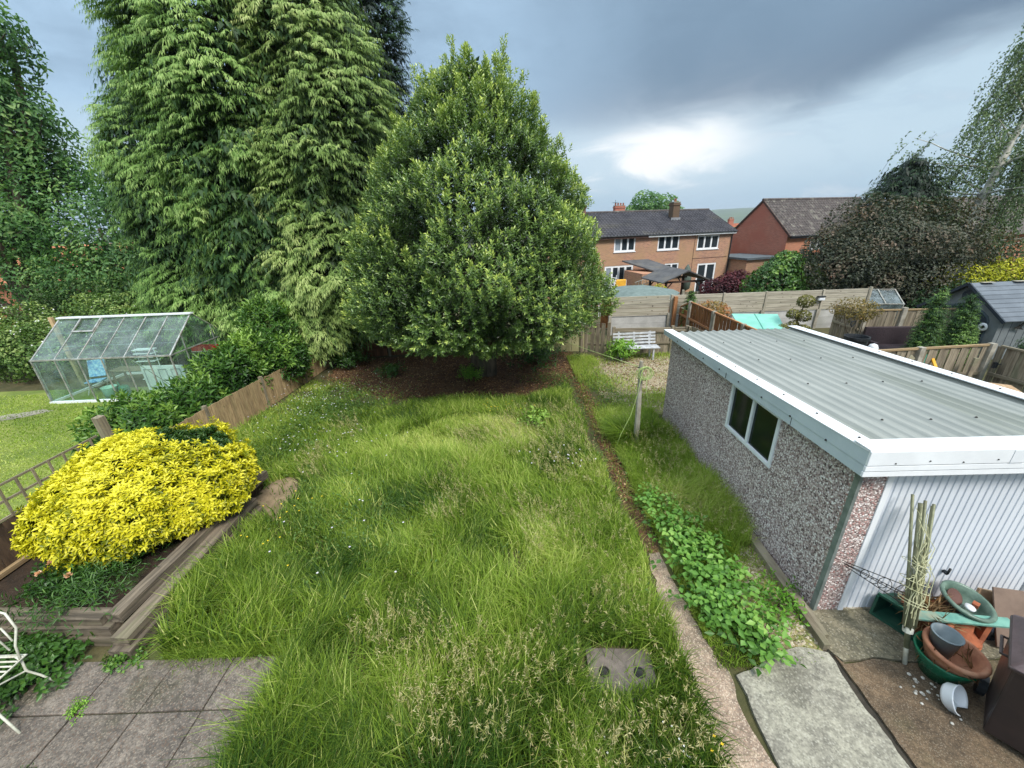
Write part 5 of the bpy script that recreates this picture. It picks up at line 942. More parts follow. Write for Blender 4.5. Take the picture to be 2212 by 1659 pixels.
for x in (-1.25, 1.25):
    for y in (-1.1, 1.1):
        MB().b2((x - .06, y - .06, 0), (x + .06, y + .06, 2.2)).build('post', FBRN, gaz)
        MB().bar((x, y, 1.75), (x - 0.4 * np.sign(x), y, 2.2), 0.06, 0.06).build('brace', FBRN, gaz)
for y in (-1.1, 1.1): MB().b2((-1.5, y - .05, 2.2), (1.5, y + .05, 2.32)).build('beam', FBRN, gaz)
MB().prism([(-1.75, 2.25), (0, 2.95), (1.75, 2.25), (1.75, 2.32), (0, 3.03), (-1.75, 2.32)], 'y', -1.5, 1.5).build('roof', FELT, gaz)
MB().b2((-1.05, 0.2, 0), (-0.2, 0.6, 1.3)).build('brick_barbecue', BRO, gaz)
t = thing('parasol', 'closed grey-green parasol beside the terrace', 'parasol', (13.72, 31.0, -1.7)); MB().tube([(0, 0, 0), (0, 0, 3.0)], 0.03, 6).build('pole', WOODT, t); MB().lathe([(0.05, 1.0), (0.32, 1.2), (0.36, 2.0), (0.2, 2.7), (0.03, 3.0)], 12).build('canopy', M('parasol_cloth', S(96, 108, 98), S(76, 88, 80), rnd=0, stretch=(8, 8, .3)), t, smooth=True)
t = thing('garden_chair', 'yellow cushioned chair by the terrace doors', 'chair', (7.45, 26.2, -1.4), rad(10)); YC_ = M('yellow_cloth', S(222, 170, 60), S(204, 150, 46), rnd=0)
MB().box((0, 0.28, 1.95), (0.75, 0.14, 0.8)).build('backrest', YC_, t, bevel=0.08); MB().box((0, -0.05, 1.5), (0.72, 0.6, 0.16)).build('seat', YC_, t, bevel=0.05)
for x in (-0.4, 0.4): MB().tube([(x, -0.3, 0), (x, -0.3, 1.65), (x, 0.3, 1.75), (x, 0.35, 2.3)], 0.025, 6).build('frame', WHITE, t)
t = thing('clothes_airer', 'white folding clothes airer beside the bay tree edge', 'airer', (6.5, 26.0, -1.4), rad(20))
for i in range(7): MB().tube([(-0.55, 0.05 * i, 2.75 - i * 0.16), (0.6, 0.05 * i, 2.45 - i * 0.17)], 0.02, 5).build('rail', WHITE, t)
for x in (-0.5, 0.55): MB().tube([(x, 0, 2.8 - x * .25), (x * 0.6, 0.35, 0.0)], 0.025, 5).build('leg', WHITE, t); MB().tube([(x, 0.3, 2.4), (x * 1.3, 0, 0.0)], 0.025, 5).build('leg', WHITE, t)
for i, (x, y, lab) in enumerate(((8.3, 24.6, 'pale flowering border shrub behind the panel wall'), (9.3, 24.8, 'small yellow-green shrub behind the panel wall'), (7.3, 24.0, 'feathery green border plant near the yellow chair'))):
    leafy('border_shrub', lab, (x, y, -1.15), [((0, 0, 1.2), (0.55, 0.4, 0.75))], 900, (BRAM, GOLD, SHRB)[i], 0.12, 0.06, 0.62, 'shrub', seed=140 + i)
# dome tent roof just behind the panel wall
t = thing('summerhouse', 'shallow grey-green felt roof just behind the panel wall', 'roofed shelter', (6.1, 18.6, -0.4)); MB().lathe([(0.0, 2.06), (0.9, 2.0), (1.6, 1.86), (1.9, 1.72), (1.9, 1.66), (0, 1.66)], 6).build('roof', M('felt_green', S(112, 126, 122), S(96, 110, 106), rnd=0, rough=0.9), t)
MB().lathe([(1.75, 0.0), (1.75, 1.66)], 6).build('wall', WOODB, t)
# ================================================================== right neighbour's garden
t = thing('canopy', 'turquoise flat garden canopy behind the garage roof', 'canopy', (8.85, 13.75, 0)); TQ = M('turquoise_cloth', S(128, 188, 172), S(112, 174, 158), rnd=0, rough=0.7, scale=2)
c4 = [(-0.52, 0.82, 1.15), (1.0, 0.5, 1.15), (0.58, -0.65, 0.9), (-0.84, -0.45, 0.9)]
MB().add(c4 + [(x, y, z - 0.03) for x, y, z in c4], [(3, 2, 1, 0), (4, 5, 6, 7), (0, 1, 5, 4), (1, 2, 6, 5), (2, 3, 7, 6), (3, 0, 4, 7)]).build('cloth', TQ, t)
MB().bar((0.24, 0.67, 1.155), (-0.12, -0.55, 0.905), 0.03, 0.012).build('ridge_bar', M('tq_bar', S(70, 140, 124), rnd=0), t)
for x, y, z in c4: MB().tube([(x, y, 0), (x, y, z - 0.03)], 0.022, 6).build('pole', WHITE, t)
MB().b2((-0.8, -0.75, 0.0), (0.6, -0.70, 0.84)).build('side_curtain', M('white_cloth', S(214, 222, 226), rnd=0), t)
t = thing('dustbin', 'dark grey plastic dustbin beside the wicker bench', 'bin', (11.05, 12.05, -0.1)); MB().lathe([(0, 0), (0.24, 0), (0.30, 0.86), (0.34, 0.87), (0.34, 0.96), (0.30, 0.96), (0.28, 0.88), (0.24, 0.4), (0, 0.38)], 22).build('body', BLACKP, t, smooth=False)
for x in (-0.34, 0.34): MB().tube([(x, -0.06, 0.8), (x * 1.12, 0, 0.8), (x, 0.06, 0.8)], 0.015, 5).build('handle', BLACKP, t)
t = thing('spade', 'garden spade handle sticking up behind the dustbin', 'spade', (11.25, 12.6, -0.1), 0.2); MB().tube([(0, 0, 0.2), (0.03, 0, 1.12)], 0.02, 7).build('shaft', WOODG, t); MB().tube([(0.03, 0, 1.1), (-0.05, 0, 1.22), (-0.05, 0, 1.3), (0.12, 0, 1.3), (0.12, 0, 1.22), (0.03, 0, 1.1)], 0.016, 6).build('grip', BLACKP, t); MB().box((0, 0, 0.12), (0.18, 0.02, 0.28)).build('blade', STEELD, t)
WICK = M('wicker', S(66, 54, 58), S(46, 38, 42), scale=40, rnd=0.05, bscale=90, bstr=0.6)
t = thing('wicker_bench', 'dark wicker garden sofa against the grey fence', 'sofa', (12.95, 12.75, -0.15), rad(-5))
MB().box((0, 0.22, 0.72), (1.65, 0.10, 0.62)).build('backrest', WICK, t, bevel=0.02); MB().box((0, -0.1, 0.36), (1.65, 0.62, 0.14)).build('seat', WICK, t, bevel=0.02)
for x in (-0.8, 0.8): MB().box((x, -0.08, 0.52), (0.14, 0.62, 0.26)).build('armrest', WICK, t, bevel=0.02)
for x in (-0.78, 0.78):
    for y in (-0.36, 0.2): MB().box((x, y, 0.15), (0.07, 0.07, 0.3)).build('leg', WICK, t)
t = thing('globe_light', 'white globe light on a short stand beside the sofa', 'light', (11.72, 12.1, -0.1)); MB().tube([(0, 0, 0), (0, 0, 0.42)], 0.02, 6).build('stand', STEELD, t); MB().lathe([(0.001, 0.38), (0.1, 0.42), (0.15, 0.53), (0.1, 0.64), (0.001, 0.68)], 14).build('globe', WHITE, t, smooth=True)
t = thing('rock', 'pale rocks round the standard tree', 'rock', (11.3, 12.95, -0.1)); MB().lathe([(0.001, 0.0), (0.42, 0.05), (0.38, 0.25), (0.2, 0.36), (0.001, 0.38)], 9).build('stone', CONPOST, t)
t = thing('hanging_ornament', 'turquoise bird-shaped ornament hung on the grey fence', 'ornament', (14.05, 12.72, 1.0)); MB().prism([(-0.15, 0), (-0.05, 0.12), (0.12, 0.28), (0.03, 0.08), (0.1, -0.05), (0.02, -0.2), (-0.05, -0.08)], 'y', -0.02, 0.0).build('bird', TQ, t)
t = thing('tarpaulin', 'crumpled green sheet at the foot of the pointed conifers', 'sheet', (12.6, 11.35, -0.1)); MB().lathe([(0.001, 0.55), (0.2, 0.5), (0.35, 0.25), (0.42, 0.0)], 9).build('cloth', M('green_sheet', S(40, 138, 112), S(30, 116, 96), rnd=0), t)
# plastic shed
sh = thing('plastic_shed', 'grey plastic shed with arched dark doors and slate-look roof', 'shed', (15.12, 12.9, -0.25), rad(-88))
SHG = M('shed_grey', S(122, 128, 130), S(108, 114, 116), scale=3, rnd=0, rough=0.55); SHD = M('shed_door', S(44, 54, 64), S(36, 45, 54), scale=3, rnd=0, rough=0.5); SHR = M('shed_roof', S(106, 113, 120), S(92, 99, 106), scale=2, rnd=0.08, rough=0.6)
MB().add([(-1.1, 0, 0), (1.1, 0, 0), (1.1, 0, 1.62), (0, 0, 2.45), (-1.1, 0, 1.62)], [(0, 1, 2, 3, 4)]).add([(1.1, 0, 0), (1.1, 3.2, 0), (1.1, 3.2, 1.62), (1.1, 0, 1.62)], [(0, 1, 2, 3)]).add([(-1.1, 0, 0), (-1.1, 3.2, 0), (-1.1, 3.2, 1.62), (-1.1, 0, 1.62)], [(3, 2, 1, 0)]).build('wall', SHG, sh)
for i in range(12): piece('cladding_groove', SHD, sh, (1.1, 0.15 + i * 0.26, 0.8), (0.008, 0.012, 1.6))
arch = [(-0.78, 0.02), (0.78, 0.02), (0.78, 1.35)] + [(0.78 * math.cos(a), 1.35 + 0.42 * math.sin(a)) for a in np.linspace(0.15, math.pi - 0.15, 10)] + [(-0.78, 1.35)]
MB().prism(arch, 'y', -0.03, 0.0).build('door', SHD, sh); MB().prism([(x * 1.07, z * 1.03) for x, z in arch], 'y', -0.015, 0.002).build('door_frame', M('frame_grey', S(84, 96, 104), rnd=0), sh)
MB().lathe([(0.001, 0), (0.17, 0.0), (0.17, 0.03), (0.12, 0.035), (0.001, 0.02)], 18, Matrix.Rotation(rad(90), 3, 'X'), (0, 0.0, 2.12)).build('round_vent', SHD, sh)
for sgn in (-1, 1):
    d_ = Vector((sgn * 1.3, 0, -0.98)); 
    for j in range(9):
        a = Vector((0, 0, 2.52)) + d_ * (j / 9) ; b = Vector((0, 0, 2.52)) + d_ * ((j + 1.1) / 9); h = 0.02 * (1)
        MB().add([(a.x, -0.15, a.z), (a.x, 3.35, a.z), (b.x, 3.35, b.z + 0.02), (b.x, -0.15, b.z + 0.02), (b.x, -0.15, b.z), (b.x, 3.35, b.z)], [(0, 1, 2, 3) if sgn < 0 else (3, 2, 1, 0), (3, 2, 5, 4)]).build('roof_panel', SHR, sh)
MB().bar((0, -0.16, 2.5), (1.32, -0.16, 1.50), 0.05, 0.09).build('verge', SHD, sh); MB().bar((0, -0.16, 2.5), (-1.32, -0.16, 1.50), 0.05, 0.09).build('verge', SHD, sh)
for x, lab in ((0.2, 'pale roof tile'), (1.3, 'pale roof tile')): MB().b2((-0.02 + x * 0, x, 2.53), (0.14, x + 0.4, 2.535)).build('ridge_patch', CONPOST, sh)
t = thing('wall_plaque', 'round white wall ornament beside the shed doors', 'ornament', (15.07, 12.12, 1.0), rad(-88)); MB().lathe([(0.001, 0.02), (0.1, 0.02), (0.13, 0.0)], 16, Matrix.Rotation(rad(90), 3, 'X')).build('plate', WHITE, t); MB().prism([(-.06, 0), (0.02, 0.06), (0.08, 0.01), (0.0, -0.05)], 'y', -0.04, -0.02).build('bird', STEELD, t)
t = thing('bird_ornament', 'dark metal bird on the side of the grey shed', 'ornament', (15.75, 11.76, 1.05), rad(2)); MB().prism([(-.16, 0), (-.02, 0.05), (0.1, 0.18), (0.06, 0.0), (0.16, -0.08), (0.0, -0.05)], 'y', -0.03, -0.01).build('bird', STEELD, t)
t = thing('solar_light', 'small solar light fixed on the boarded wall', 'light', (12.85, 16.22, 1.30)); MB().box((0, -0.04, 0.06), (0.3, 0.12, 0.05)).build('panel', BLACKP, t, bevel=0.01); MB().box((0, -0.06, -0.04), (0.24, 0.10, 0.10)).build('lamp', WHITE, t, bevel=0.01)
g2 = thing('small_greenhouse', 'top of a small aluminium greenhouse behind the panel wall', 'greenhouse', (16.4, 18.0, -0.6), rad(-12)); GL2 = glassmat('glass_pale', (0.8, 0.88, 0.88, 1), haze=0.35, dirt=S(190, 206, 208))
for x in (-1, 1):
    for y in (-0.8, 0.8): MB().tube([(x, y, 0), (x, y, 1.35)], 0.025, 5).build('post', ALU, g2)
for x in (-1, -0.33, 0.33, 1):
    for s_ in (-1, 1): MB().bar((x, s_ * 0.8, 1.35), (x, 0, 1.85), 0.04, 0.04).build('glazing_bar', ALU, g2)
for y, z in ((0, 1.86), (-0.8, 1.35), (0.8, 1.35)): MB().bar((-1.03, y, z), (1.03, y, z), 0.05, 0.04).build('rail', ALU, g2)
for s_ in (-1, 1): MB().add([(-1, s_ * 0.8, 1.33), (1, s_ * 0.8, 1.33), (1, 0, 1.83), (-1, 0, 1.83)], [(0, 1, 2, 3)]).build('glass_pane', GL2, g2)
for x in (-1, 1): MB().add([(x, -0.8, 0), (x, 0.8, 0), (x, 0.8, 1.33), (x, 0, 1.83), (x, -0.8, 1.33)], [(0, 1, 2, 3, 4)]).build('glass_pane', GL2, g2)
for y in (-0.8, 0.8): MB().add([(-1, y, 0), (1, y, 0), (1, y, 1.33), (-1, y, 1.33)], [(0, 1, 2, 3)]).build('glass_pane', GL2, g2)
# junk against the grey fence
CHIP = M('chipboard', S(176, 150, 120), S(150, 122, 94), S(140, 96, 76), scale=14, rnd=0.06, rough=0.9)
def board(name, lab, c, d, rot, mat, cat='board'): o = MB().box((0, 0, 0), d).build(name, mat, None, lab, cat, bevel=0.004); o.location = c; o.rotation_euler = [rad(v_) for v_ in rot]; return o
MB().b2((8.6, 7.6, 0), (10.9, 8.6, 0.78)).build('timber_stack', WOODG, label='stack of old timber behind the garage roof', cat='timber', bevel=0.02)
board('plywood_sheet', 'flat chipboard sheet on the stack behind the garage', (10.0, 7.95, 0.86), (1.0, 0.7, 0.03), (6, 3, -15), CHIP); board('plywood_sheet', 'redder chipboard sheet at the right of the stack', (10.75, 7.75, 0.80), (0.6, 0.6, 0.03), (10, 6, -12), CHIP)
board('white_board', 'white board lying on top of the timber stack', (9.95, 8.45, 0.92), (0.75, 0.35, 0.03), (4, 0, -10), WHITE)
board('loose_plank', 'grey plank leaning by the concrete post', (9.2, 8.62, 1.0), (0.14, 0.03, 0.85), (-12, 38, 0), WOODG, 'plank'); board('loose_plank', 'second grey plank crossing behind the leaning one', (9.02, 8.66, 0.9), (0.13, 0.03, 0.85), (-10, 30, 0), WOODG, 'plank'); board('loose_plank', 'short upright stake against the grey fence', (11.0, 8.72, 0.85), (0.11, 0.05, 0.75), (0, 2, 0), WOODG, 'stake')
t = thing('spirit_level', 'yellow tool handle with black tip on the stack', 'tool', (9.95, 8.5, 0.95), rad(60)); MB().bar((0, 0, 0.03), (0.62, 0, 0.26), 0.06, 0.05).build('shaft', YC_, t, bevel=0.01); MB().bar((0.62, 0, 0.26), (0.74, 0, 0.305), 0.065, 0.055).build('tip', BLACKP, t, bevel=0.01)
t = thing('tarpaulin', 'green tarpaulin heap behind the right roof edge', 'sheet', (10.9, 6.8, 0)); MB().lathe([(0.001, 0.72), (0.3, 0.7), (0.6, 0.45), (0.85, 0.0)], 11).build('cloth', MATS['green_sheet'], t)
t = thing('gate_latch', 'black latch on the corner concrete post', 'latch', (11.62, 8.85, 1.0)); MB().box((0, -0.06, 0), (0.08, 0.05, 0.14)).build('plate', BLACKP, t); MB().tube([(0, -0.09, 0.03), (0.1, -0.09, 0.03)], 0.012, 6).build('lever', BLACKP, t)
# ================================================================== things by the garage door
def pot(mb, rb_, rt, h, th=0.025, rim=0.03, n=30, mat=None, loc=(0, 0, 0), soil=None):
    return mb.lathe([(0.001, 0), (rb_, 0), (rb_ + (rt - rb_) * 0.85, h * 0.86), (rt + rim * .6, h * 0.87), (rt + rim, h * 0.93), (rt + rim * .8, h), (rt - th * .6, h), (rt - th, h * 0.9), (rb_ - th * 0.5, th), (0.001, th)], n, mat, loc)
ZC = 0.036
rd = thing('rotary_airer', 'folded rotary clothes airer leaning on the garage door', 'airer', (4.08, 2.72, 0.03))
OLV = M('airer_pole', S(138, 140, 112), S(112, 114, 88), S(96, 92, 70), scale=9, rnd=0.06, rough=0.5, metal=0.2); lean = Vector((0.10, 0.55, 1.74)); ln_ = lean.normalized(); u1 = ln_.cross(Vector((0, 0, 1))).normalized(); u2 = ln_.cross(u1)
def rpt(t_, a=0.0, b=0.0): return tuple(lean * t_ + u1 * a + u2 * b)
MB().tube([rpt(0), rpt(0.18)], 0.021, 10).build('ground_tube', M('white_plastic', S(206, 206, 192), S(176, 170, 150), rnd=0.03), rd, smooth=True)
MB().tube([rpt(0.10), rpt(0.96)], 0.024, 10).build('mast', OLV, rd, smooth=True)
for i, (a, b) in enumerate(((-0.085, -0.02), (-0.02, -0.075), (0.065, -0.05), (0.095, 0.01))):
    MB().tube([rpt(0.24, a * 0.6, b * 0.6), rpt(0.6, a * 0.8, b), rpt(0.98 + 0.035 * (1.5 - i) * 0.6, a * 1.15, b)], 0.0135, 8).build('arm', OLV, rd, smooth=True)
    MB().tube([rpt(0.22, a * 0.5, b * 0.5), rpt(0.58, a * 0.45, b * 1.1)], 0.009, 6).build('strut', OLV, rd, smooth=True)
for t_ in (0.21, 0.57): MB().tube([rpt(t_ - 0.015), rpt(t_ + 0.015)], 0.045, 10).build('hub', MATS['white_plastic'], rd)
lnb = MB()
for i in range(26):
    t0_, t1_ = RNG.uniform(0.22, 0.6), RNG.uniform(0.55, 0.98); a, b = RNG.uniform(-0.10, 0.11), RNG.uniform(-0.09, -0.02); sg = RNG.uniform(0.02, 0.12)
    lnb.tube([rpt(t0_ + (t1_ - t0_) * s_, a * (1 - s_) + RNG.uniform(-.1, .1) * s_, b - 0.03 * math.sin(math.pi * s_)) for s_ in np.linspace(0, 1, 6)], 0.0035, 4)
for i in range(5):
    t0_ = RNG.uniform(0.3, 0.7); lnb.tube([rpt(t0_ - 0.02 * math.cos(a), 0.12 * math.cos(a), -0.02 + 0.1 * math.sin(a)) for a in np.linspace(0, 6.28, 14)], 0.0035, 4)
lnb.build('line', M('line_cord', S(206, 204, 166), S(180, 178, 134), rnd=0), rd, kind='stuff')
# wire obelisk lying across the door
ob = thing('wire_obelisk', 'black scrolled wire plant support lying against the garage door', 'plant support', (4.45, 3.18, 0.42))
ax = Vector((-0.80, 0.10, 0.45)); e1 = Vector((0.45, 0.0, 0.80)).normalized(); e2 = ax.normalized().cross(e1)
for a in range(4):
    c_, s_ = math.cos(a * 1.571 + .5), math.sin(a * 1.571 + .5); MB().tube([(e1 * c_ + e2 * s_) * 0.11, ax + (e1 * c_ + e2 * s_) * 0.02], 0.005, 5).build('rod', STEELD, ob)
for t_ in (0.1, 0.4, 0.7): MB().tube([ax * t_ + (e1 * math.cos(a) + e2 * math.sin(a)) * (0.11 - 0.09 * t_) for a in np.linspace(0, 6.283, 13)], 0.004, 5, False).build('hoop', STEELD, ob)
for t_ in (0.25, 0.5, 0.62): MB().tube([ax * (t_ + 0.05 * math.cos(a)) + e2 * -0.06 + e1 * (0.035 * math.sin(a)) for a in np.linspace(0, 5.2, 12)], 0.004, 5, False).build('scroll', STEELD, ob)
# green trough on its side
tr_ = thing('trough_planter', 'dark green plastic trough tipped on its side', 'planter', (4.36, 3.05, ZC), rad(-62))
MB().add([(-0.28, -0.02, 0.0), (0.28, -0.02, 0.0), (0.28, 0.02, 0.30), (-0.28, 0.02, 0.30), (-0.22, 0.24, 0.05), (0.22, 0.24, 0.05), (0.22, 0.24, 0.26), (-0.22, 0.24, 0.26)], [(0, 4, 5, 1), (1, 5, 6, 2), (2, 6, 7, 3), (3, 7, 4, 0), (4, 7, 6, 5)]).build('box', GREENP, tr_)
MB().b2((-0.30, -0.03, -0.0), (0.30, 0.0, 0.028)).b2((-0.30, -0.01, 0.29), (0.30, 0.02, 0.318)).b2((-0.302, -0.028, 0.028), (-0.278, 0.015, 0.29)).b2((0.278, -0.028, 0.028), (0.302, 0.015, 0.29)).build('rim', GREENP, tr_)
pt = thing('terracotta_pot', 'terracotta pot of dry stems behind the rotary airer', 'pot', (4.56, 3.07, ZC)); pot(MB(), 0.14, 0.19, 0.34).build('pot', TERRA, pt, smooth=True)
Lv = Leaves(); k = 260; P = np.stack([RNG.normal(0, 0.08, k), RNG.normal(0, 0.08, k), RNG.uniform(0.26, 0.36, k)], 1); Lv.add(P, rdir(k) + [0, 0, 0.3], rdir(k), 0.22, 0.01, RNG.uniform(.4, 1, k)); Lv.build('dry_stems', LITL, pt)
MB().lathe([(0.001, 0.29), (0.155, 0.28)], 20).build('soil', DARKW, pt)
p1_ = thing('terracotta_pot', 'upturned wide terracotta pot under the glazed bowl', 'pot', (4.88, 3.06, ZC)); MB().lathe([(0.001, 0.30), (0.15, 0.30), (0.17, 0.16), (0.25, 0.10), (0.255, 0.03), (0.27, 0.02), (0.27, 0.0), (0.25, 0.0)], 30).build('pot', TERRA, p1_, smooth=True)
tl_ = Matrix.Rotation(rad(11), 3, 'X') @ Matrix.Rotation(rad(6), 3, 'Y')
p2_ = thing('glazed_pot', 'green-rimmed bowl tilted on top of the upturned pot', 'pot', (4.90, 3.08, 0.345)); p2_.scale = (0.86, 0.86, 0.9); MB().lathe([(0.001, 0), (0.16, 0), (0.22, 0.14), (0.235, 0.17)], 32, tl_).build('body', M('brown_glaze', S(104, 82, 68), S(84, 66, 56), rnd=0, rough=0.4), p2_, smooth=True)
MB().lathe([(0.235, 0.17), (0.268, 0.175), (0.272, 0.20), (0.25, 0.215), (0.225, 0.205), (0.205, 0.12), (0.15, 0.03), (0.001, 0.025)], 32, tl_).build('rim', GLAZE, p2_, smooth=True)
sc_ = MB().lathe([(0.001, 0), (0.09, 0.005), (0.10, 0.03), (0.085, 0.03), (0.001, 0.02)], 18, tl_ @ Matrix.Rotation(rad(35), 3, 'X'), (-0.03, 0.08, 0.13)).build('saucer', M('dark_clay', S(96, 66, 58), rnd=0), p2_, smooth=True)
MB().lathe([(0.001, 0), (0.05, 0.0), (0.055, 0.03), (0.001, 0.04)], 12, tl_, (0.02, -0.08, 0.11)).build('white_dish', WHITE, p2_, smooth=True)
MB().box((0.13, -0.05, 0.13), (0.08, 0.06, 0.05), 0.5).build('pot_shard', TERRA, p2_)
board('painted_plank', 'plank with flaking turquoise paint lying over the pots', (4.70, 2.90, 0.44), (0.95, 0.11, 0.028), (4, -1, -9), M('turquoise_paint', S(118, 166, 150), S(90, 140, 128), S(150, 146, 124), scale=7, rnd=0, rough=0.8, stain=0.8), 'plank')
MB().b2((4.98, 2.86, ZC), (5.05, 2.94, 0.418)).build('brick_prop', TERRA, label='clay block propping the turquoise plank', cat='brick')
bp_ = thing('large_pot', 'wide terracotta pot set inside a green pot', 'pot', (4.32, 2.62, 0.03)); tl2 = Matrix.Rotation(rad(4), 3, 'X') @ Matrix.Rotation(rad(4), 3, 'Y')
MB().lathe([(0.001, 0), (0.14, 0), (0.22, 0.2), (0.245, 0.27), (0.25, 0.29), (0.23, 0.29), (0.12, 0.03), (0.001, 0.03)], 32).build('green_pot', M('glossy_green', S(28, 108, 76), S(22, 90, 64), rnd=0, rough=0.25), bp_, smooth=True)
MB().lathe([(0.13, 0.10), (0.215, 0.30), (0.22, 0.35), (0.245, 0.36), (0.248, 0.385), (0.232, 0.40), (0.205, 0.39), (0.18, 0.28), (0.001, 0.24)], 34, tl2).build('terracotta_pot', M('terracotta_pale_rim', S(178, 122, 92), S(142, 90, 66), S(190, 160, 132), scale=6, rnd=0), bp_, smooth=True)
bk = thing('bucket', 'grey plastic bucket standing in the large pot', 'bucket', (4.29, 2.67, 0.28)); MB().lathe([(0.001, 0), (0.085, 0), (0.115, 0.26), (0.122, 0.262), (0.122, 0.272), (0.108, 0.272), (0.08, 0.15), (0.001, 0.14)], 26).build('body', M('grey_plastic', S(120, 132, 136), S(104, 116, 120), rnd=0, rough=0.4), bk, smooth=True)
Lv = Leaves(); k = 50; a_ = RNG.uniform(0, 6.28, k); P = np.stack([0.17 * np.cos(a_), 0.17 * np.sin(a_), RNG.uniform(.26, .34, k)], 1); Lv.add(P, rdir(k) + [0, 0, .2], rdir(k), 0.16, 0.008, .5); Lv.build('dry_grass', LITL, bp_)
# wheelie bin
BROWN = M('bin_brown', S(62, 50, 48), S(48, 40, 40), S(76, 64, 60), scale=3, rnd=0, rough=0.42, spec=0.45)
wbn = thing('wheelie_bin', 'dark brown wheelie bin at the lower right corner', 'bin', (4.53, 2.08, 0.03), rad(-51))
MB().add([(-0.23, -0.27, 0.06), (0.23, -0.27, 0.06), (0.23, 0.20, 0.06), (-0.23, 0.20, 0.06), (-0.29, -0.33, 0.92), (0.29, -0.33, 0.92), (0.29, 0.33, 0.92), (-0.29, 0.33, 0.92)], [(3, 2, 1, 0), (0, 1, 5, 4), (1, 2, 6, 5), (2, 3, 7, 6), (3, 0, 4, 7)]).build('body', BROWN, wbn, bevel=0.02)
MB().b2((-0.32, -0.36, 0.90), (0.32, 0.36, 0.935)).build('rim', BROWN, wbn, bevel=0.01)
MB().add([(-0.31, -0.36, 0.937), (0.31, -0.36, 0.937), (0.31, 0.38, 0.937), (-0.31, 0.38, 0.937), (-0.24, -0.29, 1.0), (0.24, -0.29, 1.0), (0.24, 0.3, 1.015), (-0.24, 0.3, 1.015)], [(0, 1, 5, 4), (1, 2, 6, 5), (2, 3, 7, 6), (3, 0, 4, 7), (4, 5, 6, 7)]).build('lid', M('bin_lid', S(96, 80, 80), S(80, 66, 66), rnd=0, rough=0.45), wbn, bevel=0.025)
MB().tube([(-0.29, 0.10, 0.85), (-0.345, 0.10, 0.85), (-0.345, -0.14, 0.85), (-0.29, -0.14, 0.85)], 0.012, 7).build('handle', BROWN, wbn)
for x in (-0.27, 0.27): MB().lathe([(0.02, -0.03), (0.1, -0.03), (0.1, 0.03), (0.02, 0.03)], 16, Matrix.Rotation(rad(90), 3, 'Y'), (x, 0.24, 0.1)).build('wheel', BLACKP, wbn)
# white broken bowl
wbw = thing('white_bowl', 'broken white plastic bowl on its side by the bin', 'bowl', (4.13, 2.34, 0.14)); wbw.scale = (1.2, 1.2, 1.2); rot_ = Matrix.Rotation(rad(25), 3, 'Z') @ Matrix.Rotation(rad(62), 3, 'X')
vs, fs = [], []; nn = 26
for i, (r_, z_) in enumerate(((0.001, -0.03), (0.08, -0.03), (0.098, -0.01), (0.104, 0.045), (0.112, 0.055))):
    for k_ in range(nn):
        a = 2 * math.pi * k_ / nn; jag = 0.6 if (i >= 3 and 17 < k_ < 22) else 1.0; vs.append(tuple(rot_ @ Vector((r_ * math.cos(a), r_ * math.sin(a), z_ * jag - (0.05 if jag < 1 else 0)))))
for i in range(4):
    for k_ in range(nn): fs.append((i * nn + k_, i * nn + (k_ + 1) % nn, (i + 1) * nn + (k_ + 1) % nn, (i + 1) * nn + k_))
o = MB().add(vs, fs).build('bowl', WHITE, wbw, smooth=True); so = o.modifiers.new('thick', 'SOLIDIFY'); so.thickness = 0.006
MB().lathe([(0.001, 0.0), (0.045, 0.01), (0.04, 0.035), (0.001, 0.05)], 9, rot_, (-0.02, -0.02, -0.06)).build('crumpled_liner', MATS['white_cloth'], wbw)
# boards and a sack in the corner
board('scrap_board', 'yellowish scrap board standing in the door corner', (5.35, 3.12, 0.26), (0.42, 0.03, 0.46), (-14, 12, -8), CHIP); board('scrap_board', 'grey-brown hardboard sheet leaning beside the bin', (5.55, 2.9, 0.34), (0.7, 0.02, 0.62), (-30, 0, -14), M('hardboard', S(126, 106, 92), S(108, 90, 78), rnd=0)); board('scrap_board', 'small wooden scrap lying by the upturned pot', (5.1, 2.98, 0.24), (0.3, 0.12, 0.02), (10, 18, 20), WOODT)
MB().lathe([(0.001, 0.34), (0.07, 0.30), (0.12, 0.15), (0.10, 0.0)], 9).build('plastic_sack', M('sack', S(56, 62, 76), S(40, 44, 56), S(120, 128, 140), scale=20, rnd=0, rough=0.25), label='crumpled dark plastic sack beside the upturned pot', cat='sack', loc=(5.24, 3.02, ZC))
# loose pebbles by the pots
peb = MB()
for i in range(26):
    x, y, r_ = 4.02 + RNG.normal(0.05, 0.12), 2.47 + RNG.normal(0, 0.10), RNG.uniform(0.007, 0.02); peb.lathe([(0.001, 0), (r_, r_ * .3), (r_ * .7, r_ * .8), (0.001, r_)], 6, loc=(x, y, 0.03))
peb.build('pebbles', M('pebble', S(200, 196, 186), S(160, 152, 140), scale=40, rnd=0), kind='stuff', label='loose pale pebbles by the large pot')
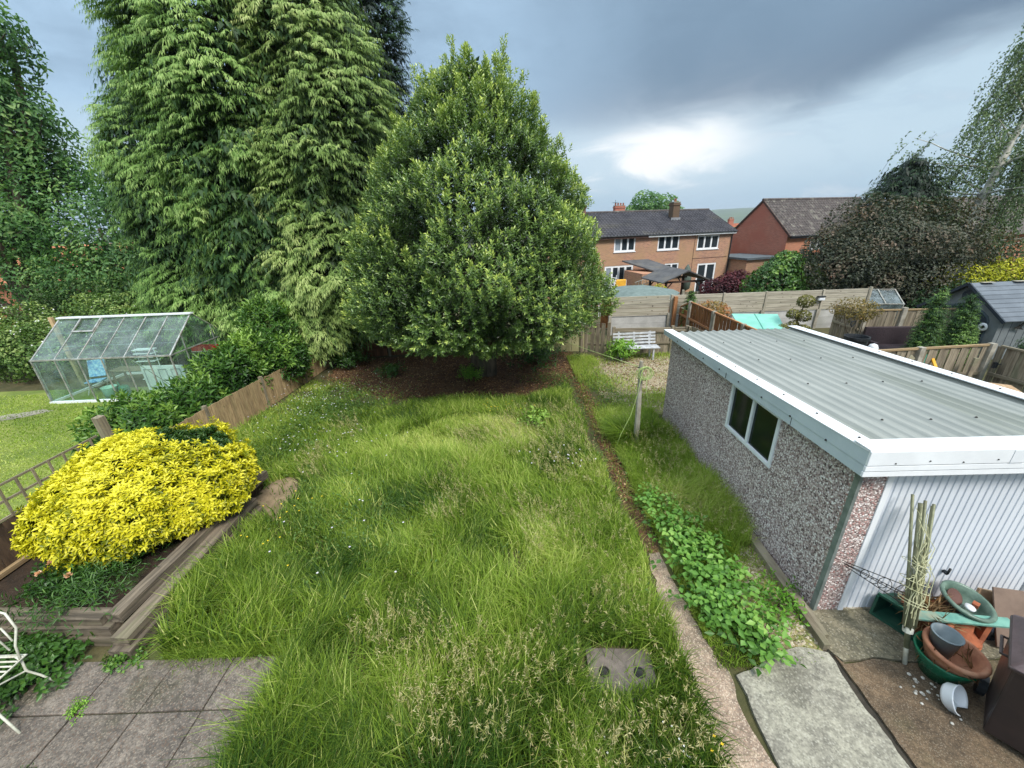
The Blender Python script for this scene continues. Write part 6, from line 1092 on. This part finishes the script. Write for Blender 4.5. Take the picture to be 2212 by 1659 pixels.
# ================================================================== white wrought-iron chair, left edge
wc_ = thing('iron_chair', 'white wrought-iron garden chair at the left edge', 'chair', (-5.28, 2.62, 0.0))
def rod(pts, nm, r=0.011): MB().tube(pts, r, 8).build(nm, M('chair_white', S(206, 206, 190), S(186, 184, 166), S(140, 110, 80), scale=20, rnd=0, rough=0.5, stain=0.3), wc_, smooth=True)
rod([(0.21, 0.22, 0.012), (0.10, 0.20, 0.18), (0.04, 0.17, 0.30), (0.05, 0.18, 0.44), (-0.02, 0.2, 0.48)], 'leg'); rod([(0.34, -0.26, 0.012), (0.22, -0.22, 0.16), (0.10, -0.18, 0.30), (0.08, -0.18, 0.44), (0.0, -0.18, 0.48)], 'leg')
rod([(-0.62, 0.22, 0.012), (-0.5, 0.2, 0.2), (-0.42, 0.18, 0.46)], 'leg'); rod([(-0.62, -0.26, 0.012), (-0.5, -0.2, 0.2), (-0.42, -0.18, 0.46)], 'leg')
rod([(0.05, 0.18, 0.46), (0.03, 0.22, 0.62), (0.06, 0.28, 0.80), (-0.02, 0.32, 0.96), (-0.2, 0.34, 1.0), (-0.4, 0.32, 0.96), (-0.45, 0.2, 0.46)], 'back_hoop'); rod([(0.0, 0.24, 0.66), (-0.1, 0.28, 0.8), (-0.2, 0.27, 0.66), (-0.1, 0.24, 0.52)], 'scroll', 0.009); rod([(-0.25, 0.24, 0.66), (-0.33, 0.28, 0.8), (-0.4, 0.27, 0.66), (-0.3, 0.24, 0.52)], 'scroll', 0.009)
rod([(0.05, 0.18, 0.30), (-0.17, 0.0, 0.27), (-0.42, -0.18, 0.30)], 'stretcher', 0.009); rod([(0.09, -0.18, 0.30), (-0.17, 0.0, 0.285), (-0.42, 0.18, 0.30)], 'stretcher', 0.009)
for i in range(9): rod([(0.06, -0.2 + i * 0.05, 0.475), (-0.45, -0.2 + i * 0.05, 0.475)], 'seat_slat', 0.009)
rod([(0.07, -0.22, 0.47), (0.07, 0.22, 0.47), (-0.46, 0.22, 0.47), (-0.46, -0.22, 0.47), (0.07, -0.22, 0.47)], 'seat_frame', 0.011)
# ================================================================== grass and weeds
GRASS = leafmat('grass_blade', S(60, 92, 32), S(148, 174, 64), S(220, 222, 138), 0.42, 0.55, 0.3)
def blades(P, H, Wd, lean, bend, tint):
    n = len(P); a = RNG.uniform(0, 6.28, n); sd = np.stack([np.cos(a), np.sin(a), 0 * a], 1); H = np.broadcast_to(H, (n,)); up = np.array([0, 0, 1.0])
    ld = np.concatenate([lean, np.zeros((n, 1))], 1); L3 = np.linalg.norm(ld, axis=1, keepdims=True); h = H[:, None]; k = 1 / np.sqrt(1 + L3 ** 2)
    mid = P + (up + ld * 0.45) * h * 0.55 * k; tip = P + (up * (1 - 0.35 * bend[:, None]) + ld * (0.9 + bend[:, None])) * h * k; w = np.broadcast_to(Wd, (n,))[:, None] / 2
    V = np.stack([P - sd * w, P + sd * w, mid - sd * w * 0.8, mid + sd * w * 0.8, tip], 1).reshape(-1, 3); b = np.arange(n)[:, None] * 5
    return V, np.concatenate([b + [0, 1, 3], b + [0, 3, 2], b + [2, 3, 4]], 0), np.repeat(np.clip(tint, 0, 1), 5)
def grassobj(name, label, P, H, Wd, lean, bend, tint, mat=None):
    V, F, T = blades(P, H, Wd, lean, bend, tint); return tag(link(name, rawmesh(name, V, F, mat or GRASS, T)), label, kind='stuff')
def pos3(x, y): return np.stack([x, y, np.zeros_like(x)], 1)
LA, LB, LC, LD = Lump(0.9, 12, 201), Lump(2.6, 14, 202), Lump(0.55, 10, 203), Lump(5.0, 14, 204)
SX, SY = [-6.6, -6.0, -3.8, -1.4, 0.3, 1.4, 2.0], [12.7, 12.3, 10.6, 10.3, 10.25, 11.1, 11.6]
N = 520000; x = RNG.uniform(-7.0, 2.0, N); y = 1.15 + 11.6 * RNG.random(N) ** 1.25; Q = pos3(x, y)
wob = 0.12 * LB(Q)
ok = np.ones(N, bool)
ok &= ~((x < -2.58 + wob + 0.06 * LD(Q)) & (y < 3.08 + 0.3 * wob)); ok &= ~((x < -4.42) & (y < 6.05)); ok &= ~(((((x + 4.4) / 0.6) ** 2 + ((y - 5.9) / 0.75) ** 2) < 0.75 + 3 * wob) & (RNG.random(N) < 0.93)); ok &= ~((x < -4.15) & (y < 3.55))
ok &= x < 1.73 + 0.8 * wob + np.where(y < 3.5, 0.05, 0); ok &= ~((np.abs(x - 1.06) < 0.33 + 0.08 * LD(Q)) & (np.abs(y - 2.76) < 0.2 + 0.08 * LD(Q + 2)) & (RNG.random(N) < 0.97))
edge_ = np.interp(x, SX, SY); inside = edge_ - y + 2.2 * wob; ok &= RNG.random(N) < np.clip(0.06 + inside / 0.9, 0, 1); ok &= inside > -1.4
dist = np.sqrt(x ** 2 + y ** 2 + 18); ok &= RNG.random(N) < np.clip(7.0 / dist, 0, 1) * 0.80; ok &= x > -7.0 + 0.04 * y
thin = np.clip(0.72 + 0.25 * LA(Q) + 0.30 * LD(Q * 1.3 + 5), 0.12, 1); ok &= RNG.random(N) < thin
Q, x, y = Q[ok], x[ok], y[ok]; n = len(Q); inside = np.interp(x, SX, SY) - y
tall = np.clip(0.34 + 0.11 * LA(Q) + 0.07 * LB(Q), 0.12, 0.5) * np.interp(y, [1, 4, 8, 11], [1.3, 1.15, 0.85, 0.55]) * np.clip(0.45 + inside * 0.5, 0.4, 1) * RNG.uniform(0.5, 1.35, n)
moss = (((x + 0.9) / 1.6) ** 2 + ((y - 7.9) / 0.8) ** 2 < 1 + 0.5 * LB(Q)); tall[moss] *= 0.55; tall *= np.interp(x, [1.45, 1.8], [1.0, 0.5])
tall[((np.abs(x - 1.06) < 0.5) & (y > 1.9) & (y < 3.0))] *= 0.5
wind = np.stack([LC(Q + 3) * 0.55 + LB(Q + 9) * 0.4 - 0.12, LC(Q + 17) * 0.5 + LB(Q + 5) * 0.35], 1) * 0.32 + np.stack([LD(Q * 1.5 + 31), LD(Q * 1.7 + 47)], 1) * 0.30 + RNG.normal(0, 0.36, (n, 2))
tint = 0.41 + 0.13 * LC(Q) + 0.10 * LB(Q) + 0.14 * LD(Q * 0.8 + 11) + RNG.normal(0, 0.17, n) + 0.22 * moss - 0.10 * ((x < -2.2) & (y < 6)) - np.interp(y, [1.5, 3.2, 5], [0.10, 0.04, 0.0])  # grass tint darkened towards the near edge, putting the shadow there into the colour
dry = RNG.random(n) < 0.05; tint[dry] = RNG.uniform(0.8, 1.0, dry.sum())
grassobj('grass', 'long unmown grass filling the garden', Q, tall, np.interp(np.sqrt(x ** 2 + y ** 2), [2, 12], [0.011, 0.019]) * RNG.uniform(0.7, 1.3, n), wind, RNG.random(n) ** 2 * 0.9, tint)
# strip beside the garage
N = 72000; x = RNG.uniform(2.12, 3.56, N); y = RNG.uniform(2.75, 9.0, N); Q = pos3(x, y); bare = (x > 2.6 + 0.15 * LB(Q)) & (y < 4.2 + 0.35 * LD(Q)) & (x < 3.45); ok = RNG.random(N) < np.where(bare, 0.10, 0.85) * np.clip(1.15 - 0.06 * y, .5, 1); ok &= ~((y < 3.0) & (RNG.random(N) < 0.5)); ok &= x < 3.36 + (y - 2.9) * 0.055
Q, x, y = Q[ok], x[ok], y[ok]; n = len(Q); hh = np.clip(0.27 + 0.1 * LB(Q), 0.1, 0.5) * np.interp(y, [2.8, 4.5, 7, 9], [0.55, 1.15, 1.35, 0.7]) * RNG.uniform(0.5, 1.3, n); hh[(x > 2.6) & (y < 4.2 + 0.3 * LD(Q))] *= 0.5; hh[(x < 2.85) & (y < 5.3)] *= 0.75; hh *= np.interp(x, [2.1, 2.35], [0.5, 1.0])
grassobj('grass', 'dark tall grass between the path and garage', Q, hh, RNG.uniform(0.007, 0.013, n), np.stack([LB(Q) * 0.25 - 0.1 + 0.3 * LD(Q), LC(Q) * 0.2 - 0.1 + 0.3 * LD(Q + 8)], 1) + RNG.normal(0, 0.42, (n, 2)), RNG.random(n) ** 1.5, 0.46 + 0.12 * LB(Q) + 0.12 * LD(Q + 4) + RNG.normal(0, 0.12, n))
# thin turf by the gravel and bench
N = 42000; x = RNG.uniform(2.0, 6.2, N); y = RNG.uniform(7.6, 13.5, N); Q = pos3(x, y); gr = np.clip(0.25 + 0.4 * LB(Q) + np.where(x < 3.0, 0.35, -0.02) + np.where(y < 10, 0.4, -0.1), 0.03, 1); ok = (RNG.random(N) < gr) & ~((x > 3.55) & (y < 8.75)); Q, x, y = Q[ok], x[ok], y[ok]; n = len(Q)
grassobj('grass', 'thin yellowish turf round the stony patch', Q, np.clip(0.09 + 0.04 * LB(Q) + 0.08 * (x < 2.9) * (y > 11), 0.03, 0.3) * RNG.uniform(.5, 1.4, n), 0.013, RNG.normal(0, 0.4, (n, 2)), RNG.random(n), 0.50 + 0.12 * LB(Q) + RNG.normal(0, 0.12, n))
# neighbour's mown lawn, left
N = 44000; x = RNG.uniform(-16.5, -7.2, N); y = RNG.uniform(4.2, 11.6, N); Q = pos3(x, y); ok = ~((x > -13.8) & (x < -9.6) & (y > 10.8)); ok &= RNG.random(N) < 0.9; Q = Q[ok]; n = len(Q)
grassobj('grass', "short mown lawn of the left neighbour's garden", Q, 0.05 * RNG.uniform(.6, 1.5, n), 0.02, RNG.normal(0, 0.5, (n, 2)), RNG.random(n), 0.56 + 0.16 * LB(Q) + RNG.normal(0, 0.1, n))
# flowering grass stems with drooping heads
k = 5200; x = RNG.uniform(-4.2, 1.65, k); y = 1.5 + 7.5 * RNG.random(k) ** 1.2; Q = pos3(x, y); ok = (LA(Q + 4) + 0.9 * LB(Q * 1.4 + 2) > 0.15) & ~((x < -2.6) & (y < 3.1)) & ~((np.abs(x - 1.06) < .4) & (np.abs(y - 2.72) < .4)); Q = Q[ok]; x2 = RNG.uniform(2.4, 3.4, 420); y2 = RNG.uniform(4.6, 8.2, 420); Q = np.concatenate([Q, pos3(x2, y2)]); n = len(Q)
ld = np.stack([LC(Q + 3) * 0.3 - 0.2 + RNG.normal(0, .18, n), LC(Q + 17) * 0.25 + RNG.normal(0, .18, n)], 1); H = RNG.uniform(0.36, 0.66, n) * np.interp(Q[:, 1], [1, 9], [1.0, 0.75])
STRAW = leafmat('straw', S(130, 124, 66), S(178, 168, 108), S(214, 204, 158), 0.25, 0.7)
V, F, T = blades(Q, H, 0.0035, ld, np.full(n, 0.25), RNG.uniform(.2, .7, n)); tips = V.reshape(-1, 5, 3)[:, 4]; Hd = Leaves()
for j in range(9):
    s_ = j / 9; pj = tips - np.concatenate([ld * 0.9, np.ones((n, 1))], 1) * (0.16 * (1 - s_))[..., None] if False else tips + (Q - tips) * (0.30 * (1 - s_)) ; Hd.add(pj, np.concatenate([ld, np.full((n, 1), 0.35)], 1) + RNG.normal(0, 0.45, (n, 3)), rdir(n), 0.045, 0.006, RNG.uniform(.3, 1, n))
tag(link('grass_stems', rawmesh('grass_stems', V, F, STRAW, T)), 'straw coloured flowering grass stems', kind='stuff'); Hd.build('grass_heads', STRAW, kind='stuff', label='pale drooping seed heads of the long grass')
# broad-leaved weeds through the lawn
Lv = Leaves()
for cx, cy, rx, ry, k, h in ((-4.9, 9.6, 1.8, 1.9, 5200, 0.26), (-1.0, 9.3, 2.6, 0.8, 3600, 0.2), (-0.5, 6.5, 3.0, 1.8, 2600, 0.2), (1.35, 9.6, 0.5, 2.2, 1700, 0.2), (-4.4, 7.6, 1.6, 0.9, 1800, 0.24), (-2.8, 5.0, 1.4, 1.6, 1300, 0.3), (0.9, 3.6, 0.6, 0.5, 500, 0.3), (2.6, 10.4, 0.7, 1.4, 900, 0.16), (1.1, 11.3, .9, .5, 500, .2)):
    P = np.stack([cx + rx * RNG.normal(0, 0.5, k), cy + ry * RNG.normal(0, 0.5, k), RNG.uniform(0.3, 1, k) * h], 1); P = P[(P[:, 0] > -6.7) & (P[:, 0] < 3.3)]; cloudleaves(Lv, P, np.tile([[0, 0, 1.0]], (len(P), 1)), 0.045, 0.028, 0.40 + 0.15 * LB(P), up=0.8)
Lv.build('weeds', BRAM, kind='stuff', label='low broad-leaved weeds among the grass')
def flowers(name, label, spots, mat, size):
    Lf = Leaves()
    for cx, cy, rx, ry, k, z0_, z1_ in spots:
        P = np.stack([cx + rx * RNG.normal(0, .5, k), cy + ry * RNG.normal(0, .5, k), RNG.uniform(z0_, z1_, k)], 1)
        for a in range(4): Lf.add(P, np.stack([np.full(k, math.cos(a * 1.57)), np.full(k, math.sin(a * 1.57)), np.full(k, 0.25)], 1), np.tile([[0, -0.2, 1.0]], (k, 1)), size, size * 0.8, 0.6 + RNG.normal(0, .2, k), 0.05, 0.0)
    Lf.build(name, mat, kind='stuff', label=label)
flowers('wildflowers', 'pinkish white wildflowers along the left fence', ((-5.2, 9.6, 1.5, 2.2, 130, 0.28, 0.4), (-4.0, 7.3, 1.4, 1.0, 40, 0.3, 0.4), (-2.6, 4.6, 1, 1.2, 10, .35, .45), (0.8, 6.6, 0.6, 0.5, 18, .28, .36)), leafmat('pale_petal', S(206, 190, 214), S(226, 216, 230), S(240, 238, 240), 0.3, 0.6), 0.018)
flowers('daisies', 'small white daisies in the turf at the bottom edge', ((1.25, 1.95, 0.5, 0.35, 16, 0.18, 0.3), (-11, 8.5, 3, 2, 40, 0.05, 0.07)), MATS['white_petal'], 0.011)
flowers('buttercups', 'scattered yellow buttercups', ((-0.2, 8.9, 0.8, 0.4, 26, 0.25, 0.36), (-3.6, 4.9, 0.8, 0.8, 16, 0.35, 0.45), (1.7, 2.0, .1, .1, 3, .2, .25)), leafmat('yellow_petal', S(226, 180, 20), S(240, 200, 30), S(250, 220, 60), 0.3, 0.5), 0.016)
# dead leaves under the tree and along the path
k = 9000; x = RNG.uniform(-6.2, 2.3, k); y = RNG.uniform(9.9, 14.2, k); ok = y > np.interp(x, SX, SY) - 0.35; x, y = x[ok], y[ok]; x3 = RNG.normal(2.0, 0.10, 1500); y3 = RNG.uniform(5.5, 13, 1500); x4, y4 = RNG.uniform(2.5, 6, 1500), RNG.uniform(10.2, 13.4, 1500); x = np.concatenate([x, x3, x4]); y = np.concatenate([y, y3, y4]); P = np.stack([x, y, RNG.uniform(0.012, 0.03, len(x))], 1)
Lv = Leaves(); cloudleaves(Lv, P, np.tile([[0, 0, 1.0]], (len(P), 1)), 0.07, 0.035, 0.45 + RNG.normal(0, 0.25, len(P)), up=1.2); Lv.build('leaf_litter', LITL, kind='stuff', label='fallen dead leaves under the bay tree and along the path')
# chippings on the stony patch and mossy gravel
gp_ = MB()
for i in range(2600):
    if i < 2000: x_, y_ = RNG.uniform(2.6, 5.9), RNG.uniform(9.6, 13.3)
    else: x_, y_ = RNG.uniform(2.5, 3.35), RNG.uniform(2.95, 4.5)
    if x_ > 3.5 and y_ < 8.9: continue
    r_ = RNG.uniform(0.012, 0.032); gp_.add([(x_ - r_, y_, .008), (x_, y_ - r_ * .8, .008), (x_ + r_, y_ + .2 * r_, .008), (x_, y_ + r_ * .9, .008), (x_, y_, .008 + r_ * .8)], [(0, 1, 4), (1, 2, 4), (2, 3, 4), (3, 0, 4)])
gp_.build('chippings', M('chipping', S(190, 178, 156), S(140, 124, 100), S(214, 208, 196), scale=25, rnd=0, rough=0.9), kind='stuff', label='loose pale stone chippings')
# ---- separate plants
def plantlet(name, label, base, k, h, r, mat, L, W, tint=0.5, K=6, cat='plant', slen=0.14, nst=None):
    t = thing(name, label, cat, base); Lv = Leaves(); P = np.stack([RNG.normal(0, r * .5, k), RNG.normal(0, r * .5, k), RNG.uniform(0.25, 1, k) * h], 1); O = P / [r, r, 3 * h] + [0, 0, 0.8]
    shoots(Lv, P, O + RNG.normal(0, 0.3, (k, 3)), K, slen, L, W, 0.7, 1.45, tint - 0.15, tint + 0.2); Lv.build('foliage', mat, t); mb = MB()
    for i in range(nst or 5): q_ = P[RNG.integers(0, k)]; limb(mb, (RNG.normal(0, .03), RNG.normal(0, .03), 0), q_, 0.006, 0.003, n=3)
    mb.build('stem', DARKW, t); return t
RASP = leafmat('raspberry_leaf', S(54, 92, 34), S(106, 152, 62), S(166, 200, 100), 0.35, 0.45, 0.4)
rs = [(2.30, 5.25, 'uppermost'), (2.42, 4.75, ''), (2.30, 4.35, ''), (2.62, 4.2, ''), (2.36, 3.9, ''), (2.68, 3.75, ''), (2.35, 3.45, ''), (2.50, 3.15, ''), (2.62, 2.98, 'lowest')]
RL = ['uppermost bright green bramble clump nearest the clothes post', 'bright green bramble clump just below the uppermost one', 'bright green bramble clump on the left side of the strip middle', 'bright green bramble clump beside the dry gap by the timbers', 'broad bright green bramble clump in the middle of the strip', 'pale green bramble clump at the upper edge of the mossy gravel', 'bright green bramble clump hanging over the gravel path', 'bramble clump next above the lowest one', 'lowest bramble clump touching the pale concrete slab']
for (x_, y_, _), lab in zip(rs, RL):
    t = thing('bramble_clump', lab, 'plant', (x_, y_, 0.0), group='bramble clumps beside the path'); Lv = Leaves(); k = 70; P = np.stack([RNG.normal(0, 0.15, k), RNG.normal(0, 0.16, k), RNG.uniform(0.07, 0.38, k)], 1); O = P * [2, 2, 0] + [0, 0, 1.0] + RNG.normal(0, 0.25, (k, 3)); tv = 0.42 + RNG.normal(0, 0.12, k) + (P[:, 2] - 0.25) * 0.9
    for a in range(3):
        d_ = np.stack([np.cos(a * 2.094 + P[:, 0] * 40), np.sin(a * 2.094 + P[:, 0] * 40), np.full(k, 0.05)], 1); Lv.add(P + d_ * 0.012, d_ + O * 0.12 + RNG.normal(0, .2, (k, 3)), O, 0.095 * RNG.uniform(.5, 1.25, k), 0.064, tv + RNG.normal(0, .05, k), 0.16, 0.2)
    Lv.build('foliage', RASP, t); mb = MB()
    for i in range(14): limb(mb, (RNG.normal(0, .06), RNG.normal(0, .06), 0), P[i], 0.006, 0.003, n=3)
    mb.build('stem', DARKW, t)
# strap-leaved clump at the clothes post
for (cx, cy, k, h, lab) in ((2.50, 7.55, 900, 0.62, 'dark strap-leaved clump left of the clothes post'), (2.95, 7.75, 600, 0.55, 'dark strap-leaved clump between post and garage')):
    a = RNG.uniform(0, 6.28, k); rr = RNG.random(k) ** .5 * 0.25; P = np.stack([cx + rr * np.cos(a), cy + rr * np.sin(a), 0 * a], 1); V, F, T = blades(P - [cx, cy, 0], h * RNG.uniform(.7, 1.15, k), 0.018, np.stack([np.cos(a), np.sin(a)], 1) * RNG.uniform(.2, .9, k)[:, None] + [-0.25, 0], RNG.random(k) * 0.8, 0.28 + RNG.normal(0, .12, k)); t = thing('strap_leaf_clump', lab, 'plant', (cx, cy, 0)); link('foliage', rawmesh('foliage', V, F, GRASS, T), t)
plantlet('weed_clump', 'leafy green weeds at the foot of the bay trunk', (-1.3, 11.6, 0), 120, 0.35, 0.3, YOUNG, 0.07, 0.03); plantlet('weed_clump', 'dark leafy clump right of the bay trunk by the fence', (0.9, 13.0, 0), 220, 0.55, 0.9, SHRB, 0.12, 0.045, 0.3); plantlet('weed_clump', 'small dark plant by the far end of the tan fence', (-5.7, 13.2, 0), 130, 0.45, 0.42, SHRB, 0.11, 0.045, 0.25); plantlet('weed_clump', 'isolated low plant on the brown leaf litter', (-4.0, 12.2, 0), 70, 0.25, 0.36, SHRB, 0.10, 0.04, 0.3)
plantlet('weed_clump', 'yellow-green leafy weed left of the white bench', (3.75, 12.9, 0), 130, 0.62, 0.3, YOUNG, 0.11, 0.05, 0.6); plantlet('weed_clump', 'tuft of dock leaves in the middle of the lawn', (0.55, 8.35, 0), 60, 0.3, 0.28, SHRB, 0.12, 0.06, 0.8); plantlet('weed_clump', 'weeds under the mossy timbers by the garage wall', (3.15, 3.45, 0), 60, 0.18, 0.22, YOUNG, 0.06, 0.03, 0.35)
plantlet('weed_clump', 'dark ivy-like weeds below the sleeper wall', (-5.65, 3.08, 0), 300, 0.12, 0.42, SHRB, 0.075, 0.05, 0.32); plantlet('weed_clump', 'weeds spreading on the patio behind the iron chair', (-5.45, 2.95, 0), 130, 0.12, 0.36, SHRB, 0.065, 0.04, 0.35); plantlet('weed_clump', 'low weeds at the corner of the sleepers', (-4.55, 3.08, 0), 90, 0.05, 0.16, SHRB, 0.045, 0.03, 0.5, slen=0.06)
plantlet('weed_clump', 'weed tuft in the patio joint', (-4.6, 1.98, 0.02), 40, 0.03, 0.07, SHRB, 0.035, 0.01, 0.3, slen=0.04); plantlet('weed_clump', 'yellowing moss tuft in the patio joint', (-4.58, 2.55, 0.02), 40, 0.02, 0.09, YOUNG, 0.025, 0.014, 0.6, slen=0.03); plantlet('bed_plant', 'feathery green plants in the front of the raised bed', (-5.55, 3.78, 0.24), 330, 0.24, 0.5, SHRB, 0.09, 0.014, 0.35)
ro = thing('rose_bush', 'low rose bush with three peach roses', 'rose', (-5.98, 3.86, 0.24)); Lv = Leaves(); k = 120; P = np.stack([RNG.normal(0, .22, k), RNG.normal(0, .16, k), RNG.uniform(0, .3, k)], 1); shoots(Lv, P, rdir(k) + [0, 0, 1], 5, 0.1, 0.06, 0.035, .8, 1.4, .05, .3); Lv.build('foliage', SHRB, ro)
PEACH = leafmat('peach_petal', S(214, 150, 110), S(228, 180, 140), S(240, 216, 190), 0.25, 0.5)
for p_ in ((-0.09, -0.06, 0.36), (-0.14, 0.12, 0.36), (0.32, -0.1, 0.36)):
    Lf = Leaves(); k = 16; d_ = rdir(k); d_[:, 2] = np.abs(d_[:, 2]); Lf.add(np.tile([p_], (k, 1)), d_, rdir(k), 0.045, 0.045, .5 + RNG.normal(0, .25, k), .3, -.2); Lf.build('rose', PEACH, ro); m_ = MB(); limb(m_, (p_[0] * .4, p_[1] * .4, 0), p_, .006, .004, n=3); m_.build('stem', DARKW, ro)
# grass tufts overhanging the patio and slab edges
k = 9000; sel = RNG.choice(6, k, p=[0.24, 0.24, 0.22, 0.24, 0.03, 0.03]); x = np.select([sel == 0, sel == 1, sel == 2, sel > 3], [RNG.normal(-2.64, .06, k), RNG.uniform(-4.1, -2.7, k), RNG.normal(1.64, .05, k), RNG.normal(1.97, .09, k)], RNG.uniform(-3.95, -3.0, k)); y = np.select([sel == 0, sel == 1, sel == 2, sel > 3], [RNG.uniform(1.3, 3.1, k), RNG.normal(3.12, .04, k), RNG.uniform(1.3, 5, k), RNG.uniform(4.3, 10.5, k)], RNG.normal(3.25, .12, k)); Q = pos3(x, y)
grassobj('grass', 'grass tufts overhanging the patio edge', Q, RNG.uniform(.08, .24, k), .008, RNG.normal(0, .5, (k, 2)), RNG.random(k), .34 + RNG.normal(0, .14, k))
# ================================================================== air
hm = bpy.data.materials.new('haze'); hm.use_nodes = True; k = NT(hm.node_tree); out = k.n('ShaderNodeOutputMaterial')
pv = k.n('ShaderNodeVolumePrincipled'); pv.inputs['Color'].default_value = (0.86, 0.93, 1.0, 1); pv.inputs['Density'].default_value = 0.00022; pv.inputs['Anisotropy'].default_value = 0.2
k.put(out.inputs['Volume'], pv.outputs[0])
MB().b2((-5100, -80, -60), (5100, 6100, 75)).build('haze', hm, kind='stuff', label='thin bluish air softening the distant hills')
